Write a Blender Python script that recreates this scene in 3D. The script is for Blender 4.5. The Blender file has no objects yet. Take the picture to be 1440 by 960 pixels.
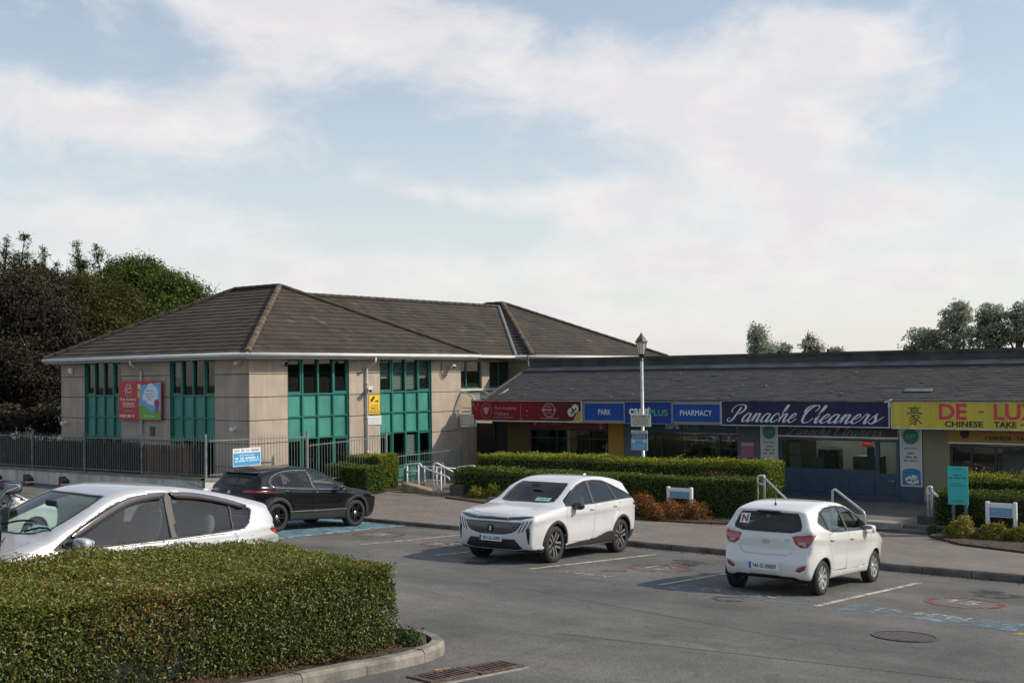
import bpy, bmesh, math, random
import numpy as np
from mathutils import Vector, Matrix
from mathutils.bvhtree import BVHTree

random.seed(7)
RNG = np.random.default_rng(11)
SC = bpy.context.scene
COL = SC.collection
R = math.radians

# ---------------------------------------------------------------- camera
YAW, PITCH, ROLL, FPX = 0.654656, 0.028667, 0.012852, 1680.08
CAMZ = 3.8
CAM = Vector((0, 0, CAMZ))
_d = Vector((-math.sin(YAW)*math.cos(PITCH), math.cos(YAW)*math.cos(PITCH), math.sin(PITCH)))
_r0 = Vector((math.cos(YAW), math.sin(YAW), 0))
_u0 = _r0.cross(_d)
_r = math.cos(ROLL)*_r0 - math.sin(ROLL)*_u0
_u = math.sin(ROLL)*_r0 + math.cos(ROLL)*_u0
cam = bpy.data.cameras.new('camera')
cam.sensor_width = 36.0
cam.lens = 36.0*FPX/1440.0
cam.clip_start = 0.1
cam.clip_end = 3000
camo = bpy.data.objects.new('camera', cam)
camo.matrix_world = Matrix(((_r.x, _u.x, -_d.x, 0), (_r.y, _u.y, -_d.y, 0), (_r.z, _u.z, -_d.z, CAMZ), (0, 0, 0, 1)))
COL.objects.link(camo)
SC.camera = camo

# ---------------------------------------------------------------- light
SUN_EL, SUN_AX, SUN_AY = R(36), 0.80, 0.60          # azimuth towards the sun (right of the view)
sun = bpy.data.lights.new('sun', 'SUN')
sun.energy = 4.2
sun.angle = R(0.6)
sun.color = (1.0, 0.90, 0.74)
suno = bpy.data.objects.new('sun', sun)
_n = math.hypot(SUN_AX, SUN_AY)
SUND = Vector((SUN_AX/_n*math.cos(SUN_EL), SUN_AY/_n*math.cos(SUN_EL), math.sin(SUN_EL)))
suno.rotation_euler = SUND.to_track_quat('Z', 'Y').to_euler()
COL.objects.link(suno)
SC.view_settings.view_transform = 'Standard'
SC.view_settings.look = 'None'
SC.view_settings.exposure = 0.0
SC.view_settings.gamma = 1.0
SC.view_settings.use_curve_mapping = False

W = bpy.data.worlds.new('World')
SC.world = W
W.use_nodes = True
nt = W.node_tree
nt.nodes.clear()
def wn(t, **k):
    n = nt.nodes.new(t)
    for a, b in k.items(): setattr(n, a, b)
    return n
def wl(a, b): nt.links.new(a, b)
def wmath(op, a, b=None, c=None):
    n = wn('ShaderNodeMath', operation=op)
    for i, v in enumerate((a, b, c)):
        if v is None: continue
        if isinstance(v, (int, float)): n.inputs[i].default_value = v
        else: wl(v, n.inputs[i])
    return n.outputs[0]
sky = wn('ShaderNodeTexSky', sky_type='NISHITA')
sky.sun_disc = False
sky.sun_elevation = SUN_EL
sky.sun_rotation = math.atan2(SUN_AX, SUN_AY)
sky.altitude = 30
sky.air_density = 1.25
sky.dust_density = 0.7
sky.ozone_density = 1.0
tc = wn('ShaderNodeTexCoord')
sep = wn('ShaderNodeSeparateXYZ')
wl(tc.outputs['Generated'], sep.inputs[0])
az = wmath('ARCTAN2', sep.outputs[0], sep.outputs[1])
el = wmath('ARCSINE', sep.outputs[2])
# cloud noise on a flat layer so that clouds flatten towards the horizon
zz = wmath('ADD', wmath('MAXIMUM', sep.outputs[2], 0.0), 0.16)
cu = wmath('DIVIDE', sep.outputs[0], zz)
cv = wmath('DIVIDE', sep.outputs[1], zz)
comb = wn('ShaderNodeCombineXYZ')
wl(cu, comb.inputs[0]); wl(cv, comb.inputs[1])
def wnoise(vec, scale, detail, rough, dist=0.0):
    n = wn('ShaderNodeTexNoise')
    n.inputs['Scale'].default_value = scale
    n.inputs['Detail'].default_value = detail
    n.inputs['Roughness'].default_value = rough
    n.inputs['Distortion'].default_value = dist
    wl(vec, n.inputs['Vector'])
    return n.outputs[0]
comb2 = wn('ShaderNodeCombineXYZ')
wl(az, comb2.inputs[0]); wl(wmath('MULTIPLY', el, 1.8), comb2.inputs[1])
n1 = wnoise(comb.outputs[0], 1.1, 10, 0.58, 0.25)
n2 = wnoise(comb2.outputs[0], 10.0, 11, 0.60, 0.35)
n3 = wnoise(comb2.outputs[0], 16.0, 8, 0.55, 0.2)
nmix = wmath('ADD', wmath('MULTIPLY', n1, 0.35), wmath('MULTIPLY', n2, 0.65))
# cloud banks: (azimuth deg from +Y towards +X, elevation deg, half width, half height, tilt, weight)
BANKS = [
    (-45.0, 16.6, 9.5, 3.4, -0.22, 1.0), (-53.0, 18.6, 6.0, 1.6, -0.1, 0.7), (-55.5, 11.9, 8.0, 1.5, -0.13, 0.95), (-29.8, 13.0, 4.8, 2.7, -0.1, 1.0), (-24.6, 10.3, 3.6, 2.0, -0.05, 1.0),
    (-32.4, 8.0, 4.6, 1.6, 0.0, 0.95), (-21.5, 14.4, 4.6, 2.3, -0.30, 0.95), (-20.5, 7.4, 5.5, 1.6, 0.0, 1.0), (-56.5, 7.3, 8.0, 1.6, -0.05, 0.8), (-40.0, 8.6, 4.5, 0.9, -0.15, 0.55), (-29.5, 5.2, 6.5, 1.2, 0.0, 1.0), (-46.0, 4.6, 9.0, 1.3, 0.0, 0.8), (-18.0, 4.2, 7.0, 1.2, 0.0, 0.9), (-34.0, 2.6, 8.0, 1.0, 0.0, 0.8), (-13.0, 18.0, 5.0, 2.0, 0.0, 0.6)]
acc = None
for (a0, e0, sa, se, tl, wgt) in BANKS:
    da = wmath('SUBTRACT', az, R(a0))
    de = wmath('SUBTRACT', wmath('SUBTRACT', el, R(e0)), wmath('MULTIPLY', da, tl))
    q = wmath('ADD', wmath('POWER', wmath('ABSOLUTE', wmath('DIVIDE', da, R(sa))), 2.0), wmath('POWER', wmath('ABSOLUTE', wmath('DIVIDE', de, R(se))), 2.0))
    g = wmath('MULTIPLY', wmath('EXPONENT', wmath('MULTIPLY', q, -1.0)), wgt)
    acc = g if acc is None else wmath('ADD', acc, g)
acc = wmath('MINIMUM', acc, 1.1)
dens = wmath('ADD', wmath('MULTIPLY', acc, 0.34), nmix)
mr = wn('ShaderNodeMapRange', interpolation_type='SMOOTHSTEP')
wl(dens, mr.inputs[0])
mr.inputs[1].default_value = 0.53
mr.inputs[2].default_value = 0.83
mr.inputs[3].default_value = 0.0
mr.inputs[4].default_value = 0.92
hz = wn('ShaderNodeMapRange', interpolation_type='SMOOTHSTEP')    # pale band of haze over the horizon
wl(el, hz.inputs[0])
hz.inputs[1].default_value = R(-1); hz.inputs[2].default_value = R(17)
hz.inputs[3].default_value = 0.66; hz.inputs[4].default_value = 0.25
CLOUDC = (7.1, 6.85, 6.75, 1)
CLOUDS = (6.2, 6.0, 6.15, 1)
HAZEC = (6.6, 6.75, 7.05, 1)
m1 = wn('ShaderNodeMix', data_type='RGBA'); m1.inputs[7].default_value = HAZEC
wl(hz.outputs[0], m1.inputs[0]); wl(sky.outputs[0], m1.inputs[6])
m2 = wn('ShaderNodeMix', data_type='RGBA'); 
mc = wn('ShaderNodeMix', data_type='RGBA'); mc.inputs[6].default_value = CLOUDC; mc.inputs[7].default_value = CLOUDS      # brighter rims, greyer thick parts
sh = wn('ShaderNodeMapRange', interpolation_type='SMOOTHSTEP'); wl(wmath('ADD', wmath('MULTIPLY', n3, 0.55), wmath('MULTIPLY', dens, 0.6)), sh.inputs[0]); sh.inputs[1].default_value = 0.60; sh.inputs[2].default_value = 0.86
wl(sh.outputs[0], mc.inputs[0]); wl(mc.outputs[2], m2.inputs[7])
wl(mr.outputs[0], m2.inputs[0]); wl(m1.outputs[2], m2.inputs[6])
# thin cloud is brighter close to the sun (forward scattering)
dot = wn('ShaderNodeVectorMath', operation='DOT_PRODUCT'); wl(tc.outputs['Generated'], dot.inputs[0]); dot.inputs[1].default_value = SUND
aur = wmath('ADD', 1.0, wmath('MULTIPLY', wmath('MULTIPLY', wmath('POWER', wmath('MAXIMUM', dot.outputs['Value'], 0.0), 14.0), 3.2), wmath('ADD', wmath('MULTIPLY', mr.outputs[0], 0.85), 0.15)))
vs = wn('ShaderNodeVectorMath', operation='SCALE'); wl(m2.outputs[2], vs.inputs[0]); wl(aur, vs.inputs[3])
bg = wn('ShaderNodeBackground'); bg.inputs[1].default_value = 0.13
wl(vs.outputs[0], bg.inputs[0])
wo = wn('ShaderNodeOutputWorld'); wl(bg.outputs[0], wo.inputs[0])

# ---------------------------------------------------------------- geometry of the view (places measured on real planes)
def ray(px, py): return _d + _r*((px-720)/FPX) + _u*((480-py)/FPX)
def at_y(px, py, Y):
    v = ray(px, py); return CAM + v*(Y/v.y)
def at_x(px, py, X):
    v = ray(px, py); return CAM + v*(X/v.x)
def at_z(px, py, z):
    v = ray(px, py); return CAM + v*((z-CAMZ)/v.z)
def at_d(px, py, d): return CAM + ray(px, py)*d
def sst(t):
    t = max(0.0, min(1.0, t)); return t*t*(3-2*t)
KERB_Y = 23.1
def park_z(x, y):
    yy = max(y, 0.0)
    z = 1.153 - 0.00308*x - 0.05548*yy
    z += 0.30*sst((16-yy)/4.5)*sst((-11.2-x)/2.0)
    z += 0.35*sst((-28-x)/6)*sst((yy-14)/6)
    return z
def path_z(x, y):
    k = sst((x+25)/11)
    z = 0.03 + max(0, min(1, (y-KERB_Y)/6.4))*(-0.05-0.36*k)
    z += 0.33*sst((-28.6-x)/5)
    return z
def on_fn(px, py, fn, dz=0.0):
    z = 0.0
    for _ in range(25):
        P = at_z(px, py, z+dz); z = 0.5*z + 0.5*fn(P.x, P.y)
    return at_z(px, py, z+dz)
def on_park(px, py, dz=0.0): return on_fn(px, py, park_z, dz)
def on_path(px, py, dz=0.0): return on_fn(px, py, path_z, dz)

# ---------------------------------------------------------------- materials
MATS = {}
def mat(name, col, rough=0.6, metal=0.0, var=0.0, vscale=4.0, bump=0.0, bscale=60.0, spec=0.5, coat=0.0, col2=None, attr=None, emit=None, trans=0.0, detail=6, obj=False, streak=0.0, orand=0.0):
    if name in MATS: return MATS[name]
    m = bpy.data.materials.new(name); m.use_nodes = True
    t = m.node_tree; b = t.nodes['Principled BSDF']
    b.inputs['Base Color'].default_value = (*col, 1)
    b.inputs['Roughness'].default_value = rough
    b.inputs['Metallic'].default_value = metal
    b.inputs['Specular IOR Level'].default_value = spec
    b.inputs['Coat Weight'].default_value = coat
    b.inputs['Coat Roughness'].default_value = 0.10
    if emit:
        b.inputs['Emission Color'].default_value = (*emit[0], 1); b.inputs['Emission Strength'].default_value = emit[1]
    geo = t.nodes.new('ShaderNodeNewGeometry')
    pos = geo.outputs['Position']
    if obj: pos = t.nodes.new('ShaderNodeTexCoord').outputs['Object']
    cout = None
    if var > 0 or col2:
        n = t.nodes.new('ShaderNodeTexNoise'); n.inputs['Scale'].default_value = vscale; n.inputs['Detail'].default_value = detail; n.inputs['Roughness'].default_value = 0.62
        t.links.new(pos, n.inputs['Vector'])
        r = t.nodes.new('ShaderNodeValToRGB')
        c2 = col2 or tuple(min(1, c*(1+var)) for c in col)
        c1 = col if col2 else tuple(c*(1-var) for c in col)
        r.color_ramp.elements[0].position = 0.34; r.color_ramp.elements[1].position = 0.66
        r.color_ramp.elements[0].color = (*c1, 1); r.color_ramp.elements[1].color = (*c2, 1)
        t.links.new(n.outputs[0], r.inputs[0]); cout = r.outputs[0]
    if attr:                                     # per-piece tint stored on the faces
        at = t.nodes.new('ShaderNodeAttribute'); at.attribute_name = 'tint'
        r2 = t.nodes.new('ShaderNodeValToRGB')
        es = r2.color_ramp.elements
        es[0].color = (*attr[0], 1); es[1].color = (*attr[-1], 1)
        for i, c in enumerate(attr[1:-1]):
            e = es.new((i+1)/(len(attr)-1)); e.color = (*c, 1)
        t.links.new(at.outputs['Fac'], r2.inputs[0])
        if cout is not None:
            mx = t.nodes.new('ShaderNodeMix'); mx.data_type = 'RGBA'; mx.blend_type = 'MULTIPLY'; mx.inputs[0].default_value = 1.0
            t.links.new(r2.outputs[0], mx.inputs[6]); t.links.new(cout, mx.inputs[7]); cout = mx.outputs[2]
        else: cout = r2.outputs[0]
    if orand > 0:                                # every piece a little lighter or darker than its neighbour
        oi = t.nodes.new('ShaderNodeObjectInfo'); mr_ = t.nodes.new('ShaderNodeMapRange'); mr_.inputs[3].default_value = 1-orand; mr_.inputs[4].default_value = 1+orand; t.links.new(oi.outputs['Random'], mr_.inputs[0])
        vm = t.nodes.new('ShaderNodeVectorMath'); vm.operation = 'SCALE'; t.links.new(mr_.outputs[0], vm.inputs[3])
        if cout is not None: t.links.new(cout, vm.inputs[0])
        else: vm.inputs[0].default_value = col
        cout = vm.outputs[0]
    if streak > 0:                               # rain streaks and grime
        mp = t.nodes.new('ShaderNodeMapping'); mp.inputs['Scale'].default_value = (2.6, 2.6, .22); t.links.new(pos, mp.inputs[0])
        n = t.nodes.new('ShaderNodeTexNoise'); n.inputs['Scale'].default_value = 1.6; n.inputs['Detail'].default_value = 8; n.inputs['Roughness'].default_value = .65; t.links.new(mp.outputs[0], n.inputs['Vector'])
        r3 = t.nodes.new('ShaderNodeValToRGB'); r3.color_ramp.elements[0].position = .36; r3.color_ramp.elements[1].position = .60; q = 1-streak
        r3.color_ramp.elements[0].color = (q, q, q, 1); r3.color_ramp.elements[1].color = (1.04, 1.04, 1.04, 1); t.links.new(n.outputs[0], r3.inputs[0])
        mx = t.nodes.new('ShaderNodeMix'); mx.data_type = 'RGBA'; mx.blend_type = 'MULTIPLY'; mx.inputs[0].default_value = 1.0
        if cout is not None: t.links.new(cout, mx.inputs[6])
        else: mx.inputs[6].default_value = (*col, 1)
        t.links.new(r3.outputs[0], mx.inputs[7]); cout = mx.outputs[2]
    if cout is not None: t.links.new(cout, b.inputs['Base Color'])
    if bump > 0:
        n = t.nodes.new('ShaderNodeTexNoise'); n.inputs['Scale'].default_value = bscale; n.inputs['Detail'].default_value = 4
        t.links.new(pos, n.inputs['Vector'])
        bp = t.nodes.new('ShaderNodeBump'); bp.inputs['Strength'].default_value = bump; bp.inputs['Distance'].default_value = 0.02
        t.links.new(n.outputs[0], bp.inputs['Height']); t.links.new(bp.outputs[0], b.inputs['Normal'])
    if trans > 0:                                # thin leaves let some light through
        tr = t.nodes.new('ShaderNodeBsdfTranslucent')
        if cout is not None: t.links.new(cout, tr.inputs['Color'])
        else: tr.inputs['Color'].default_value = (*col, 1)
        mx = t.nodes.new('ShaderNodeMixShader'); mx.inputs[0].default_value = trans
        out = t.nodes['Material Output']
        t.links.new(b.outputs[0], mx.inputs[1]); t.links.new(tr.outputs[0], mx.inputs[2]); t.links.new(mx.outputs[0], out.inputs[0])
    MATS[name] = m
    return m
def glass_mat(name, tint, through=0.75, rough=0.02, ior=1.5):
    if name in MATS: return MATS[name]
    m = bpy.data.materials.new(name); m.use_nodes = True
    t = m.node_tree; t.nodes.clear()
    tr = t.nodes.new('ShaderNodeBsdfTransparent'); tr.inputs[0].default_value = (*[c*through for c in tint], 1)
    gl = t.nodes.new('ShaderNodeBsdfGlossy'); gl.inputs['Roughness'].default_value = rough
    fr = t.nodes.new('ShaderNodeFresnel'); fr.inputs[0].default_value = ior
    mx = t.nodes.new('ShaderNodeMixShader'); o = t.nodes.new('ShaderNodeOutputMaterial')
    gb_ = t.nodes.new('ShaderNodeNewGeometry'); k1 = t.nodes.new('ShaderNodeMath'); k1.operation = 'SUBTRACT'; k1.inputs[0].default_value = 1.0; t.links.new(gb_.outputs['Backfacing'], k1.inputs[1])
    k2 = t.nodes.new('ShaderNodeMath'); k2.operation = 'MULTIPLY'; t.links.new(fr.outputs[0], k2.inputs[0]); t.links.new(k1.outputs[0], k2.inputs[1])      # the far face of a pane only lets light through
    t.links.new(k2.outputs[0], mx.inputs[0]); t.links.new(tr.outputs[0], mx.inputs[1]); t.links.new(gl.outputs[0], mx.inputs[2]); t.links.new(mx.outputs[0], o.inputs[0])
    MATS[name] = m
    return m

# ---------------------------------------------------------------- mesh helpers
class MB:
    """collects simple shapes into one mesh"""
    def __init__(s): s.v = []; s.f = []; s.mi = []; s.m = 0; s.tint = []; s.t = 0.5
    def add(s, vs, fs):
        o = len(s.v); s.v += [tuple(p) for p in vs]
        for f in fs: s.f.append(tuple(i+o for i in f)); s.mi.append(s.m); s.tint.append(s.t)
        return s
    def quad(s, a, b, c, d): return s.add([a, b, c, d], [(0, 1, 2, 3)])
    def poly(s, pts): return s.add(pts, [tuple(range(len(pts)))])
    def box(s, x0, x1, y0, y1, z0, z1):
        v = [(x, y, z) for x in (x0, x1) for y in (y0, y1) for z in (z0, z1)]
        return s.add(v, [(0, 1, 3, 2), (4, 6, 7, 5), (0, 4, 5, 1), (2, 3, 7, 6), (0, 2, 6, 4), (1, 5, 7, 3)])
    def cbox(s, x0, x1, y0, y1, z0, z1, c=0.01):      # box with chamfered edges
        bm = bmesh.new(); bmesh.ops.create_cube(bm, size=1.0)
        for v in bm.verts: v.co = ((x0+x1)/2+v.co.x*(x1-x0), (y0+y1)/2+v.co.y*(y1-y0), (z0+z1)/2+v.co.z*(z1-z0))
        bmesh.ops.bevel(bm, geom=bm.edges[:], offset=c, segments=1, affect='EDGES')
        return s.bm(bm)
    def bm(s, bm, M=None):
        bm.verts.index_update()
        s.add([(M @ v.co if M else v.co) for v in bm.verts], [[v.index for v in f.verts] for f in bm.faces]); bm.free()
        return s
    def obox(s, c, ax, ay, az, hx, hy, hz):            # oriented box
        c = Vector(c); ax, ay, az = Vector(ax), Vector(ay), Vector(az)
        v = [c+ax*(hx*i)+ay*(hy*j)+az*(hz*k) for i in (-1, 1) for j in (-1, 1) for k in (-1, 1)]
        return s.add(v, [(0, 1, 3, 2), (4, 6, 7, 5), (0, 4, 5, 1), (2, 3, 7, 6), (0, 2, 6, 4), (1, 5, 7, 3)])
    def prism(s, pts, vec):
        n = len(pts); vec = Vector(vec); a = [Vector(p) for p in pts]; b = [p+vec for p in a]
        return s.add(a+b, [tuple(range(n))[::-1], tuple(range(n, 2*n))]+[(i, (i+1) % n, n+(i+1) % n, n+i) for i in range(n)])
    def tube(s, path, r, n=8, cap=True):
        path = [Vector(p) for p in path]; k = len(path)
        rs = r if isinstance(r, (list, tuple)) else [r]*k
        up = None; vs = []
        for i, p in enumerate(path):
            t = (path[min(i+1, k-1)]-path[max(i-1, 0)]).normalized()
            if up is None: up = Vector((0, 0, 1)) if abs(t.z) < 0.9 else Vector((1, 0, 0))
            a = (up-t*up.dot(t)).normalized(); b = t.cross(a); up = a
            for j in range(n):
                th = 2*math.pi*j/n; vs.append(p+(a*math.cos(th)+b*math.sin(th))*rs[i])
        fs = [(i*n+j, i*n+(j+1) % n, (i+1)*n+(j+1) % n, (i+1)*n+j) for i in range(k-1) for j in range(n)]
        if cap: fs += [tuple(range(n))[::-1], tuple(range((k-1)*n, k*n))]
        return s.add(vs, fs)
    def lathe(s, prof, c=(0, 0, 0), axis='z', n=24, cap=True):
        vs = []; k = len(prof)
        for (r, h) in prof:
            for j in range(n):
                th = 2*math.pi*j/n; a, b = r*math.cos(th), r*math.sin(th)
                p = {'z': (a, b, h), 'y': (a, h, b), 'x': (h, a, b)}[axis]
                vs.append((p[0]+c[0], p[1]+c[1], p[2]+c[2]))
        fs = [(i*n+j, i*n+(j+1) % n, (i+1)*n+(j+1) % n, (i+1)*n+j) for i in range(k-1) for j in range(n)]
        if cap: fs += [tuple(range(n))[::-1], tuple(range((k-1)*n, k*n))]
        return s.add(vs, fs)
    def mesh(s, name, mats, smooth=False, tint=False, fix=True):
        me = bpy.data.meshes.new(name)
        me.from_pydata(s.v, [], s.f)
        for m in (mats if isinstance(mats, (list, tuple)) else [mats]): me.materials.append(m)
        if any(s.mi): me.polygons.foreach_set('material_index', s.mi)
        if tint:
            a = me.attributes.new('tint', 'FLOAT', 'FACE'); a.data.foreach_set('value', s.tint)
        if fix:
            b = bmesh.new(); b.from_mesh(me); bmesh.ops.recalc_face_normals(b, faces=b.faces[:]); b.to_mesh(me); b.free()
        if smooth: me.polygons.foreach_set('use_smooth', [True]*len(me.polygons))
        me.update()
        return me
def put(name, me, parent=None, M=None):
    o = bpy.data.objects.new(name, me); COL.objects.link(o)
    if parent is not None:
        o.parent = parent
        if M is None: o.matrix_parent_inverse = parent_world(parent).inverted()
    if M is not None: o.matrix_basis = M
    return o
def parent_world(o):
    M = o.matrix_basis.copy(); p = o
    while p.parent is not None:
        M = p.matrix_parent_inverse @ M; p = p.parent; M = p.matrix_basis @ M
    return M
def tag(o, label=None, cat=None, group=None, kind=None):
    if label: o['label'] = label
    if cat: o['category'] = cat
    if group: o['group'] = group
    if kind: o['kind'] = kind
    return o
def thing(name, label, cat, loc=(0, 0, 0), group=None):
    o = bpy.data.objects.new(name, None); o.location = loc; o.empty_display_size = 0.2
    COL.objects.link(o); return tag(o, label, cat, group)
def part(name, mb, m, parent, smooth=False, label=None, tint=False, kind=None, fix=True):
    o = put(name, mb.mesh(name, m, smooth, tint, fix), parent); return tag(o, label, None, None, kind)
def solo(name, mb, m, label, cat, group=None, smooth=False, tint=False, kind=None):
    o = put(name, mb.mesh(name, m, smooth, tint)); return tag(o, label, cat, group, kind)
def struct(name, mb, m, smooth=False, parent=None):
    o = put(name, mb.mesh(name, m, smooth), parent)
    if parent is None: o['kind'] = 'structure'
    return o
def smooth_path(pts, k=6):
    pts = [Vector(p) for p in pts]; out = []
    for i in range(len(pts)-1):
        p0 = pts[max(i-1, 0)]; p1 = pts[i]; p2 = pts[i+1]; p3 = pts[min(i+2, len(pts)-1)]
        for j in range(k):
            t = j/k
            out.append(0.5*((2*p1)+(p2-p0)*t+(2*p0-5*p1+4*p2-p3)*t*t+(3*p1-p0-3*p2+p3)*t**3))
    out.append(pts[-1]); return out
def round_path(pts, r=0.08, k=4):                     # straight runs with rounded bends
    pts = [Vector(p) for p in pts]; out = [pts[0]]
    for i in range(1, len(pts)-1):
        a, b, c = pts[i-1], pts[i], pts[i+1]
        u = (a-b); v = (c-b); d = min(r, u.length*0.45, v.length*0.45)
        p = b+u.normalized()*d; q = b+v.normalized()*d
        for j in range(k+1):
            t = j/k; out.append((1-t)**2*p+2*t*(1-t)*b+t*t*q)
    out.append(pts[-1]); return out
def copy_tree(o, parent=None):
    c = o.copy(); COL.objects.link(c)
    if parent is not None: c.parent = parent; c.matrix_parent_inverse = o.matrix_parent_inverse.copy()
    for ch in [x for x in o.children]: copy_tree(ch, c)
    return c

# lettering: flat letters standing a few millimetres proud of their board
def text_mb(body, size, bold=0.0, spacing=1.0, align='CENTER', depth=0.002, shear=0.0):
    cu = bpy.data.curves.new('t', 'FONT'); cu.body = body; cu.size = size; cu.extrude = depth; cu.offset = bold
    cu.align_x = align; cu.align_y = 'CENTER'; cu.space_character = spacing; cu.resolution_u = 3; cu.shear = shear
    o = bpy.data.objects.new('t', cu); COL.objects.link(o)
    bpy.context.view_layer.update()
    me = bpy.data.meshes.new_from_object(o.evaluated_get(bpy.context.evaluated_depsgraph_get()))
    mb = MB(); mb.add([v.co[:] for v in me.vertices], [tuple(p.vertices) for p in me.polygons])
    bpy.data.objects.remove(o); bpy.data.curves.remove(cu); bpy.data.meshes.remove(me)
    return mb
def place(mb, origin, ex, ey):
    """map a flat drawing (x right, y up, z towards the reader) onto a board"""
    ex, ey = Vector(ex).normalized(), Vector(ey).normalized(); ez = ex.cross(ey); o = Vector(origin)
    mb.v = [tuple(o+ex*x+ey*y+ez*z) for (x, y, z) in mb.v]
    return mb
def fit_text(body, width, height, **k):
    mb = text_mb(body, 1.0, **k)
    xs = [v[0] for v in mb.v]; ys = [v[1] for v in mb.v]
    sx = width/(max(xs)-min(xs)); sy = height/(max(ys)-min(ys)); cx = (max(xs)+min(xs))/2; cy = (max(ys)+min(ys))/2
    mb.v = [((x-cx)*sx, (y-cy)*sy, z) for (x, y, z) in mb.v]
    return mb
def print_lines(mb, x0, x1, y, h, seed=0, n=None, z=0.002):
    """a line of small print too small to read: runs of letter-sized dashes with word gaps"""
    rg = random.Random(seed); x = x0; w = h*0.75; k = rg.randint(3, 7)
    while x < x1-w*0.5:
        mb.box(x, x+w*rg.uniform(.55, .9), y-h*rg.uniform(.35, .5), y+h*rg.uniform(.35, .5), -0.001, z); x += w; k -= 1
        if k == 0: x += w*0.9; k = rg.randint(2, 8)
    return mb
def ellipse(mb, cx, cy, rx, ry, z=0.0, n=28, d=0.002):
    return mb.prism([(cx+rx*math.cos(2*math.pi*i/n), cy+ry*math.sin(2*math.pi*i/n), z) for i in range(n)], (0, 0, d))
def ring(mb, cx, cy, ro, ri, z=0.0, n=36, a0=0, a1=2*math.pi, sy=1.0, d=0.002):
    for i in range(n):
        a, b = a0+(a1-a0)*i/n, a0+(a1-a0)*(i+1)/n
        mb.prism([(cx+ri*math.cos(a), cy+ri*sy*math.sin(a), z), (cx+ro*math.cos(a), cy+ro*sy*math.sin(a), z), (cx+ro*math.cos(b), cy+ro*sy*math.sin(b), z), (cx+ri*math.cos(b), cy+ri*sy*math.sin(b), z)], (0, 0, d))
    return mb
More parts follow.
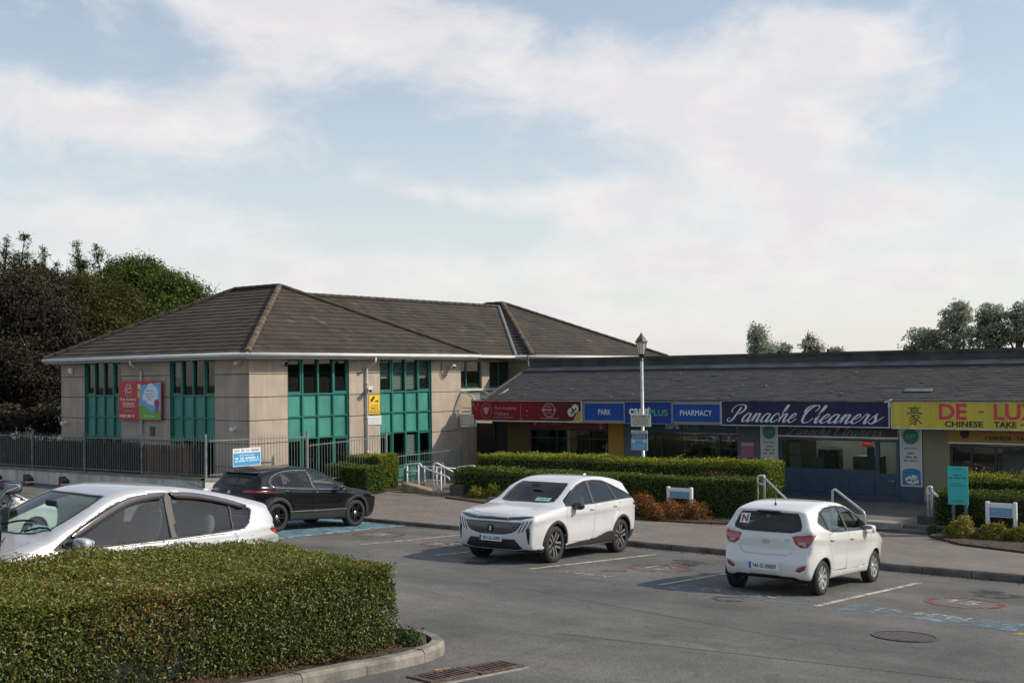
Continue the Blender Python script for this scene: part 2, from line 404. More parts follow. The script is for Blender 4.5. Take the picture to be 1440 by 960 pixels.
# ================================================================ ground, road, path
def grid(x0, x1, y0, y1, nx, ny, fn):
    t = MB()
    for i in range(nx+1):
        for j in range(ny+1):
            x = x0+(x1-x0)*i/nx; y = y0+(y1-y0)*j/ny; t.v.append((x, y, fn(x, y)))
    for i in range(nx):
        for j in range(ny): t.f.append((i*(ny+1)+j, (i+1)*(ny+1)+j, (i+1)*(ny+1)+j+1, i*(ny+1)+j+1)); t.mi.append(0); t.tint.append(.5)
    return t
def asphalt_mat():
    m = bpy.data.materials.new('asphalt'); m.use_nodes = True
    t = m.node_tree; b = t.nodes['Principled BSDF']; b.inputs['Roughness'].default_value = .82; b.inputs['Specular IOR Level'].default_value = .35
    pos = t.nodes.new('ShaderNodeNewGeometry').outputs['Position']
    def noise(sc, det, ro, vec=pos):
        n = t.nodes.new('ShaderNodeTexNoise'); n.inputs['Scale'].default_value = sc; n.inputs['Detail'].default_value = det; n.inputs['Roughness'].default_value = ro; t.links.new(vec, n.inputs['Vector']); return n.outputs[0]
    def ramp(f, a, b_, ca, cb):
        r = t.nodes.new('ShaderNodeValToRGB'); r.color_ramp.elements[0].position = a; r.color_ramp.elements[1].position = b_
        r.color_ramp.elements[0].color = (*ca, 1); r.color_ramp.elements[1].color = (*cb, 1); t.links.new(f, r.inputs[0]); return r.outputs[0]
    def mix(mode, fac, a, b_):
        x = t.nodes.new('ShaderNodeMix'); x.data_type = 'RGBA'; x.blend_type = mode
        if isinstance(fac, float): x.inputs[0].default_value = fac
        else: t.links.new(fac, x.inputs[0])
        t.links.new(a, x.inputs[6]); t.links.new(b_, x.inputs[7]); return x.outputs[2]
    c = ramp(noise(.35, 6, .6), .32, .70, (.088, .088, .086), (.165, .162, .155))
    c = mix('MULTIPLY', .8, c, ramp(noise(2.3, 8, .7), .30, .72, (.72, .72, .73), (1.12, 1.11, 1.09)))
    # stones of the surface, light and dark
    v = t.nodes.new('ShaderNodeTexVoronoi'); v.inputs['Scale'].default_value = 75; t.links.new(pos, v.inputs['Vector'])
    c = mix('MULTIPLY', .75, c, ramp(v.outputs['Color'], .1, .95, (.55, .55, .55), (1.45, 1.44, 1.40)))
    c = mix('MULTIPLY', .5, c, ramp(noise(26, 4, .8), .35, .65, (.6, .6, .6), (1.25, 1.25, 1.25)))
    # dark spots of oil and old gum
    v2 = t.nodes.new('ShaderNodeTexVoronoi'); v2.inputs['Scale'].default_value = 1.6; t.links.new(pos, v2.inputs['Vector'])
    c = mix('MULTIPLY', 1.0, c, ramp(v2.outputs['Distance'], .035, .06, (.45, .45, .45), (1, 1, 1)))
    v3 = t.nodes.new('ShaderNodeTexVoronoi'); v3.inputs['Scale'].default_value = .55; t.links.new(pos, v3.inputs['Vector'])
    c = mix('MULTIPLY', .55, c, ramp(v3.outputs['Distance'], .05, .42, (.58, .58, .60), (1, 1, 1)))
    # hairline cracks and repair seams
    w = t.nodes.new('ShaderNodeTexVoronoi'); w.feature = 'DISTANCE_TO_EDGE'; w.inputs['Scale'].default_value = .16
    ad = t.nodes.new('ShaderNodeVectorMath'); ad.operation = 'ADD'; nn = t.nodes.new('ShaderNodeTexNoise'); nn.inputs['Scale'].default_value = .9; nn.inputs['Detail'].default_value = 7
    t.links.new(pos, nn.inputs['Vector']); sc = t.nodes.new('ShaderNodeVectorMath'); sc.operation = 'SCALE'; sc.inputs[3].default_value = 2.2; t.links.new(nn.outputs['Color'], sc.inputs[0])
    t.links.new(pos, ad.inputs[0]); t.links.new(sc.outputs[0], ad.inputs[1]); t.links.new(ad.outputs[0], w.inputs['Vector'])
    c = mix('MULTIPLY', .35, c, ramp(w.outputs['Distance'], .001, .010, (.5, .5, .5), (1, 1, 1)))
    mp = t.nodes.new('ShaderNodeMapping'); mp.inputs['Scale'].default_value = (.10, .95, 1); t.links.new(pos, mp.inputs[0])      # lanes polished by tyres
    c = mix('MULTIPLY', .8, c, ramp(noise(1.0, 5, .55, mp.outputs[0]), .36, .64, (.80, .80, .81), (1.14, 1.13, 1.11)))
    t.links.new(c, b.inputs['Base Color'])
    bp = t.nodes.new('ShaderNodeBump'); bp.inputs['Strength'].default_value = .35; bp.inputs['Distance'].default_value = .01; t.links.new(v.outputs['Distance'], bp.inputs['Height']); t.links.new(bp.outputs[0], b.inputs['Normal'])
    return m
def paver_mat():
    m = bpy.data.materials.new('brick_paving'); m.use_nodes = True
    t = m.node_tree; b = t.nodes['Principled BSDF']; b.inputs['Roughness'].default_value = .85
    pos = t.nodes.new('ShaderNodeNewGeometry').outputs['Position']
    mp = t.nodes.new('ShaderNodeMapping'); mp.inputs['Rotation'].default_value = (0, 0, R(45)); t.links.new(pos, mp.inputs[0])
    k = t.nodes.new('ShaderNodeTexBrick'); k.inputs['Scale'].default_value = 1.0; k.inputs['Brick Width'].default_value = .2; k.inputs['Row Height'].default_value = .1; k.inputs['Mortar Size'].default_value = .006
    k.inputs['Color1'].default_value = (.185, .158, .138, 1); k.inputs['Color2'].default_value = (.150, .130, .117, 1); k.inputs['Mortar'].default_value = (.125, .112, .10, 1); k.inputs['Bias'].default_value = -.1
    t.links.new(mp.outputs[0], k.inputs['Vector'])
    n = t.nodes.new('ShaderNodeTexNoise'); n.inputs['Scale'].default_value = .8; n.inputs['Detail'].default_value = 9; n.inputs['Roughness'].default_value = .7; t.links.new(pos, n.inputs['Vector'])
    r = t.nodes.new('ShaderNodeValToRGB'); r.color_ramp.elements[0].position = .33; r.color_ramp.elements[1].position = .68; r.color_ramp.elements[0].color = (.70, .70, .72, 1); r.color_ramp.elements[1].color = (1.18, 1.15, 1.08, 1); t.links.new(n.outputs[0], r.inputs[0])
    x = t.nodes.new('ShaderNodeMix'); x.data_type = 'RGBA'; x.blend_type = 'MULTIPLY'; x.inputs[0].default_value = .9; t.links.new(k.outputs[0], x.inputs[6]); t.links.new(r.outputs[0], x.inputs[7]); t.links.new(x.outputs[2], b.inputs['Base Color'])
    bp = t.nodes.new('ShaderNodeBump'); bp.inputs['Strength'].default_value = .5; bp.inputs['Distance'].default_value = .01; t.links.new(k.outputs['Fac'], bp.inputs['Height']); bp.invert = True; t.links.new(bp.outputs[0], b.inputs['Normal'])
    return m
M_SOIL = mat('soil', (.055, .038, .026), .95, var=.5, vscale=9, bump=.8, bscale=30)
M_KERB = mat('kerb_concrete', (.185, .17, .145), .85, var=.40, vscale=3.5, bump=.5, bscale=45, orand=.10)
M_KERBD = mat('kerb_stained', (.12, .11, .10), .85, var=.4, vscale=2.5, bump=.4, bscale=45, orand=.15)
struct('ground', grid(-700, 700, -500, 900, 14, 14, lambda x, y: -.75), mat('far_ground', (.07, .08, .05), .95, var=.3, vscale=.05))
PARK = struct('car_park', grid(-70, 60, -40, KERB_Y, 130, 64, park_z), asphalt_mat())
PATH = struct('footpath', grid(-70, 40, KERB_Y+.12, 42, 74, 20, path_z), paver_mat(), True)

# kerb along the bays
kerb = bpy.data.objects.new('kerb', None); COL.objects.link(kerb); kerb['kind'] = 'structure'
rk = random.Random(3)
for i in range(64):
    x0 = -52+i*.92; x1 = x0+.905; z = path_z((x0+x1)/2, KERB_Y)
    t = MB(); j = rk.uniform(-.006, .006)
    za, zb = path_z(x0, KERB_Y)+.004+j, path_z(x1, KERB_Y)+.004+j
    y0, y1 = KERB_Y-.01+j, KERB_Y+.13
    prof = [(y0, -.35), (y0, -.03), (y0+.025, 0), (y1, 0), (y1, -.35)]
    t.add([(x0, y, za+h) for y, h in prof]+[(x1, y, zb+h) for y, h in prof], [(0, 1, 2, 3, 4), (5, 6, 7, 8, 9)]+[(k, (k+1) % 5, 5+(k+1) % 5, 5+k) for k in range(5)])
    part('kerb_stone', t, M_KERBD, kerb)

# raised forecourt in front of the shops with its step
FORE_Z, FORE_Y = -.20, 31.0
t = MB(); t.cbox(-26.4, 20, FORE_Y, 39.6, -.9, FORE_Z, .015)
struct('shop_forecourt', t, mat('forecourt_slabs', (.13, .115, .10), .85, var=.3, vscale=1.4, bump=.3, bscale=50))
t = MB(); t.cbox(-14.6, 20, FORE_Y-.34, FORE_Y-.002, -.9, FORE_Z-.10, .012)
struct('step', t, mat('step_concrete', (.10, .09, .08), .85, var=.3, vscale=2))
# sloping ramp to the nursery door
t = MB(); t.add([(-26.6, 28.6, -.02), (-24.7, 28.6, -.06), (-24.7, 33.2, FORE_Z+.05), (-26.6, 33.2, FORE_Z+.05), (-26.6, 28.6, -.8), (-24.7, 28.6, -.8), (-24.7, 33.2, -.8), (-26.6, 33.2, -.8)], [(0, 1, 2, 3), (4, 7, 6, 5), (0, 4, 5, 1), (1, 5, 6, 2), (2, 6, 7, 3), (3, 7, 4, 0)])
struct('ramp', t, mat('ramp_concrete', (.27, .27, .27), .85, var=.2, vscale=3))

# painted marks on the asphalt, worn by tyres
def worn(name, col, lo=.42, hi=.62, sc=5.0):
    m = mat(name, col, .75, var=.25, vscale=8)
    t = m.node_tree; b = t.nodes['Principled BSDF']; o = t.nodes['Material Output']
    n = t.nodes.new('ShaderNodeTexNoise'); n.inputs['Scale'].default_value = sc; n.inputs['Detail'].default_value = 10; n.inputs['Roughness'].default_value = .72
    g = t.nodes.new('ShaderNodeNewGeometry'); t.links.new(g.outputs['Position'], n.inputs['Vector'])
    r = t.nodes.new('ShaderNodeMapRange'); r.inputs[1].default_value = lo; r.inputs[2].default_value = hi; t.links.new(n.outputs[0], r.inputs[0])
    tr = t.nodes.new('ShaderNodeBsdfTransparent'); x = t.nodes.new('ShaderNodeMixShader'); t.links.new(r.outputs[0], x.inputs[0]); t.links.new(tr.outputs[0], x.inputs[1]); t.links.new(b.outputs[0], x.inputs[2]); t.links.new(x.outputs[0], o.inputs[0])
    return m
def drape(mb, dz):
    mb.v = [(x, y, park_z(x, y)+dz) for (x, y, z) in mb.v]; return mb
M_LINE = worn('line_paint', (.42, .40, .33), .34, .56); M_CREAM = worn('cream_paint', (.40, .34, .22), .42, .62, 7); M_BLUEP = worn('blue_paint', (.13, .255, .33), .34, .58, 2.2)
M_BLUEF = worn('faded_blue_paint', (.17, .22, .26), .46, .68, 2.2); M_REDP = worn('red_paint', (.32, .10, .09), .44, .64, 6); M_YELP = worn('yellow_paint', (.50, .33, .06), .36, .56, 6); M_WHTP = worn('white_paint', (.55, .53, .48), .44, .62, 6)
def line(a, b, w, m, name='bay_line', dz=.008):
    a, b = Vector((*a, 0)), Vector((*b, 0)); d = (b-a).normalized(); n = Vector((-d.y, d.x, 0))*w/2
    t = MB(); k = 8
    for i in range(k+1):
        p = a.lerp(b, i/k); t.v += [tuple(p-n), tuple(p+n)]
    for i in range(k): t.f.append((2*i, 2*i+2, 2*i+3, 2*i+1)); t.mi.append(0); t.tint.append(0)
    part(name, drape(t, dz), m, PARK, fix=False)
for a, b in (((-18.5, 18.6), (-18.62, 23.0)), ((-13.38, 17.85), (-13.12, 22.0)), ((-10.52, 17.75), (-10.46, 22.6)), ((-7.56, 17.4), (-7.40, 21.6)), ((-16.05, 18.3), (-15.95, 22.9))):
    line(a, b, .11, M_LINE)
line((-20.6, 17.9), (-21.25, 23.05), .11, M_WHTP)
t = MB(); t.add([(-24.9, 18.1, 0), (-20.66, 18.1, 0), (-21.28, 23.06, 0), (-25.4, 23.06, 0)], [(0, 1, 2, 3)]); part('blue_bay', drape(t, .004), M_BLUEP, PARK)
for (cx, cy) in ((-11.80, 19.95), (-6.0, 19.6), (-19.95, 20.7), (-17.4, 20.25), (-8.9, 19.7)):
    t = MB(); ring(t, cx, cy, .62, .49, sy=1.05, n=40); part('red_circle', drape(t, .008), M_REDP, PARK)
    t = fit_text('15', .48, .50, bold=.02, depth=0); t.v = [(x+cx, y+cy, 0) for x, y, z in t.v]; part('circle_number', drape(t, .008), M_WHTP, PARK, fix=False)
for (x0, x1, y0) in ((-6.75, -5.38, 17.82), (-12.9, -11.7, 18.05), (-9.75, -8.4, 17.85)):
    t = fit_text('15 MIN', x1-x0, .34, bold=.015, depth=0); t.v = [(x+(x0+x1)/2, y+y0, 0) for x, y, z in t.v]; part('time_limit', drape(t, .010), M_CREAM, PARK, fix=False)
for (x0, x1, y0, y1, m) in ((-7.2, -4.62, 17.35, 18.12, worn('band_paint', (.14, .205, .25), .38, .62, 2.8)), (-13.0, -10.6, 17.6, 18.3, M_BLUEF), (-10.3, -7.7, 17.45, 18.15, M_BLUEF)):
    t = MB(); t.add([(x0, y0, 0), (x1, y0-.1, 0), (x1, y1-.1, 0), (x0, y1, 0)], [(0, 1, 2, 3)]); part('blue_band', drape(t, .004), m, PARK)
line((-4.55, 17.05), (-3.9, 16.95), .20, M_YELP, 'yellow_line'); line((-8.62, 8.75), (-8.66, 8.2), .14, M_YELP, 'yellow_line'); line((-8.50, 9.95), (-8.58, 9.75), .12, M_YELP, 'yellow_line')
# old patch seams
for a, b, w in (((-9.0, 12.6), (-3.0, 13.6), .02), ((-11.6, 15.6), (-6.5, 14.4), .015)): line(a, b, w, mat('tar_seam', (.075, .075, .074), .7), 'tar_seam', .006)

# oil drips in the bays, a square repair
M_OIL = worn('oil_stain', (.072, .072, .072), .40, .75, 3.0); ro = random.Random(12)
for (x, y, r) in ((-17.3, 20.6, .45), (-17.2, 21.3, .22), (-11.9, 21.2, .42), (-11.7, 20.7, .20), (-5.9, 20.9, .40), (-6.1, 21.4, .20), (-14.6, 18.0, .30), (-8.9, 17.2, .26), (-12.2, 18.9, .20)):
    t = MB(); k = 22; t.prism([(x+r*(1+.3*math.sin(3*a+x)+.15*math.sin(7*a))*math.cos(a), y+r*1.3*(1+.3*math.sin(2*a+y))*math.sin(a), 0) for a in [2*math.pi*i/k for i in range(k)]], (0, 0, .0005)); part('oil_stain', drape(t, .003), M_OIL, PARK)
# planted island in front
IS = [(-8.98, -6.0), (-8.98, 3.0), (-8.98, 6.5), (-8.95, 8.6), (-8.93, 9.6), (-9.0, 10.2), (-9.2, 10.62), (-9.55, 10.9), (-10.0, 11.0), (-10.9, 11.08), (-12.1, 11.2), (-13.0, 11.3)]
isl = bpy.data.objects.new('island_kerb', None); COL.objects.link(isl); isl['kind'] = 'structure'
sp = smooth_path([(x, y, 0) for x, y in IS], 8)
acc_l = 0; segs = []; cur = [sp[0]]
for a, b in zip(sp[:-1], sp[1:]):
    acc_l += (b-a).length; cur.append(b)
    if acc_l > .88: segs.append(cur); cur = [b]; acc_l = 0
if len(cur) > 1: segs.append(cur)
for sg in segs:
    t = MB(); n = len(sg); j = rk.uniform(-.008, .008)
    for i, p in enumerate(sg):
        d = (sg[min(i+1, n-1)]-sg[max(i-1, 0)]).normalized(); q = p.copy()
        if i == 0: q += d*.004
        if i == n-1: q -= d*.004
        inw = Vector((-d.y, d.x, 0))
        for (o, h) in ((0, -.3), (0.0, .10), (.03, .14), (.15, .14), (.15, -.3)):
            w = q+inw*o; t.v.append((w.x, w.y, park_z(min(w.x, -8), w.y)*1.0+h+j))
    for i in range(n-1):
        for k in range(5): t.f.append((i*5+k, i*5+(k+1) % 5, (i+1)*5+(k+1) % 5, (i+1)*5+k)); t.mi.append(0); t.tint.append(0)
    t.f += [(0, 1, 2, 3, 4), tuple(range(5*n-5, 5*n))]; t.mi += [0, 0]; t.tint += [0, 0]
    part('kerb_stone', t, M_KERB, isl)
t = grid(-13.6, -9.05, -6, 11.0, 24, 70, lambda x, y: park_z(x, y)+.065+.03*math.sin(x*3.1+y*1.7)+.02*math.sin(y*5.3-x*4)+.02)
t.v = [(min(x, -9.08-max(0, y-9.7)**2*.46), min(y, 10.84), z) for x, y, z in t.v]
struct('soil_bed', t, M_SOIL, True)
# planting beds by the shops
t = MB()
def bed(pts, z, dz=.06):
    t = MB(); t.prism([(x, y, path_z(x, y)-.2) for x, y in pts], (0, 0, .2+dz)); struct('soil_bed', t, M_SOIL)
bed([(-24.6, 28.5), (-22, 28.0), (-18, 28.35), (-16, 29.2), (-14.5, 30.3), (-14.3, 33.9), (-24.6, 33.9)], 0, .05)
bed([(-10.1, 30.3), (-8.9, 28.9), (-7.2, 28.0), (-5.0, 27.4), (6, 27.2), (6, 33.8), (-10.2, 33.8)], 0, .05)
bed([(-32.0, 29.0), (-28.0, 28.6), (-27.3, 30.6), (-28.2, 31.6), (-33, 31)], 0, .05)

# drains and manhole
def grate(px, py, ang, label):
    P = on_park(px, py, .002); th = thing('drain_grate', label, 'drain grate', P, 'drain grates by the kerb')
    dx = Vector((math.cos(ang), math.sin(ang), -.0555*math.sin(ang))).normalized(); n = Vector((0, .0555, 1)).normalized(); dy = n.cross(dx)
    fr = MB(); hx, hy = .31, .17
    for s in (-1, 1):
        fr.obox(P+dx*(s*hx)+n*.006, dx, dy, n, .025, hy+.025, .012); fr.obox(P+dy*(s*hy)+n*.006, dx, dy, n, hx-.025, .025, .012)
    part('frame', fr, mat('rusty_iron', (.10, .072, .056), .8, .3, var=.5, vscale=14), th)
    t = MB(); t.obox(P-n*.004, dx, dy, n, hx-.025, hy-.025, .002); part('sump', t, mat('sump_black', (.008, .008, .008), .9), th)
    for k in range(8):
        b = MB(); b.obox(P+dx*(-hx+.06+k*.070)+n*.006, dx, dy, n, .016, hy-.027, .008); part('bar', b, mat('rusty_iron', (.16, .10, .075)), th)
A0, A1 = on_park(622, 950), on_park(688, 938); ga = math.atan2(A1.y-A0.y, A1.x-A0.x)
grate(622, 950, ga, 'rusty drain grate nearer to the picture bottom beside the island kerb'); grate(690, 938.5, ga, 'rusty drain grate farther out in the asphalt beyond the first one')
t = MB(); e0 = on_park(600, 966, .004); e1 = on_park(742, 938, .004); dd = (e1-e0).normalized(); t.obox((e0+e1)/2, dd, Vector((-dd.y, dd.x, 0)), (0, 0, 1), (e1-e0).length/2, .018, .006); part('drain_edge', t, mat('edge_concrete', (.26, .25, .235), .8, var=.2, vscale=10), PARK)
P = on_park(1272, 895, .0); th = thing('manhole_cover', 'round studded iron manhole cover set in the asphalt', 'manhole cover', P)
n = Vector((0, .0555, 1)).normalized(); ax = Vector((1, 0, 0)); ay = n.cross(ax)
t = MB(); ring(t, 0, 0, .42, .385, n=40, d=.012); place(t, P+n*.003, ax, ay); part('frame', t, mat('worn_iron', (.085, .075, .070), .6, .4, var=.4, vscale=20), th)
t = MB(); ellipse(t, 0, 0, .375, .375, n=40, d=.006); place(t, P+n*.002, ax, ay); part('cover', t, mat('worn_iron', (.15, .125, .115)), th)
t = MB(); rg = random.Random(5)
for i in range(-9, 10):
    for j in range(-9, 10):
        x, y = i*.04+(.02 if j % 2 else 0), j*.04
        if x*x+y*y < .345**2: t.box(x-.013, x+.013, y-.009, y+.009, 0, .006)
place(t, P+n*.008, ax, ay); part('stud', t, mat('bright_iron', (.23, .20, .19), .5, .5, var=.3, vscale=25), th, kind='stuff')
# ================================================================ two-storey office building with hipped roofs
M_WALL = mat('render_wall', (.395, .328, .268), .9, var=.10, vscale=1.6, bump=.3, bscale=120, streak=.11, orand=.04)
M_JOINT = mat('wall_joint', (.10, .085, .07), .95)
M_GREEN = mat('green_panel', (.050, .232, .195), .45, var=.14, vscale=1.2, spec=.4, streak=.14, orand=.10)
M_GRNF = mat('green_frame', (.018, .145, .115), .4)
M_TILE = mat('roof_tile', (1, 1, 1), .9, attr=[(.034, .025, .018), (.050, .037, .026), (.062, .046, .032), (.052, .042, .030), (.11, .088, .055)], var=.45, vscale=.9, bump=.3, bscale=60)
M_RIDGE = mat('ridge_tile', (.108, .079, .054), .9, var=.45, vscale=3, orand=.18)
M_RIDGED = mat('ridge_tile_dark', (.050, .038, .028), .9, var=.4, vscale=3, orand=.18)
M_GUT = mat('white_gutter', (.56, .56, .55), .45, var=.08, vscale=2)
M_WGLASS = glass_mat('window_glass', (.85, .92, .90), .80, ior=1.6)
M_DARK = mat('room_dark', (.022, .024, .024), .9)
M_BLIND = mat('blind', (.78, .80, .78), .8, trans=.3)
BX0, BX1, BY0, BY1 = -40.15, -29.6, 24.9, 35.3
ZE = 4.60
office = thing('office_building', 'beige two storey building with green window bays and brown hipped tile roofs', 'building', (BX1, BY0, -.1))
ZR = [4.50, 3.96, 3.225, 2.48, 1.74, 1.0, .26, -.5]
def facade(O, A, N, L, bays, blinds=(), s0=0.0):
    """O corner at z=0, A along, N outward; render panels with open joints, window bays between"""
    O, A, N = Vector(O), Vector(A), Vector(N); Z = Vector((0, 0, 1))
    segs = []; c = s0
    for (a, b) in bays: segs.append((c, a)); c = b
    segs.append((c, L))
    for (a, b) in segs:
        bk = MB()
        a_ = a+(.26 if a < .2 else 0); bk.obox(O+A*((a_+b)/2)-N*.165+Z*2.0, A, N, Z, (b-a_)/2-.003, .06, 2.49); part('backing_wall', bk, M_JOINT, office)
        for z1, z0 in zip(ZR[:-1], ZR[1:]):
            t = MB(); t.obox(O+A*((a+b)/2)-N*.05+Z*((z0+z1)/2), A, N, Z, (b-a)/2-.004, .05, (z1-z0)/2-.012); part('wall_panel', t, M_WALL, office)
    rows = [(4.44, 3.30, 'pane'), (3.26, 2.56, 'infill'), (2.52, 1.84, 'infill'), (1.80, .62, 'pane'), (.58, -.30, 'infill')]
    for bi, (a, b) in enumerate(bays):
        w = (b-a)/4; fr = MB()
        for k in range(5): fr.obox(O+A*(a+w*k+(.03 if k == 0 else -.03 if k == 4 else 0))-N*.10+Z*2.05, A, N, Z, .032, .055, 2.42)
        for z in (4.47, 3.28, 2.54, 1.82, .60, -.33): fr.obox(O+A*((a+b)/2)-N*.105+Z*z, A, N, Z, (b-a)/2, .05, .026)
        for sd, aa in ((1, a+.004), (-1, b-.004)): fr.obox(O+A*aa-N*.085+Z*2.05, A, N, Z, .004, .08, 2.45)
        f = part('window_bay', fr, M_GRNF, office)
        for (z1, z0, kind) in rows:
            for k in range(4):
                c = O+A*(a+w*(k+.5))+Z*((z0+z1)/2); m = .034 if 0 < k < 3 else .045
                if kind == 'infill':
                    t = MB(); t.obox(c-N*.125, A, N, Z, w/2-.03, .012, (z1-z0)/2); part('infill_panel', t, M_GREEN, f)
                else:
                    t = MB(); t.obox(c-N*.125, A, N, Z, w/2-.03, .006, (z1-z0)/2-.002); part('pane', t, M_WGLASS, f)
                    if k in (0, 3):
                        s = MB(); q = w/2-.035
                        for sg in (-1, 1): s.obox(c+A*(sg*(q-.022))-N*.10, A, N, Z, .03, .028, (z1-z0)/2-.004); s.obox(c+Z*(sg*((z1-z0)/2-.034))-N*.10, A, N, Z, q-.052, .028, .03)
                        part('sash', s, M_GRNF, f)
        rb = MB(); rb.obox(O+A*((a+b)/2)-N*1.3+Z*2.0, A, N, Z, (b-a)/2+.3, .03, 2.4); part('dark_backing', rb, M_DARK, office)  # dark sheet in place of the unlit room behind the bay
        for (bb, k, zt, zb_) in blinds:
            if bb != bi: continue
            s = MB(); nsl = int((zt-zb_)/.05)
            for q in range(nsl): s.obox(O+A*(a+w*(k+.5))-N*.18+Z*(zt-.05*q-.02), A, (N*.8+Z*.6).normalized(), (Z*.8-N*.6).normalized(), w/2-.04, .003, .022)
            part('blind', s, M_BLIND, office)
def f1(px): return at_x(px, 560, BX1).y-BY0
def f2(px): return at_y(px, 560, BY0).x
facade((BX1, BY0, 0), (0, 1, 0), (1, 0, 0), BY1-BY0, [(f1(404.5), f1(491)), (f1(534.5), f1(607))], [(1, 0, 4.4, 3.75), (1, 1, 4.4, 3.32), (1, 2, 4.4, 3.32), (1, 3, 4.4, 3.72), (1, 2, 1.7, .9)])
facade((BX1, BY0, 0), (-1, 0, 0), (0, -1, 0), BX1-BX0, [(BX1-f2(302), BX1-f2(239)), (BX1-f2(171), BX1-f2(119))], [(0, 3, 4.4, 3.9)], .104)
t = MB()                                                # plain walls at the back, floors
t.box(BX0, BX0+.2, BY0+.3, BY1, -.7, 4.5); t.box(BX0+.2, BX1-.3, BY1-.2, BY1, -.7, 4.5); t.box(BX0, BX1-.2, BY0+.25, BY1, 1.75, 1.85)
part('rear_wall', t, M_WALL, office)
# link block and second pavilion, seen over the shops
t = MB(); t.box(-40, -30.75, BY1, 39.9, -.7, 3.30); t.box(-40, -31.5, BY1, 39.9, 3.30, 4.35); t.box(-30.95, -30.75, BY1, 39.9, 4.38, 4.5); t.box(-30.95, -30.75, 38.0, 38.5, 3.3, 4.38); t.box(-40.6, -29.75, 39.9, 50, -.7, 4.5)
part('link_wall', t, M_WALL, office)
t = MB()
for y in (35.32, 36.2, 37.1, 37.97, 38.53, 39.2, 39.86): t.box(-30.9, -30.83, y-.03, y+.03, 3.3, 4.38)
t.box(-30.9, -30.83, BY1, 39.9, 3.3, 3.36); wf = part('link_window', t, M_GRNF, office)
t = MB(); t.box(-30.87, -30.86, BY1+.02, 39.88, 3.36, 4.38); part('pane', t, M_WGLASS, wf)
t = MB(); t.box(-30.8, -30.66, BY1, 39.9, 3.22, 3.30); part('sill', t, M_GUT, office)

def tile_face(mb, pts, exp=.335, tw=.30, lift=.030, seed=0, jit=.004):
    rg = random.Random(seed); P = [Vector(p) for p in pts]
    n = (P[1]-P[0]).cross(P[2]-P[0]).normalized()
    if n.z < 0: n = -n
    e = Vector((0, 0, 1)).cross(n).normalized(); u = n.cross(e)
    o = P[0]; st = [((p-o).dot(e), (p-o).dot(u)) for p in P]; t0 = min(q[1] for q in st); t1 = max(q[1] for q in st)
    r = 0; t = t0
    while t < t1-.02:
        te = min(t+exp, t1); tm = min(t+exp*.5, t1-.005); xs = []
        for i in range(len(st)):
            a, b = st[i], st[(i+1) % len(st)]
            if (a[1] > tm) != (b[1] > tm): xs.append(a[0]+(b[0]-a[0])*(tm-a[1])/(b[1]-a[1]))
        if len(xs) >= 2:
            s0, s1 = min(xs), max(xs); s = s0-(tw/2 if r % 2 else 0)
            while s < s1-.01:
                a, b = max(s, s0)+.004, min(s+tw, s1)-.004
                if b > a+.01:
                    l = lift+rg.uniform(-jit, jit); d0 = rg.uniform(-jit, jit)*1.5
                    g = lambda ss, tt, h: o+e*ss+u*tt+n*h
                    mb.t = min(1, max(0, rg.gauss(.38, .17))) if rg.random() > .02 else rg.uniform(.8, 1)
                    if rg.random() < .012: d0 -= .03; l += .012
                    mb.add([g(a, t+d0, l), g(b, t+d0, l), g(b, te+.06, .004), g(a, te+.06, .004), g(a, t+d0, -.01), g(b, t+d0, -.01)], [(0, 1, 2, 3), (0, 4, 5, 1)])
                s += tw
        t += exp; r += 1
def ridge_caps(parent, a, b, m, r=.11, L=.42):
    a, b = Vector(a), Vector(b); d = (b-a); n = max(1, int(d.length/L)); x = d.normalized(); side = x.cross(Vector((0, 0, 1))).normalized(); up = side.cross(x)
    t = MB(); k = 7
    for i, (xx, rr) in enumerate(((0, r*1.06), (L*1.04, r*.92))):
        for j in range(k): th = R(-20+220*j/(k-1)); t.v.append((xx, rr*math.cos(th), rr*math.sin(th)*.8))
    for j in range(k-1): t.f.append((j, j+1, k+j+1, k+j)); t.mi.append(0); t.tint.append(0)
    t.f += [tuple(range(k)), tuple(range(k, 2*k))]; t.mi += [0, 0]; t.tint += [0, 0]
    me = t.mesh('ridge_tile', m, False)
    for i in range(n):
        p = a+x*(d.length*i/n); 
        M = Matrix(((x.x, side.x, up.x, p.x), (x.y, side.y, up.y, p.y), (x.z, side.z, up.z, p.z), (0, 0, 0, 1)))
        o = bpy.data.objects.new('ridge_tile', me); COL.objects.link(o); o.parent = parent; o.matrix_basis = parent_world(parent).inverted() @ M
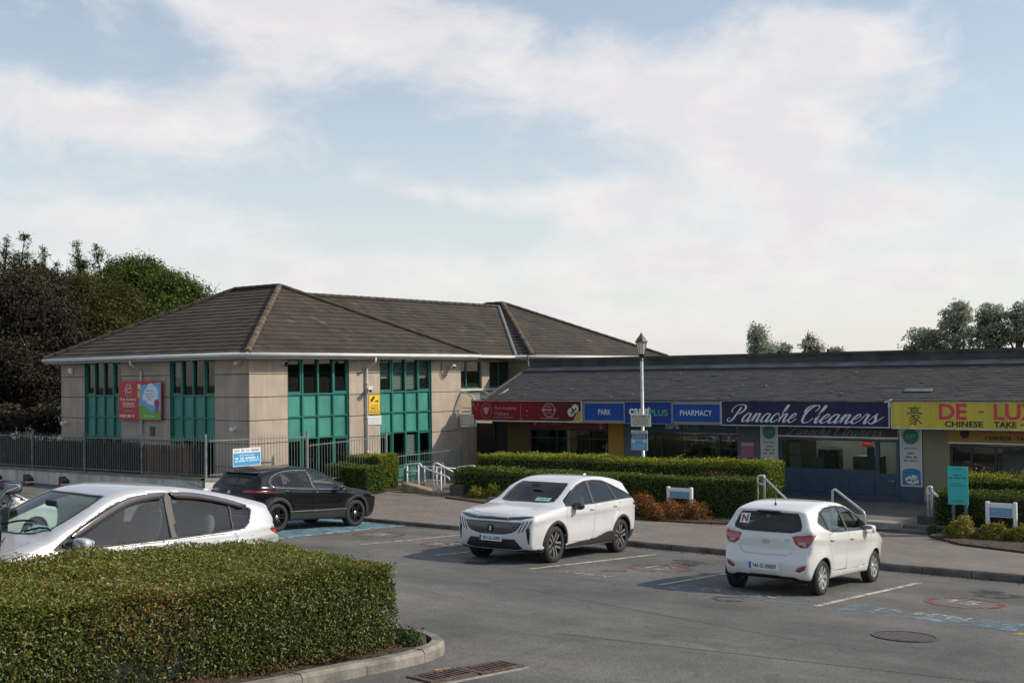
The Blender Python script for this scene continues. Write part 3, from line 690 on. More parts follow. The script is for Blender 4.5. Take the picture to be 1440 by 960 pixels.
def hip_roof(x0, x1, y0, y1, ra, rb, ze, seed, front_light=True):
    sw, se, ne, nw = (Vector(p) for p in ((x0, y0, ze), (x1, y0, ze), (x1, y1, ze), (x0, y1, ze))); A, B = Vector(ra), Vector(rb)
    base = MB(); base.add([sw, se, ne, nw, A, B], [(0, 1, 4, 5), (1, 2, 4), (2, 3, 5, 4), (3, 0, 5), (0, 3, 2, 1)]); rf = part('roof', base, mat('roof_felt', (.05, .04, .03), .9), office)
    t = MB(); tile_face(t, [sw, se, A, B], seed=seed); tile_face(t, [se, ne, A], seed=seed+1); tile_face(t, [ne, nw, B, A], seed=seed+2); tile_face(t, [nw, sw, B], seed=seed+3)
    part('roof_tiles', t, M_TILE, rf, tint=True, kind='stuff', fix=False)
    up = Vector((0, 0, .04))
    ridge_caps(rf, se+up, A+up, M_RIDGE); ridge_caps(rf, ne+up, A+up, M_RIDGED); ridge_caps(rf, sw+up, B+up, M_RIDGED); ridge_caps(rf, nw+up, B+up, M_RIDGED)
    if (A-B).length > .5: ridge_caps(rf, B+up, A+up, M_RIDGED)
    g = MB()
    for a, b in ((sw, se), (se, ne), (ne, nw), (nw, sw)):
        dd = (b-a).normalized(); out = Vector((dd.y, -dd.x, 0))
        g.tube([a+out*.02-dd*.05+Vector((0, 0, -.03)), b+out*.02+dd*.05+Vector((0, 0, -.03))], .068, 8)
    part('gutter', g, M_GUT, office, True)
    s = MB(); s.box(x0+.02, x1-.02, y0+.02, y1-.02, ze-.16, ze-.02); part('soffit', s, mat('soffit', (.32, .31, .29), .8), office)
    return rf
rA = at_y(393, 403, 30.1); rB = at_y(330, 411.5, 30.1); rB.z = rA.z
hip_roof(-40.45, -29.1, 24.4, 35.8, rA, rB, ZE, 1)
hip_roof(-41.2, -29.1, 39.3, 50.2, (-34.9, 44.8, 7.22), (-35.9, 44.8, 7.22), ZE, 11)
t = MB(); lp = [Vector((-30.0, 35.0, ZE)), Vector((-30.0, 40.6, ZE)), Vector((-34.9, 44.6, 7.05)), Vector((-34.9, 31.4, 7.05))]
b = MB(); b.poly(lp); b.add([lp[2], lp[3], Vector((-39.8, 35, ZE)), Vector((-39.8, 40.6, ZE))], [(0, 1, 2, 3)]); lr = part('roof', b, mat('roof_felt', (.05, .04, .03)), office)
tile_face(t, lp, seed=31); part('roof_tiles', t, M_TILE, lr, tint=True, kind='stuff', fix=False)
ridge_caps(lr, lp[3]+Vector((0, 0, .03)), lp[2]+Vector((0, 0, .03)), M_RIDGED)
t = MB(); t.tube([(-29.98, BY1+.4, ZE-.03), (-29.98, 39.4, ZE-.03)], .068, 8); part('gutter', t, M_GUT, office, True)
s2 = (7.22-ZE)/(44.8-39.3); s1 = (7.05-ZE)/4.9
val = [Vector((-30-(z-ZE)/s1, 39.3+(z-ZE)/s2, z+.05)) for z in np.linspace(ZE, 7.0, 8)]
t = MB(); t.tube(val, .085, 6); part('lead_valley', t, mat('lead', (.17, .18, .185), .6, .2, var=.2, vscale=4), office, True)
# downpipes
def downpipe(x, y, ox, oy, z1=ZE-.1, z0=-.4, off=.5):
    t = MB(); t.tube(round_path([(x+ox*off, y+oy*off, z1), (x+ox*off, y+oy*off, z1-.16), (x+ox*.07, y+oy*.07, z1-.36), (x+ox*.07, y+oy*.07, z0)], .06), .042, 8)
    for z in (3.6, 2.4, 1.2): t.lathe([(.055, -.03), (.055, .03)], c=(x+ox*.07, y+oy*.07, z), n=8)
    part('downpipe', t, M_GUT, office, True)
downpipe(BX1, BY0+f1(514), 1, 0); downpipe(f2(201), BY0, 0, -1)
t = MB(); t.tube([(-29.2, 39.1, 4.6), (-29.2, 39.1, 3.5)], .05, 8); part('downpipe', t, mat('dark_pipe', (.06, .05, .045), .6), office, True)
# cameras, lights and alarm boxes on the walls
M_CAMW = mat('cam_white', (.72, .72, .70), .4)
def wall_cam(P, N, label, kind=0, face=None):
    P, N = Vector(P), Vector(N); th = thing('security_camera', label, 'security camera', P, 'security cameras on the building'); Z = Vector((0, 0, 1)); f = Vector(face or N).normalized()
    t = MB(); t.obox(P+N*.02, N, Z.cross(N), Z, .02, .05, .05); t.tube([P+N*.03, P+N*.14+Z*.02], .018, 6); part('bracket', t, M_CAMW, th)
    if kind == 0:
        s = f.cross(Z).normalized(); u = s.cross(f); c = P+N*.16+f*.10+Z*.05
        t = MB(); t.obox(c, f, s, u, .17, .055, .050); t.obox(c+u*.06+f*.03, f, s, u, .19, .065, .008); part('housing', t, M_CAMW, th)
        t = MB(); t.obox(c+f*.172, f, s, u, .004, .04, .036); part('lens', t, CMX_LENS, th)
    else:
        t = MB(); t.add(shift_pts(P+N*.16-Z*.03, .075), SPH_F); part('dome', t, M_CAMW if kind == 1 else CMX_LENS, th, True)
CMX_LENS = mat('lens_black', (.01, .01, .012), .1)
_s = MB()
for i in range(7):
    for j in range(12): _s.v.append((math.cos(-math.pi/2+math.pi*i/6)*math.cos(math.pi*j/6), math.cos(-math.pi/2+math.pi*i/6)*math.sin(math.pi*j/6), math.sin(-math.pi/2+math.pi*i/6)))
SPH_F = [(i*12+j, i*12+(j+1) % 12, (i+1)*12+(j+1) % 12, (i+1)*12+j) for i in range(6) for j in range(12)]
def shift_pts(c, r): return [(c[0]+r*x, c[1]+r*y, c[2]+r*z) for x, y, z in _s.v]
NX, NY = Vector((1, 0, 0)), Vector((0, -1, 0))
wall_cam(at_x(633, 516, BX1), NX, 'white security camera under the eaves at the far end of the sunlit wall', 0, (.7, -.6, -.25))
wall_cam(at_x(398, 511, BX1), NX, 'dark security camera at the eaves left of the first sunlit window bay', 2)
wall_cam(at_x(517, 548, BX1), NX, 'small white camera above the yellow notice', 0, (.6, -.7, -.3))
wall_cam(at_y(337, 509, BY0), NY, 'white camera under the eaves near the building corner on the shaded wall', 1)
wall_cam(at_y(331, 602, BY0), NY, 'white dome camera low on the shaded wall near the corner', 1)
wall_cam(at_y(93, 594, BY0), NY, 'white dome camera low at the left end of the shaded wall', 1)
P = at_y(101, 522, BY0); th = thing('alarm_box', 'white alarm box under the eaves at the left end of the shaded wall', 'alarm box', P)
t = MB(); t.cbox(P.x-.11, P.x+.11, BY0-.10, BY0-.002, P.z-.12, P.z+.12, .02); part('cover', t, M_CAMW, th)
t = MB(); t.cbox(P.x-.05, P.x+.05, BY0-.13, BY0-.101, P.z-.10, P.z-.04, .01); part('strobe', t, mat('strobe', (.6, .35, .1), .3), th)
P = at_y(215, 606, BY0); t = MB(); t.box(P.x-.13, P.x+.13, BY0-.03, BY0+.0, P.z-.16, P.z+.16)
for k in range(6): t.box(P.x-.11, P.x+.11, BY0-.045, BY0-.031, P.z-.13+k*.045, P.z-.11+k*.045)
part('air_vent', t, mat('vent_grey', (.10, .095, .085), .7), office)
P = at_x(622, 524, BX1); t = MB(); t.tube(smooth_path([P+Vector((.03, -.05, .35)), P+Vector((.04, -.12, -.05)), P+Vector((.04, 0, -.22)), P+Vector((.05, .25, -.05))], 5), .014, 5); part('cable', t, mat('cable_black', (.02, .02, .02), .6), office, True)
CM_CHROME = mat("chrome", (.75, .76, .78), .12, 1.0)
# ================================================================ low parade of shops
SF_Y, FA_Y = 36.6, 35.2
M_SLATE = mat('slate', (1, 1, 1), .8, attr=[(.036, .036, .036), (.045, .044, .043), (.056, .054, .052), (.040, .039, .038)], var=.3, vscale=1.5)
M_ALU = mat('aluminium', (.55, .56, .58), .35, .7)
M_TRIMW = mat('white_trim', (.50, .49, .48), .5, var=.10, vscale=3, streak=.2)
M_FASG = mat('fascia_grey', (.34, .34, .35), .5)
M_SGLASS = glass_mat('shop_glass', (.85, .92, .90), .66, ior=1.5)
def sx(px): return at_y(px, 640, SF_Y).x
def fx(px): return at_y(px, 580, FA_Y).x
parade = thing('shop_parade', 'low row of shops with dark slate roof and overhanging sign canopy', 'building', (-20, SF_Y, FORE_Z))
PX0, PX1 = -28.3, 4.0
WASH = 0
RB, RT = Vector((0, FA_Y-.06, 2.93)), Vector((0, 38.0, 4.08))
b = MB(); b.add([(PX0, RB.y, RB.z), (PX1, RB.y, RB.z), (PX1, RT.y, RT.z), (PX0, RT.y, RT.z), (PX0, 38.0, RB.z), (PX1, 38.0, RB.z)], [(0, 1, 2, 3), (0, 3, 4), (1, 5, 2), (0, 4, 5, 1)])
b.box(PX0, PX1, 38.001, 46, 3.5, 4.02)
pr = part('roof', b, mat('roof_felt', (.05, .04, .03)), parade)
t = MB(); tile_face(t, [(PX0-.05, RB.y-.05, RB.z-.02), (PX1, RB.y-.05, RB.z-.02), (PX1, RT.y, RT.z), (PX0-.05, RT.y, RT.z)], exp=.19, tw=.28, lift=.013, seed=5, jit=.006)
part('roof_slates', t, M_SLATE, pr, tint=True, kind='stuff', fix=False)
rg = random.Random(9)
t = MB(); n = Vector((0, -(RT.z-RB.z), RT.y-RB.y)).normalized()
for i in range(16):                                     # slipped slates and bits of moss or paper
    x = rg.uniform(-27, -6); k = rg.uniform(.03, .9); p = RB.lerp(RT, k); t.obox((x, p.y, p.z+.035), (1, 0, 0), n.cross((1, 0, 0)), n, rg.uniform(.02, .06), rg.uniform(.015, .03), .010)
part('slate_chip', t, mat('slate_chip', (.17, .17, .165), .8, var=.4, vscale=3), pr, kind='stuff')
t = MB(); t.obox((-12.15, RB.lerp(RT, .22).y, RB.lerp(RT, .22).z+.035), (1, 0, 0), n.cross((1, 0, 0)), n, .42, .11, .008); part('lead_patch', t, mat('weathered_lead', (.135, .145, .150), .7, var=.35, vscale=1.2), pr)
t = MB(); t.obox(((PX0+PX1)/2, RB.lerp(RT, .93).y, RB.lerp(RT, .93).z+.04), (1, 0, 0), n.cross((1, 0, 0)), n, (PX1-PX0)/2, .17, .012); part('lead_flashing', t, mat('weathered_lead', (.135, .145, .150), .7, var=.35, vscale=1.2), pr)
t = MB(); t.box(PX0, PX1, 37.98, 38.25, 4.05, 4.42); t.box(PX0, PX1, 37.94, 38.28, 4.36, 4.46); part('upstand', t, mat('felt_upstand', (.055, .055, .052), .85, var=.4, vscale=1.5), pr)
t = MB(); t.obox((PX0-.04, (RB.y+RT.y)/2, (RB.z+RT.z)/2+.03), (1, 0, 0), n.cross((1, 0, 0)), n, .05, 1.62, .03); part('verge', t, M_JOINT, pr)
# canopy behind the signs
t = MB(); t.box(PX0-.75, PX1, FA_Y+.02, FA_Y+.20, 2.10, 2.92); part('fascia_board', t, M_FASG, parade)
t = MB(); t.box(PX0-.7, PX1, FA_Y+.2, SF_Y, 2.13, 2.19); part('canopy_soffit', t, mat('soffit_grey', (.16, .16, .16), .8), parade)
# interiors
t = MB(); t.box(-27.5, PX1, 39.55, 39.7, -.2, 3); t.box(-27.5, PX1, SF_Y+.15, 39.5, 2.30, 2.36)
for px in (735, 862, 1052, 1290): t.box(sx(px)-.06, sx(px)+.06, SF_Y+.2, 39.5, -.2, 2.3)
part('inner_wall', t, mat('inner_wall', (.26, .255, .24), .9), parade)
t = MB(); t.box(-29.5, PX1, SF_Y+.2, SF_Y+.3, 2.19, 3.0); part('bulkhead', t, mat('inner_dark', (.03, .03, .03), .9), parade)
def pier(p0, p1, m, z1=2.13, y=SF_Y, name='pillar', d=.30):
    t = MB(); t.cbox(sx(p0), sx(p1), y-.02, y+d, FORE_Z, z1, .008); return part(name, t, m, parade)
M_MUST = mat('mustard_paint', (.40, .235, .045), .8, var=.1, vscale=2); M_OLIVE = mat('olive_paint', (.27, .25, .165), .85, var=.08, vscale=2); M_GREYP = mat('grey_paint', (.135, .145, .16), .8, var=.08, vscale=2); M_DKBR = mat('dark_brown', (.12, .075, .025), .8)
M_BLUW = mat('blue_joinery', (.045, .085, .128), .5, var=.12, vscale=3); M_BLKF = mat('black_frame', (.02, .02, .022), .4)
pier(714, 746, M_DKBR); pier(856, 878, M_MUST); pier(878.5, 909, M_GREYP); pier(1038, 1069, M_GREYP); pier(1298, 1336, M_OLIVE)
pier(1069.5, 1096, M_GREYP); pier(1265, 1297.5, M_BLUW)
t = MB(); t.box(-29.4, sx(714)-.01, SF_Y+.35, SF_Y+.45, FORE_Z, 2.13); part('recess_wall', t, mat('inner_dark', (.03, .03, .03)), parade)
dr = MB(); dr.cbox(sx(664), sx(690), SF_Y+.28, SF_Y+.345, FORE_Z, 1.95, .01); d = part('door', dr, mat('dark_door', (.022, .026, .024), .35), parade)
t = MB(); t.tube([(sx(687), SF_Y+.24, .75), (sx(687), SF_Y+.24, 1.05)], .015, 6); part('handle', t, CM_CHROME, d)
def shopfront(p0, p1, z0, z1, mull, frame, fw=.05, riser=None, trans=()):
    x0, x1 = sx(p0), sx(p1); f = MB()
    xs = [x0]+[sx(m) for m in mull]+[x1]
    for i, x in enumerate(xs): f.box(x-(0 if i == 0 else fw/2), x+(fw if i == 0 else 0 if i == len(xs)-1 else fw/2)-(fw if i == len(xs)-1 else 0)+(fw if i == len(xs)-1 else 0), SF_Y+.02, SF_Y+.10, z0, z1)
    f.box(x0, x1, SF_Y+.012, SF_Y+.11, z1-fw, z1+.003); f.box(x0, x1, SF_Y+.012, SF_Y+.11, z0-.003, z0+fw)
    for z in trans: f.box(x0, x1, SF_Y+.03, SF_Y+.09, z-fw/2, z+fw/2)
    fo = part('shop_window', f, frame, parade)
    for a, b in zip(xs[:-1], xs[1:]):
        t = MB(); t.box(a+fw*.6, b-fw*.6, SF_Y+.055, SF_Y+.065, z0+fw, z1-fw); part('pane', t, M_SGLASS, fo)
    if riser is not None:
        t = MB(); t.box(x0, x1, SF_Y+.02, SF_Y+.12, FORE_Z, z0-.005)
        n = max(1, int((x1-x0)/.75)); w = (x1-x0)/n
        for i in range(n): t.cbox(x0+i*w+.08, x0+(i+1)*w-.08, SF_Y-.005, SF_Y+.019, FORE_Z+.14, z0-.10, .006)
        part('stall_riser', t, riser, parade)
    return fo
shopfront(746.5, 855.5, .35, 1.78, (783, 829), M_BLKF, riser=M_BLKF, trans=(1.45,))
shopfront(909.5, 1037.5, .10, 1.72, (931, 1012), M_BLKF, riser=M_BLKF)
shopfront(1096.5, 1232, .62, 1.67, (), M_BLUW, .07, riser=M_BLUW)
t = MB(); x0, x1 = sx(1232.5), sx(1264.5)
t.box(x0, x0+.09, SF_Y, SF_Y+.09, FORE_Z, 1.67); t.box(x1-.09, x1, SF_Y, SF_Y+.09, FORE_Z, 1.67); t.box(x0+.09, x1-.09, SF_Y, SF_Y+.09, 1.58, 1.67); t.box(x0+.09, x1-.09, SF_Y+.01, SF_Y+.08, FORE_Z+.02, .60); t.cbox(x0+.17, x1-.17, SF_Y-.008, SF_Y+.012, FORE_Z+.15, .48, .006)
d = part('door', t, M_BLUW, parade); t = MB(); t.box(x0+.09, x1-.09, SF_Y+.04, SF_Y+.05, .60, 1.58); part('pane', t, M_SGLASS, d)
t = MB(); t.cbox(x0+.32, x0+.58, SF_Y-.02, SF_Y+.005, .36, .43, .006); part('letter_plate', t, CM_CHROME, d); t = MB(); t.tube([(x0+.06, SF_Y-.05, .72), (x0+.06, SF_Y-.05, 1.0)], .014, 6); part('handle', t, CM_CHROME, d)
shopfront(1336.5, 1500, .45, 1.55, (1366, 1400, 1452), M_BLKF, .06, riser=mat('dark_tiles', (.05, .04, .035), .4))
# fluorescent fittings on the shop ceilings
def ceiling_light(label, p0, p1, y, k):
    x0, x1 = sx(p0), sx(p1); th = thing('ceiling_light', label, 'light', ((x0+x1)/2, y, 2.26)); t = MB(); t.cbox(x0, x1, y-.14, y+.14, 2.235, 2.299, .008); part('housing', t, M_TRIMW, th)
    t = MB(); t.box(x0+.03, x1-.03, y-.11, y+.11, 2.222, 2.234); part('diffuser', t, mat('tube_light_%d' % int(k*10), (.9, .9, .85), .5, emit=((1.0, .97, .90), k)), th)
ceiling_light('left ceiling light inside the dry cleaner', 1108, 1150, 38.2, 13); ceiling_light('right ceiling light inside the dry cleaner', 1180, 1222, 38.2, 13)
ceiling_light('left ceiling light inside the chemist', 925, 960, 38.0, 10); ceiling_light('right ceiling light inside the chemist', 985, 1020, 38.0, 10); ceiling_light('ceiling light inside the takeaway', 1370, 1420, 38.2, 9)
# things standing behind the shop windows
def stock(name, label, items, m, cat='shop stock', tint=True):
    t = MB()
    for (p0, p1, za, zb_, y, tt) in items: t.t = tt; t.cbox(sx(p0), sx(p1), y, y+.3, za, zb_, .01)
    return solo(name, t, m, label, cat, tint=True, kind='stuff')
M_STOCK = mat('stock', (1, 1, 1), .6, attr=[(.05, .05, .05), (.25, .25, .22), (.55, .52, .48), (.35, .08, .16), (.10, .20, .35), (.45, .40, .15)])
rg = random.Random(21); it = []
for i in range(150):
    p = rg.uniform(932, 1030); r = rg.choice((.35, .62, .9, 1.18, 1.42)); it.append((p, p+rg.uniform(2, 6), r, r+rg.uniform(.08, .22), 38.0+rg.uniform(0, 1.0), rg.random()))
stock('shop_stock', 'rows of packets on shelves behind the dark chemist window', it, M_STOCK)
def shelf(label, p0, p1, y, zs):
    th = thing('shelf_unit', label, 'shelf', ((sx(p0)+sx(p1))/2, y, FORE_Z)); w = mat('shelf_white', (.5, .5, .48), .5)
    for p in (p0, p1): t = MB(); t.box(sx(p)-.015, sx(p)+.015, y, y+.03, FORE_Z, 1.55); part('post', t, w, th)
    for z in zs: t = MB(); t.box(sx(p0)+.016, sx(p1)-.016, y, y+.35, z-.02, z); part('shelf', t, w, th)
shelf('pale shelf unit on the left behind the chemist window', 937, 976, 37.9, (.35, .62, .9, 1.18, 1.42)); shelf('pale shelf unit on the right behind the chemist window', 985, 1030, 37.9, (.35, .62, .9, 1.18, 1.42))
def panel(name, label, cat, p0, p1, za, zb_, y, m, d=.02):
    t = MB(); t.cbox(sx(p0), sx(p1), y, y+d, za, zb_, .004); return solo(name, t, m, label, cat)
M_PAPER = mat('paper', (.66, .66, .63), .7); M_MINT = mat('mint_paper', (.42, .56, .50), .7); M_PINK = mat('pink_poster', (.42, .12, .26), .6); M_PURP = mat('purple_poster', (.20, .07, .22), .6)
panel('poster', 'purple poster low in the chemist window', 'poster', 983, 994, .62, .92, SF_Y+.10, M_PURP); panel('poster', 'pale poster in the left part of the chemist window', 'poster', 916, 928, .75, 1.45, SF_Y+.13, mat('grey_poster', (.30, .30, .30), .6)); panel('poster', 'white notice low in the middle of the chemist window', 'poster', 952, 974, .35, .72, SF_Y+.10, M_PAPER); panel('poster', 'small pink leaflet at the right of the chemist window', 'poster', 1030, 1036, .55, .85, SF_Y+.11, M_PINK)
th = thing('wall_poster', 'pink poster with pale heading on the grey pillar by the chemist', 'poster', (sx(1053), SF_Y-.02, 1.2))
t = MB(); t.box(sx(1043), sx(1061), SF_Y-.035, SF_Y-.0215, .98, 1.48); part('sheet', t, M_PINK, th); t = MB(); t.box(sx(1043.5), sx(1060.5), SF_Y-.039, SF_Y-.0352, 1.36, 1.46); part('heading', t, mat('pale_pink', (.55, .35, .42), .6), th)
panel('counter', 'white counter behind the dry cleaner window', 'counter', 1174, 1212, -.1, 1.02, 38.1, M_PAPER, .6); panel('notice', 'white sheet at the top left of the dry cleaner window', 'notice', 1108, 1123, 1.12, 1.48, SF_Y+.12, M_PAPER); panel('notice', 'white sheet below another at the left of the dry cleaner window', 'notice', 1108.5, 1123.5, .68, 1.07, SF_Y+.12, M_PAPER); panel('notice', 'mint green sheet low in the dry cleaner window', 'notice', 1139, 1155, .66, 1.05, SF_Y+.12, M_MINT); panel('notice', 'narrow pale list at the right of the dry cleaner window', 'notice', 1217, 1228, .75, 1.42, SF_Y+.12, mat('grey_paper', (.38, .38, .37), .7))
th = thing('garment_rail', 'thin metal garment rail behind the dry cleaner window', 'rail', (sx(1155), 37.6, FORE_Z)); t = MB(); t.tube(round_path([(sx(1136), 37.5, -.2), (sx(1136), 37.5, 1.32), (sx(1168), 37.5, 1.32), (sx(1168), 37.5, -.2)], .05), .014, 6); part('frame', t, CM_CHROME, th)
t = MB()
for i in range(11):
    x = sx(1138+i*2.7); a = rg.uniform(.02, .045); t.cbox(x-a, x+a, 37.35, 37.75, .35+rg.uniform(0, .3), 1.26, .02)
part('garment', t, mat('garments', (.33, .32, .30), .9, var=.5, vscale=6), th, kind='stuff')
panel('shop_wall_lining', 'white wall lining inside the dry cleaner', 'wall panel', 1099, 1262, -.15, 1.50, 39.4, mat('lining_white', (.72, .72, .70), .8))
t = MB(); t.add(shift_pts((sx(1258), 38.2, .9), 1), SPH_F); t.v = [(sx(1256)+(x-sx(1258))*.28, 38.4+(y-38.2)*.25, .75+(z-.9)*.62) for x, y, z in t.v]; solo('clothes_bag', t, M_DARK, 'dark bagged clothes hanging behind the dry cleaner door', 'clothes', smooth=True)
th = thing('open_sign', 'red lit open sign hanging in the dry cleaner window', 'sign', (sx(1216), SF_Y+.2, 1.5)); t = MB(); t.box(sx(1209), sx(1224), SF_Y+.16, SF_Y+.19, 1.44, 1.60); part('case', t, M_BLKF, th)
t = fit_text('OPEN', .33, .10, bold=.02); place(t, ((sx(1209)+sx(1224))/2, SF_Y+.157, 1.52), (1, 0, 0), (0, 0, 1)); part('lettering', t, mat('red_led', (.8, .05, .04), .5, emit=((1.0, .08, .07), 1.6)), th)
panel('menu_poster', 'pale menu poster in the middle of the takeaway window', 'poster', 1386, 1399, .72, 1.22, SF_Y+.12, mat('menu_grey', (.34, .31, .30), .7)); panel('menu_poster', 'tall white price list at the right of the takeaway window', 'poster', 1408, 1450, .60, 1.30, SF_Y+.12, M_PAPER); panel('menu_poster', 'white sheet in the left pane of the takeaway window', 'poster', 1344, 1362, .55, 1.25, SF_Y+.5, mat('cream_sheet', (.46, .44, .38), .7)); panel('ceiling_panel', 'white board high behind the takeaway window', 'board', 1418, 1470, 1.30, 1.5, 38.4, M_PAPER)

# ================================================================ signs on the canopy
FZ0, FZ1 = 2.12, 2.88
def board(name, label, p0, p1, z0, z1, m, trim=None, y=FA_Y, depth=.05, tw=.03):
    x0, x1 = fx(p0), fx(p1)
    th = thing(name, label, 'sign', ((x0+x1)/2, y, z0))
    t = MB(); t.box(x0+.002, x1-.002, y-depth+.02, y+.018, z0, z1); part('panel', t, m, th)
    if x1-x0 > 3.5:                                     # butt joints of the sheets and their screw heads
        t = MB(); k = int((x1-x0)/1.7)
        for i in range(1, k): xx = x0+(x1-x0)*i/k; t.box(xx-.004, xx+.004, y-depth+.0185, y-depth+.0195, z0+.01, z1-.01)
        part('panel_joint', t, mat('joint_dark', (.03, .03, .035), .6), th)
    if trim:
        t = MB(); t.box(x0, x1, y-depth, y+.019, z1, z1+tw); t.box(x0, x1, y-depth, y+.019, z0-tw, z0); t.box(x0-.0, x0+tw, y-depth, y+.0185, z0+.001, z1-.001); t.box(x1-tw, x1, y-depth, y+.0185, z0+.001, z1-.001); part('frame', t, trim, th)
    return th, x0, x1, y-depth+.019
def letters(th, body, xc, zc, w, h, y, m, name='lettering', **k):
    t = fit_text(body, w, h, **k); place(t, (xc, y, zc), (1, 0, 0), (0, 0, 1)); return part(name, t, m, th, fix=False)
def flat(th, mb, xc, zc, y, m, name): place(mb, (xc, y, zc), (1, 0, 0), (0, 0, 1)); return part(name, mb, m, th, fix=False)
M_SRED = mat('sign_red', (.27, .012, .018), .5, col2=(.115, .012, .020), vscale=.30, detail=1, spec=.2, streak=.15); M_SWHT = mat('sign_white', (.74, .74, .74), .4); M_SPINK = mat('sign_pink', (.50, .25, .22), .5); M_SBLUE = mat('sign_blue', (.014, .070, .30), .5, spec=.2, streak=.15, var=.08, vscale=1.5); M_SBLU2 = mat('sign_deep_blue', (.012, .050, .23), .5, spec=.2, streak=.15, var=.08, vscale=1.5); M_SGRN = mat('sign_green', (.12, .42, .10), .4)
M_SNAVY = mat('sign_navy', (.022, .020, .070), .5, spec=.25, streak=.2, var=.12, vscale=1.2); M_SYEL = mat('sign_yellow', (.52, .42, .035), .45, streak=.16, var=.07, vscale=1.2); M_SREDL = mat('sign_red_letter', (.55, .035, .06), .4); M_SBLK = mat('sign_black', (.012, .012, .012), .5); M_SSIL = mat('sign_silver', (.60, .62, .68), .35)
def laurel(th, xc, zc, r, y, m):
    t = MB()
    for s in (-1, 1):
        for k in range(9):
            a = R(-80+k*19); x, z = s*r*math.cos(a)*.86, r*math.sin(a); ta = a+R(70)
            dx, dz = s*math.cos(ta), math.sin(ta); nx, nz = -dz, dx; L = r*.26
            for o in (-1, 1): t.prism([(x+nx*o*L*.1, z+nz*o*L*.1, 0), (x+dx*L*.4+nx*o*L*.45, z+dz*L*.4+nz*o*L*.45, 0), (x+dx*L+nx*o*L*.35, z+dz*L+nz*o*L*.35, 0)], (0, 0, .003))
    flat(th, t, xc, zc, y, m, 'laurel_wreath')
    t = MB(); t.prism([(-r*.45, r*.5, 0), (-r*.2, r*.42, 0), (0, r*.58, 0), (r*.25, r*.42, 0), (r*.5, r*.5, 0), (r*.42, -r*.05, 0), (r*.1, -r*.5, 0), (-r*.1, -r*.55, 0), (-r*.45, -r*.1, 0)], (0, 0, .003)); flat(th, t, xc, zc, y, m, 'crest')
# red nursery sign
th, x0, x1, y = board('nursery_sign', 'long red fascia sign with laurel crest at the left end of the canopy', 664, 820, FZ0+.03, FZ1-.02, M_SRED, M_TRIMW, depth=.07, tw=.045)
w = x1-x0; laurel(th, x0+w*.143, 2.50, .27, y, M_SPINK)
letters(th, 'Park Academy', x0+w*.325, 2.59, 1.0, .15, y, M_SPINK); letters(th, 'Childcare', x0+w*.285, 2.40, .68, .14, y, M_SPINK)
t = MB(); print_lines(t, x0+w*.21, x0+w*.40, 0, .035, 3); t.v = [(a-(x0+w*.3), b, c) for a, b, c in t.v]; flat(th, t, x0+w*.3, 2.26, y, M_SPINK, 'small_print')
t = MB(); t.box(-.006, .006, -.28, .24, 0, .002); t.box(-.006, .10, -.29, -.275, 0, .002); flat(th, t, x0+w*.462, 2.50, y, M_SPINK, 'divider')
t = MB(); ring(t, 0, 0, .27, .245, n=30, d=.003); ring(t, 0, 0, .22, .21, n=30, d=.003); flat(th, t, x0+w*.715, 2.54, y, M_SPINK, 'round_emblem'); t = MB(); print_lines(t, -.33, .33, 0, .09, 5, z=.005); print_lines(t, -.12, .12, .12, .04, 6); print_lines(t, -.12, .12, -.12, .04, 7); flat(th, t, x0+w*.715, 2.55, y, M_SPINK, 'emblem_band')
t = MB(); print_lines(t, -.4, .4, 0, .04, 8); flat(th, t, x0+w*.72, 2.25, y, M_SPINK, 'small_print')
t = MB(); rg = random.Random(4)
for (u, v, r) in ((.02, .24, .035), (.045, .08, .03), (.065, .25, .03), (.03, .17, .02), (.52, .0, .028), (.515, -.16, .022), (.06, .02, .02)):
    ellipse(t, x0+w*u-(x0+w*.3), v, r, r, n=10)
flat(th, t, x0+w*.3, 2.50, y, M_SPINK, 'star')
for (u, v, r, m, nm) in ((.905, -.03, .15, mat('sign_cream', (.55, .50, .42), .5), 'petal'), (.94, .10, .15, mat('sign_cream', (.55, .50, .42), .5), 'petal')):
    t = MB(); ellipse(t, 0, 0, r, r*1.05, n=18); flat(th, t, x0+w*u, 2.5+v, y, m, nm); t = MB(); ellipse(t, 0, 0, r*.3, r*.3, z=.003, n=12); flat(th, t, x0+w*u+.02, 2.5+v-.02, y, M_SBLK, 'petal_eye')
t = MB(); t.prism([(-.32, -.17, 0), (.03, -.17, 0), (.03, .22, 0), (-.10, .16, 0), (-.24, .0, 0)], (0, 0, .002)); flat(th, t, x1-.08, 2.32, y, mat('sign_ochre', (.45, .28, .06), .5), 'corner_shape')
# chemist panels on a grey band
th, x0, x1, y = board('park_sign', 'blue sign panel reading PARK beside the red sign', 822, 879, 2.20, 2.79, M_SBLUE, M_FASG, tw=.02); letters(th, 'PARK', (x0+x1)/2+.02, 2.49, .52, .19, y, M_SWHT)
th, x0, x1, y = board('chemist_sign', 'deeper blue sign panel with white and green name above the lamp notice', 879.5, 946, 2.12, 2.84, M_SBLU2, M_FASG, depth=.08, tw=.012)
w = x1-x0; letters(th, 'care', x0+w*.31, 2.51, w*.43, .23, y, M_SWHT, bold=.03); letters(th, 'PLUS', x0+w*.725, 2.49, w*.38, .21, y, M_SGRN); letters(th, '+', x0+w*.525, 2.62, .10, .12, y, M_SWHT, bold=.02)
th, x0, x1, y = board('pharmacy_sign', 'blue sign panel reading PHARMACY', 946.5, 1014, 2.19, 2.78, M_SBLUE, M_FASG, tw=.02); letters(th, 'PHARMACY', (x0+x1)/2-.02, 2.49, (x1-x0)*.66, .185, y, M_SWHT)
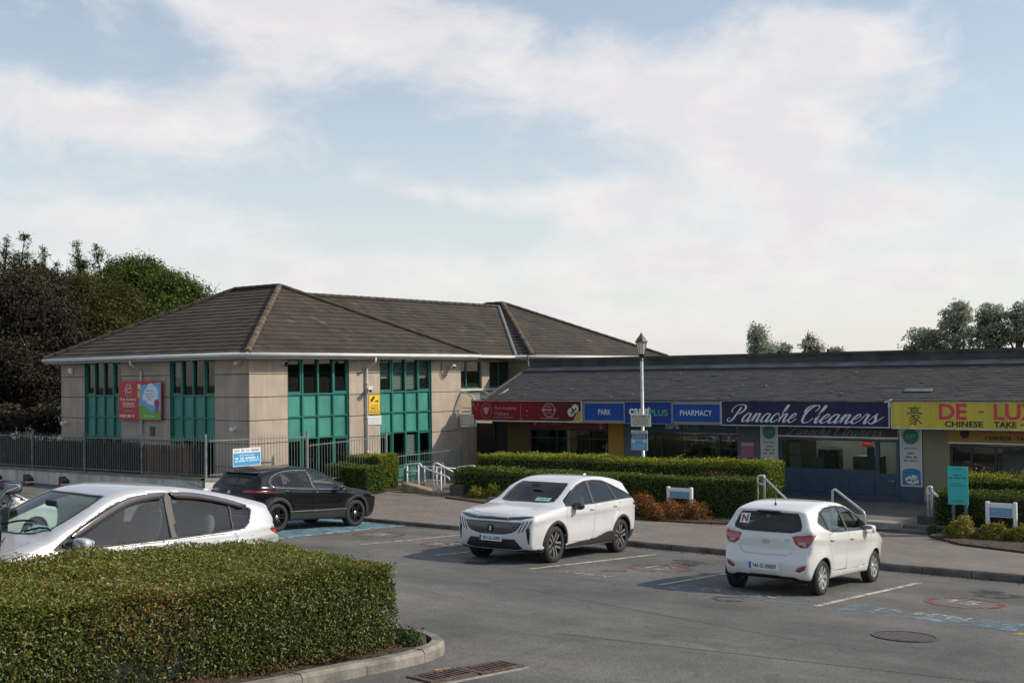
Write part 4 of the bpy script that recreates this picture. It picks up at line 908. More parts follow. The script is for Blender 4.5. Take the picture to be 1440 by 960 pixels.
# dry cleaner: script lettering drawn with a broad nib
SCRIPT = {
 'P': (1.55, [[(.74, 1.72), (.62, 1.1), (.46, .35), (.22, .02), (-.08, .06), (-.16, .34), (.04, .42)], [(-.02, 1.02), (-.18, 1.42), (.10, 1.86), (.62, 1.98), (1.14, 1.86), (1.28, 1.45), (1.02, 1.02), (.66, .90)]]),
 'C': (1.45, [[(1.02, 1.30), (1.22, 1.50), (1.18, 1.88), (.84, 1.98), (.42, 1.58), (.20, .90), (.30, .24), (.64, -.02), (1.04, .20), (1.20, .60)], [(.84, 1.98), (.36, 1.92), (.06, 1.54), (.12, 1.12), (.40, 1.02)]]),
 'a': (1.08, [[(.70, .86), (.44, 1.0), (.12, .68), (.06, .26), (.24, 0), (.54, .22), (.70, .62)], [(.76, 1.0), (.68, .40), (.72, .06), (.86, .02), (1.12, .40)]]),
 'n': (1.12, [[(-.02, .40), (.16, .96), (.24, .86), (.18, .02)], [(.20, .36), (.42, .86), (.62, .98), (.70, .78), (.66, .22), (.76, 0), (.90, .06), (1.14, .40)]]),
 'c': (.86, [[(.66, .72), (.64, .94), (.42, 1.0), (.14, .68), (.08, .26), (.26, 0), (.52, .06), (.88, .42)]]),
 'h': (1.12, [[(-.04, .36), (.30, 1.20), (.44, 1.84), (.30, 1.94), (.22, 1.4), (.18, .02)], [(.20, .36), (.42, .86), (.62, .98), (.70, .78), (.66, .22), (.76, 0), (.90, .06), (1.14, .40)]]),
 'e': (.84, [[(.02, .40), (.34, .50), (.60, .76), (.54, .98), (.36, .98), (.12, .62), (.10, .22), (.28, 0), (.54, .08), (.88, .42)]]),
 'l': (.62, [[(-.04, .36), (.32, 1.22), (.46, 1.82), (.34, 1.96), (.24, 1.5), (.18, .30), (.28, 0), (.42, .06), (.64, .42)]]),
 'r': (.86, [[(-.02, .40), (.22, 1.06), (.28, .92), (.52, .96), (.48, .40), (.54, .04), (.68, .04), (.88, .40)]]),
 's': (.80, [[(-.02, .38), (.36, 1.08), (.38, .82), (.56, .40), (.46, .06), (.22, .0), (.08, .16)], [(.46, .06), (.66, .16), (1.20, .80)]])}
def script_mb(words, width, height, shear=.55, thick=.24, thin=.08):
    t = MB(); x = 0.0
    for wi, word in enumerate(words):
        if wi: x += 1.05
        for ch in word:
            adv, strokes = SCRIPT[ch]
            for st in strokes:
                pts = smooth_path([(px_+x, py_, 0) for px_, py_ in st], 7); n = len(pts); L = []; Rr = []
                for i, p in enumerate(pts):
                    d = (pts[min(i+1, n-1)]-pts[max(i-1, 0)]).normalized(); dn = abs(d.y)
                    down = max(0, -d.y) if True else dn
                    wd = thin+(thick-thin)*max(down, .35*dn)**1.5; e = min(1, min(i, n-1-i)/4+.35)
                    nn_ = Vector((-d.y, d.x, 0))*wd*.5*e; L.append(p+nn_); Rr.append(p-nn_)
                sh = lambda v: (v.x+shear*v.y, v.y, .003+.0006*(wi+len(t.v) % 5))
                vs = [sh(v) for pair in zip(L, Rr) for v in pair]
                t.add(vs, [(2*i, 2*i+1, 2*i+3, 2*i+2) for i in range(n-1)])
            x += adv
    xs = [v[0] for v in t.v]; ys = [v[1] for v in t.v]; a, b, c, d = min(xs), max(xs), min(ys), max(ys)
    t.v = [((X-(a+b)/2)*width/(b-a), (Y-(c+d)/2)*height/(d-c), Z) for X, Y, Z in t.v]
    return t
th, x0, x1, y = board('cleaners_sign', 'long navy fascia sign with silver script lettering', 1015, 1252, FZ0+.005, FZ1+.005, M_SNAVY, M_TRIMW, depth=.08, tw=.03)
w = x1-x0; t = script_mb(('Panache',), w*.435, .58); flat(th, t, x0+w*.255, 2.50, y, M_SSIL, 'script_word'); t = script_mb(('Cleaners',), w*.475, .58); flat(th, t, x0+w*.735, 2.49, y, M_SSIL, 'script_word')
# takeaway
th, x0, x1, y = board('takeaway_sign', 'yellow fascia sign with red and black lettering at the right', 1254, 1590, FZ0-.01, FZ1-.005, M_SYEL, M_TRIMW, depth=.08, tw=.03)
def tx(px): return fx(px)
letters(th, 'DE', (tx(1321)+tx(1360.5))/2, 2.60, tx(1360.5)-tx(1321), .46, y, M_SREDL, bold=.03); letters(th, '-', (tx(1377)+tx(1385))/2, 2.60, .14, .075, y, M_SREDL, bold=.03); letters(th, 'LUXE', (tx(1398)+tx(1480))/2, 2.60, tx(1480)-tx(1398), .46, y, M_SREDL, bold=.03)
letters(th, 'CHINESE', (tx(1329)+tx(1383))/2, 2.245, tx(1383)-tx(1329), .17, y, M_SBLK, bold=.035); letters(th, 'TAKE', (tx(1398)+tx(1430))/2, 2.245, tx(1430)-tx(1398), .17, y, M_SBLK, bold=.035); letters(th, '-', (tx(1435)+tx(1440))/2, 2.245, .09, .035, y, M_SBLK, bold=.02); letters(th, 'AWAY', (tx(1445)+tx(1480))/2, 2.245, tx(1480)-tx(1445), .17, y, M_SBLK, bold=.035)
t = MB()
def strk(a, b, wd=.075): 
    d = Vector((b[0]-a[0], b[1]-a[1], 0)); n = Vector((-d.y, d.x, 0)).normalized()*wd/2; A, B = Vector((*a, 0)), Vector((*b, 0)); t.prism([A-n, B-n*.8, B+n*.8, A+n], (0, 0, .003+.0003*(len(t.v) % 7)))
for a, b in (((0, 1.0), (.04, .90)), ((-.40, .84), (.40, .86)), ((-.22, .74), (-.22, .58)), ((-.22, .74), (.22, .74)), ((.22, .74), (.22, .58)), ((-.22, .60), (.22, .60)), ((-.44, .48), (.44, .49)), ((-.44, .48), (-.46, .36)), ((.44, .49), (.42, .37)), ((-.26, .32), (.26, .33)), ((.0, .33), (-.34, .06)), ((-.06, .24), (.10, .02)), ((.10, .02), (.06, -.32)), ((.06, -.32), (-.10, -.26)), ((-.02, .10), (-.34, -.14)), ((.04, -.06), (-.30, -.32)), ((.34, .26), (.10, .06)), ((.10, .08), (.28, -.10)), ((.28, -.10), (.46, -.26))): strk(a, b)
t.v = [(x*.46, (z_-.34)*.42+0, q) for x, z_, q in t.v]; flat(th, t, tx(1287), 2.49, y, M_SBLK, 'character')
t = MB(); t.obox((fx(1251), FA_Y-.10, 2.90), (1, 0, .35), (0, 1, 0), (-.35, 0, 1), .10, .04, .025); t.obox((fx(1252.5), FA_Y-.10, 2.80), (0, 0, 1), (0, 1, 0), (1, 0, 0), .10, .03, .03); solo('floodlight', t, M_TRIMW, 'small white floodlight at the joint of navy and yellow signs', 'light')
# inner signs above the shop windows
def inner(name, label, p0, p1, z0, z1, m, trim=None):
    x0, x1 = sx(p0), sx(p1); th = thing(name, label, 'sign', ((x0+x1)/2, SF_Y, z0)); t = MB(); t.box(x0, x1, SF_Y-.05, SF_Y-.022, z0, z1); part('panel', t, m, th)
    if trim: t = MB(); t.box(x0, x1, SF_Y-.06, SF_Y-.021, z0-.035, z0); t.box(x0, x1, SF_Y-.06, SF_Y-.021, z1, z1+.02); part('frame', t, trim, th)
    return th, x0, x1, SF_Y-.052
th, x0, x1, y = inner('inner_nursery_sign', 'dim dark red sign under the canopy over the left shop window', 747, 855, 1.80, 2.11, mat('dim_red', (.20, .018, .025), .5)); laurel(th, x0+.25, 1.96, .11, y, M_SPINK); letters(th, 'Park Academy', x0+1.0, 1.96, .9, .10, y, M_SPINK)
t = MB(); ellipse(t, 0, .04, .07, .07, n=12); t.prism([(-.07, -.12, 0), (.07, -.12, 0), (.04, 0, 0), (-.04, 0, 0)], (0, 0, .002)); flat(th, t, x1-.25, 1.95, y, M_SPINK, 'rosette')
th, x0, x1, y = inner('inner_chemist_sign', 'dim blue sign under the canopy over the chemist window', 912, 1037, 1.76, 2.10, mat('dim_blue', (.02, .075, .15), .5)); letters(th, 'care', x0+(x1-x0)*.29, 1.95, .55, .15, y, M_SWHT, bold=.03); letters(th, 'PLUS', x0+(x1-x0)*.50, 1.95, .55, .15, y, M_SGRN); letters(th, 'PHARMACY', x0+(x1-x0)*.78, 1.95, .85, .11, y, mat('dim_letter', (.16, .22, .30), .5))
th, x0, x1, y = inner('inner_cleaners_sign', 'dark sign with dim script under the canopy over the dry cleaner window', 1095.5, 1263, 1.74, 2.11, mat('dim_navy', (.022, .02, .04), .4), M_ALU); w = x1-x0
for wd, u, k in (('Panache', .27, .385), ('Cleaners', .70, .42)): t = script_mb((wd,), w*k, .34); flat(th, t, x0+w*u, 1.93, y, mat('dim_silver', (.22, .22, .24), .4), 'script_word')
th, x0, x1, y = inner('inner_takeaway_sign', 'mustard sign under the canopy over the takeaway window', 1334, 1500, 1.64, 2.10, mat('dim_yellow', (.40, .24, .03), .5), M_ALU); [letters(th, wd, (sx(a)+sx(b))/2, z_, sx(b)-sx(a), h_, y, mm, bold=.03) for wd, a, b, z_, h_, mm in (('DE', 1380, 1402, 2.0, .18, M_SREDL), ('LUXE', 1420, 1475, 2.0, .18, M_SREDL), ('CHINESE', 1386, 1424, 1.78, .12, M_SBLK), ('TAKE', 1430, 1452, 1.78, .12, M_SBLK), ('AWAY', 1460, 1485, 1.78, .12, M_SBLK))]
t = MB(); ellipse(t, 0, 0, .14, .14, n=14); flat(th, t, sx(1358), 1.90, y, M_SBLK, 'character')
# tall banners either side of the dry cleaner
def banner(label, p0, p1, z0, z1, pic):
    x0, x1 = sx(p0), sx(p1); w = x1-x0; th = thing('banner_sign', label, 'sign', ((x0+x1)/2, SF_Y, z0)); y = SF_Y-.045
    t = MB(); t.box(x0, x1, SF_Y-.045, SF_Y-.021, z0, z1); part('panel', t, mat('banner_white', (.58, .59, .60), .5), th)
    t = MB(); t.box(x0-.03, x0, SF_Y-.055, SF_Y-.021, z0-.03, z1+.01); t.box(x1, x1+.03, SF_Y-.055, SF_Y-.021, z0-.03, z1+.01); t.box(x0, x1, SF_Y-.055, SF_Y-.021, z0-.03, z0); part('frame', t, M_ALU, th)
    t = MB(); ellipse(t, 0, 0, w*.40, w*.40, n=26); flat(th, t, (x0+x1)/2, z1-w*.48, y, mat('banner_green', (.03, .23, .17), .5), 'green_disc')
    t = MB(); ring(t, -w*.14, 0, w*.10, w*.06, z=.003, n=14, a0=.3, a1=5.6); t.box(w*.0, w*.04, -w*.12, w*.12, .003, .005); ring(t, w*.16, .02, w*.09, w*.05, z=.003, n=14, a0=-2, a1=3.4); flat(th, t, (x0+x1)/2, z1-w*.48, y, mat('mint_letter', (.25, .52, .42), .5), 'disc_mark')
    t = MB(); print_lines(t, -w*.34, w*.34, z1-w*1.08, .035, 11); z = z1-w*1.32
    for i in range(3): print_lines(t, -w*(.2, .3, .36)[i], w*(.2, .3, .36)[i], z-i*.115, .06, 12+i)
    flat(th, t, (x0+x1)/2, 0, y, mat('print_grey', (.09, .09, .095), .6), 'small_print')
    if pic:
        t = MB(); t.box(-w*.46, w*.46, z0+.02, z0+w*.70, 0, .002); ring(t, 0, z0+w*.70, w*.44, 0.001, z=.0, n=20, a0=0, a1=math.pi, sy=.35); flat(th, t, (x0+x1)/2, 0, y, mat('banner_blue', (.05, .20, .40), .5), 'blue_picture')
        t = MB(); 
        for (u, v, a) in ((-.16, .34, .5), (.14, .42, -.3), (.20, .22, .4), (-.05, .2, -.2)): c, s_ = math.cos(a)*w*.15, math.sin(a)*w*.15; t.prism([(u*w+c-s_*.7, z0+v*w+s_+c*.7, .003), (u*w-c-s_*.7, z0+v*w-s_+c*.7, .003), (u*w-c+s_*.7, z0+v*w-s_-c*.7, .003), (u*w+c+s_*.7, z0+v*w+s_-c*.7, .003)], (0, 0, .002))
        flat(th, t, (x0+x1)/2, 0, y, M_SWHT, 'folded_linen')
banner('tall white banner with green disc left of the dry cleaner window', 1072, 1094, .30, 2.10, False); banner('tall white banner with green disc and blue picture right of the dry cleaner door', 1268, 1296, .28, 2.08, True)
# curved glazed entrance canopy in the corner
cn = thing('entrance_canopy', 'curved glazed canopy in the corner between office and shops', 'canopy', (-29.2, 35.6, 2.1))
def arch(y): return [(-29.55+1.1*(1-math.cos(R(a))) if False else -28.35-1.15*math.cos(R(a))*1.0, y, 2.35+.95*math.sin(R(a))*1.0) for a in range(0, 91, 10)]
for y in (35.28, 36.4):
    t = MB(); t.tube([(-28.75+.0, y, 2.12)]+[(-28.75-.25*(1-math.cos(R(a)))-.55*(a/90)**2, y, 2.35+.85*math.sin(R(a))) for a in range(0, 91, 10)], .045, 8); part('rib', t, M_ALU, cn, True)
t = MB(); vs = [(-28.75-.25*(1-math.cos(R(a)))-.55*(a/90)**2, y, 2.35+.85*math.sin(R(a))) for a in range(0, 91, 10) for y in (35.3, 36.38)]; t.add(vs, [(2*i, 2*i+1, 2*i+3, 2*i+2) for i in range(9)]); part('glazing', t, M_WGLASS, cn, True)
t = MB(); t.tube([(-28.78, 35.25, 2.45), (-29.5, 35.25, 2.45)], .03, 6); t.tube([(-28.78, 35.25, 2.55), (-29.5, 35.25, 2.60)], .02, 6); part('cross_rail', t, M_ALU, cn)
t = MB(); t.cbox(-29.55, -28.85, 35.1, 35.3, 1.92, 2.36, .03); part('white_box', t, M_TRIMW, cn)
t = MB(); t.tube(round_path([(-28.2, 35.3, 2.95), (-27.9, 35.6, 3.1), (-27.75, 35.9, 3.3)], .1), .03, 6); part('stay', t, M_ALU, cn)
# small things on the flat roof
t = MB(); t.box(-17.20, -17.08, 41.0, 41.1, 4.0, 4.62); solo('roof_vent', t, M_JOINT, 'tiny dark vent post on the flat roof of the shops', 'vent')
# ================================================================ fences, rails, lamp, boards
M_GALV = mat('galvanised', (.24, .28, .28), .45, .5, var=.2, vscale=6); M_GALVD = mat('weathered_steel', (.16, .19, .19), .55, .4, var=.3, vscale=5); M_GALVL = mat('bright_galvanised', (.50, .52, .53), .45, .4, var=.15, vscale=6); M_WHITERAIL = mat('white_rail', (.72, .72, .73), .4)
M_WHITEWALL = mat('white_wall', (.56, .55, .51), .85, var=.16, vscale=.9, bump=.2, bscale=40, streak=.35); M_COPE = mat('coping', (.19, .17, .14), .9, var=.3, vscale=3)
FX, FY = -28.72, 22.5
def railing(name, label, a, b, z0a, z0b, h, step, m, posts, group=None, spike=.12, parent=None):
    a, b = Vector(a), Vector(b); d = (b-a); L = d.length; d.normalize(); th = thing(name, label, 'fence', (a.x, a.y, z0a), group)
    zz = lambda s: z0a+(z0b-z0a)*s/L
    n = int(L/step)
    bar = MB(); bar.tube([(0, 0, 0), (0, 0, h-.02), (0, 0, h+spike)], [.0085, .0085, .002], 5); bm_ = bar.mesh('bar', m, False)
    for i in range(n+1):
        s = (i+.5)*L/(n+1); p = a+d*s; o = put('bar', bm_, th, None); o.matrix_parent_inverse = Matrix.Identity(4); o.matrix_basis = Matrix.Translation((p.x-a.x, p.y-a.y, zz(s)-z0a))
    side = Vector((-d.y, d.x, 0)); sl = Vector((d.x*L, d.y*L, z0b-z0a)).normalized()
    for hh in (.08, h-.02):
        t = MB(); t.obox(((a+b)/2).to_3d()+Vector((0, 0, zz(L/2)+hh)), sl, side, sl.cross(side), L/2, .022, .012); part('rail', t, m, th)
    for s in posts:
        p = a+d*s; t = MB(); t.box(p.x-.03, p.x+.03, p.y-.03, p.y+.03, zz(s)-.3, zz(s)+h+.16); t.lathe([(.045, 0), (.0, .03)], c=(p.x, p.y, zz(s)+h+.16), n=8); part('post', t, m, th)
    return th
# low white wall that carries the fence round the office
w0 = at_y(0, 655, FY); wc = at_y(290, 672, FY); ztop = lambda x: wc.z+(x-FX)*(w0.z-wc.z)/(w0.x-FX)
t = MB(); xs = [FX-.02, -33, -37, -41, -46, -60]
for i, x in enumerate(xs): t.v += [(x, FY-.12, -.6), (x, FY-.12, ztop(x)-.07), (x, FY+.12, ztop(x)-.07), (x, FY+.12, -.6)]
for i in range(len(xs)-1):
    for k in range(4): t.f.append((4*i+k, 4*i+(k+1) % 4, 4*i+4+(k+1) % 4, 4*i+4+k)); t.mi.append(0); t.tint.append(0)
t.f.append((0, 1, 2, 3)); t.mi.append(0); t.tint.append(0)
z_r = wc.z-.07; zb_r = wc.z-.35
t.add([(FX-.12, FY+.12, -.6), (FX+.12, FY+.12, -.6), (FX+.12, 31.5, -.6), (FX-.12, 31.5, -.6), (FX-.12, FY+.12, z_r), (FX+.12, FY-.12, z_r), (FX+.12, 31.5, zb_r-.6), (FX-.12, 31.5, zb_r-.6), (FX+.12, FY-.12, -.6)], [(8, 5, 6, 2), (4, 5, 6, 7), (0, 4, 7, 3), (3, 7, 6, 2)])
wall = solo('boundary_wall', t, M_WHITEWALL, 'low white boundary wall under the railings', 'wall')
t = MB()
for a, b in zip(xs[:-1], xs[1:]): t.add([(a, FY-.15, ztop(a)-.07), (b, FY-.15, ztop(b)-.07), (b, FY+.15, ztop(b)-.07), (a, FY+.15, ztop(a)-.07), (a, FY-.15, ztop(a)), (b, FY-.15, ztop(b)), (b, FY+.15, ztop(b)), (a, FY+.15, ztop(a))], [(0, 1, 5, 4), (4, 5, 6, 7), (2, 3, 7, 6), (0, 3, 2, 1)])
t.add([(FX-.15, FY+.15, z_r), (FX+.15, FY-.15, z_r), (FX+.15, 31.5, zb_r-.6), (FX-.15, 31.5, zb_r-.6), (FX-.15, FY+.15, z_r+.07), (FX+.15, FY-.15, z_r+.07), (FX+.15, 31.5, zb_r-.53), (FX-.15, 31.5, zb_r-.53)], [(1, 2, 6, 5), (4, 5, 6, 7), (3, 0, 4, 7), (0, 1, 5, 4)])
part('coping', t, M_COPE, wall)
fh = at_y(290, 619, FY).z-wc.z
railing('railing_fence', 'grey spiked railings on white wall along the shaded side of the office', (FX, FY), (-47, FY), wc.z+.0, ztop(-47), fh, .125, M_GALVD, (0, 3.1, 6.2, 9.3, 12.4, 15.5, 18.2), 'railings round the office')
Y1, Y2 = at_x(432, 610, FX).y, at_x(543, 612, FX).y
zt1 = at_x(432, 613, FX).z
railing('railing_fence', 'grey spiked railings with the blue notice turning the corner beside the office', (FX, FY+.12), (FX, Y1), wc.z, zt1-fh, fh, .125, M_GALV, (Y1-FY-.12,), 'railings round the office')
zA, zB = at_x(438, 625, FX).z, at_x(542, 613, FX).z
railing('railing_fence', 'grey railings behind the clipped hedge by the black car', (FX, Y1+.08), (FX, Y2), zA-fh-.15, zB-fh-.15, fh+.15, .125, M_GALV, (Y2-Y1-.08,), 'railings round the office')
zC, zD = at_x(550, 641, FX).z, at_x(646, 630, FX).z; Y3 = at_x(648, 630, FX).y
railing('railing_fence', 'low grey railings running back beside the white ramp rails', (FX, Y2+.08), (FX, Y3), zC-1.15, zD-1.15, 1.13, .125, M_GALV, (Y3-Y2-.08,), 'railings round the office')
# dark screening reeds tied inside the railings
def screen(label, p0, p1, m, seed, z_lo, drop):
    x0, x1 = at_y(p0, 640, FY+.06).x, at_y(p1, 640, FY+.06).x; rg = random.Random(seed); th = thing('reed_screen', label, 'screen', ((x0+x1)/2, FY+.06, 1.0)); t = MB(); x = x0
    while x < x1:
        w = rg.uniform(.018, .034); t.t = rg.random(); zt = ztop(x)+fh-drop+rg.uniform(-.05, .03); yy = FY+.05+rg.uniform(-.006, .012); a = rg.uniform(-.012, .012)
        t.add([(x, yy, ztop(x)+z_lo), (x+w, yy, ztop(x)+z_lo), (x+w+a, yy, zt), (x+a, yy, zt), (x+w*.5, yy-.008, ztop(x)+z_lo), (x+w*.5+a, yy-.008, zt)], [(0, 4, 5, 3), (4, 1, 2, 5)]); x += w*.92
    part('reeds', t, m, th, tint=True, kind='stuff', fix=False)
    t = MB(); t.box(x0, x1, FY+.075, FY+.08, ztop(x0)+z_lo, ztop(x0)+fh-drop-.05); part('backing', t, M_BLKF, th)
screen('dark grey reed screen tied to the railings on the left', -40, 201, mat('reed_dark', (1, 1, 1), .9, attr=[(.035, .029, .025), (.055, .047, .041), (.080, .069, .060)], var=.4, vscale=1.5), 1, .02, .10)
screen('brown reed screen tied to the railings near the corner', 201.5, 272, mat('reed_brown', (1, 1, 1), .9, attr=[(.13, .085, .055), (.19, .13, .088), (.26, .19, .135)], var=.35, vscale=2), 2, .02, .14)
screen('short dark reed screen at the railing corner', 272.5, 288, mat('reed_black', (1, 1, 1), .9, attr=[(.03, .026, .022), (.05, .042, .036)], var=.3, vscale=2), 3, .02, .12)
# blue notice on the corner railings
a, b = at_x(328, 645, FX+.06), at_x(367, 642, FX+.06); z0, z1 = at_x(328, 656.5, FX+.06).z, at_x(328, 631, FX+.06).z
th = thing('blue_notice', 'blue and white notice tied to the corner railings above the black car', 'sign', (FX+.05, (a.y+b.y)/2, z0))
t = MB(); t.box(FX+.03, FX+.045, a.y, b.y, z0, z1); part('panel', t, mat('notice_white', (.74, .76, .78), .4), th)
zs = z0+(z1-z0)*.74; L = b.y-a.y
t = MB(); t.box(FX+.0455, FX+.048, a.y+.02, b.y-.02, z0+.02, zs); part('blue_field', t, mat('notice_blue', (.045, .32, .62), .4), th)
def onx(mb, m, nm): place(mb, (FX+.0485, (a.y+b.y)/2, 0), (0, 1, 0), (0, 0, 1)); return part(nm, mb, m, th, fix=False)
t = MB(); print_lines(t, -L*.44, L*.44, (zs+z1)/2, (z1-zs)*.62, 31); t.v = [(x, y, z-.002) for x, y, z in t.v]; onx(t, mat('print_brown', (.42, .36, .34), .5), 'heading')
t = MB(); q = (zs-z0)
for (u, w_, hh, sd) in ((.82, .26, .07, 1), (.60, .43, .13, 2), (.40, .43, .10, 3)): print_lines(t, -L*w_, L*w_, z0+q*u, q*hh*1.3, 40+sd)
onx(t, mat('notice_white', (.74, .76, .78)), 'small_print')
# yellow camera notice and white plate on the sunlit wall
def wall_sign_x(px0, px1, py0, py1, name, label, m, d=.03):
    a, b = at_x(px0, (py0+py1)/2, BX1).y, at_x(px1, (py0+py1)/2, BX1).y; z0, z1 = at_x((px0+px1)/2, py1, BX1).z, at_x((px0+px1)/2, py0, BX1).z
    th = thing(name, label, 'sign', (BX1+.02, (a+b)/2, z0)); t = MB(); t.cbox(BX1+.005, BX1+d, a, b, z0, z1, .004); part('panel', t, m, th)
    def put_(mb, mm, nm, z=0): place(mb, (BX1+d+.001+z, (a+b)/2, (z0+z1)/2), (0, 1, 0), (0, 0, 1)); return part(nm, mb, mm, th, fix=False)
    return b-a, z1-z0, put_
w, h, P_ = wall_sign_x(517.5, 534, 554, 582.5, 'camera_notice', 'yellow CCTV notice on the sunlit wall beside the downpipe', mat('notice_yellow', (.72, .48, .04), .45))
t = MB(); t.obox((-.06*w-.06, h*.26, .002), (math.cos(.75), math.sin(.75), 0), (-math.sin(.75), math.cos(.75), 0), (0, 0, 1), w*.20, w*.075, .002); t.obox((w*.18, h*.16, .002), (1, .2, 0), (-.2, 1, 0), (0, 0, 1), w*.13, w*.035, .002); t.obox((w*.28, h*.14, .002), (0, 1, 0), (-1, 0, 0), (0, 0, 1), w*.07, w*.03, .002); P_(t, M_SBLK, 'camera_symbol')
t = fit_text('CCTV', w*.56, h*.085, bold=.01); t.v = [(x, y-h*.07, z) for x, y, z in t.v]; P_(t, M_SBLK, 'lettering')
t = MB(); print_lines(t, -w*.33, w*.33, -h*.19, h*.07, 5); print_lines(t, -w*.4, w*.42, -h*.30, h*.04, 6); print_lines(t, -w*.4, w*.42, -h*.39, h*.05, 7); P_(t, M_SBLK, 'small_print')
t = MB(); 
for s in (-1, 1): t.box(s*w*.47-.006, s*w*.47+.006, -h*.47, h*.47, 0, .002); t.box(-w*.47+.007, w*.47-.007, s*h*.47-.006, s*h*.47+.006, 0, .002)
P_(t, M_SBLK, 'border')
w, h, P_ = wall_sign_x(517, 535.5, 584.5, 597, 'white_plate', 'white plate on the wall below the yellow notice', mat('plate_pale', (.60, .60, .62), .5)); t = MB(); print_lines(t, -w*.42, w*.42, h*.2, h*.09, 3); print_lines(t, -w*.42, w*.42, -h*.05, h*.09, 4); print_lines(t, -w*.42, w*.3, -h*.28, h*.09, 9); P_(t, mat('print_pale', (.42, .42, .44), .5), 'small_print')
# nursery banner on the shaded wall
x0, x1 = at_y(172, 565, BY0).x, at_y(232, 565, BY0).x; z0, z1 = at_y(200, 590, BY0).z, at_y(200, 535.5, BY0).z; w, h = x1-x0, z1-z0
th = thing('nursery_banner', 'red banner with blue sky picture on the shaded office wall', 'sign', ((x0+x1)/2, BY0-.12, z0))
t = MB(); t.box(x0, x1, BY0-.15, BY0-.12, z0, z1); part('panel', t, mat('banner_red', (.46, .03, .035), .5), th); YB = BY0-.151
def bn(mb, m, nm, k=0): place(mb, (x0, YB-.002*k, z0), (1, 0, 0), (0, 0, 1)); return part(nm, mb, m, th, fix=False)
t = MB(); t.prism([(w*.49, h*.02, 0), (w*.985, h*.02, 0), (w*.985, h*.96, 0), (w*.49, h*.88, 0)], (0, 0, .002)); bn(t, mat('picture_blue', (.13, .38, .68), .5), 'blue_picture')
t = MB(); t.prism([(w*.49, h*.02, 0), (w*.985, h*.02, 0), (w*.985, h*.24, 0), (w*.80, h*.20, 0), (w*.66, h*.34, 0), (w*.56, h*.38, 0), (w*.49, h*.34, 0)], (0, 0, .002)); bn(t, mat('picture_green', (.14, .36, .05), .5), 'green_hill', 1.1)
t = MB()
for i, (u, v, r) in enumerate(((.68, .68, .08), (.76, .78, .09), (.84, .70, .09), (.74, .58, .10), (.80, .50, .07), (.62, .58, .05), (.88, .58, .05))): ellipse(t, w*u, h*v, w*r, w*r, n=16, z=.0004*i, d=.0003)
bn(t, mat('picture_cloud', (.66, .72, .78), .5), 'cloud', 1.2)
t = MB()
for i in range(4): print_lines(t, w*(.66, .63, .66, .70)[i], w*(.82, .88, .86, .80)[i], h*(.75, .67, .60, .53)[i], h*.035, i+60)
bn(t, mat('print_blue', (.30, .34, .40), .5), 'small_print', 2.4)
t = MB(); ellipse(t, w*.90, h*.44, w*.055, h*.10, n=16); t.prism([(w*.875, h*.36, 0), (w*.905, h*.36, 0), (w*.885, h*.19, 0), (w*.855, h*.19, 0)], (0, 0, .002)); t.prism([(w*.90, h*.36, 0), (w*.93, h*.36, 0), (w*.945, h*.19, 0), (w*.915, h*.19, 0)], (0, 0, .002)); bn(t, mat('rosette_red', (.40, .03, .06), .5), 'rosette', 2.5)
t = MB(); ellipse(t, w*.495, h*.66, w*.045, h*.11, n=14); bn(t, mat('rosette_yellow', (.50, .42, .08), .5), 'yellow_badge', 2.6); t = MB(); t.box(w*.46, w*.53, h*.80, h*.92, 0, .002); bn(t, mat('tag_white', (.66, .64, .60), .5), 'white_tag', 2.7)
WH = mat('banner_letter', (.70, .62, .60), .5)
t = MB(); cxx, czz, rr = w*.235, h*.76, h*.15
for s in (-1, 1):
    for k in range(8):
        aa = R(-80+k*21); x, z = cxx+s*rr*.8*math.cos(aa), czz+rr*math.sin(aa); dx, dz = s*math.cos(aa+1.2)*.05, math.sin(aa+1.2)*.05; t.prism([(x-.018, z-.018, 0), (x+.018, z-.012, 0), (x+dx+.012, z+dz+.012, 0), (x+dx-.012, z+dz+.012, 0)], (0, 0, .002))
ring(t, cxx, czz, rr*.5, rr*.33, n=16, a0=.5, a1=6); bn(t, WH, 'laurel_wreath')
for body, u, v, ww, hh in (('Park Academy', .235, .52, .38, .085), ('Childcare', .235, .42, .28, .085)):
    q = fit_text(body, w*ww, h*hh, bold=.02); q.v = [(x+w*u, y+h*v, z) for x, y, z in q.v]; bn(q, WH, 'lettering')
t = MB(); print_lines(t, w*.10, w*.40, h*.34, h*.03, 71); bn(t, WH, 'small_print'); t = MB(); print_lines(t, w*.14, w*.34, h*.23, h*.03, 72); bn(t, mat('gold_print', (.6, .38, .08), .5), 'gold_stars'); t = MB(); print_lines(t, w*.03, w*.38, h*.10, h*.075, 73); bn(t, WH, 'phone_line'); t = MB(); print_lines(t, w*.60, w*.85, h*.10, h*.05, 74); bn(t, mat('pale_green', (.40, .52, .30), .5), 'web_line', 2.5)

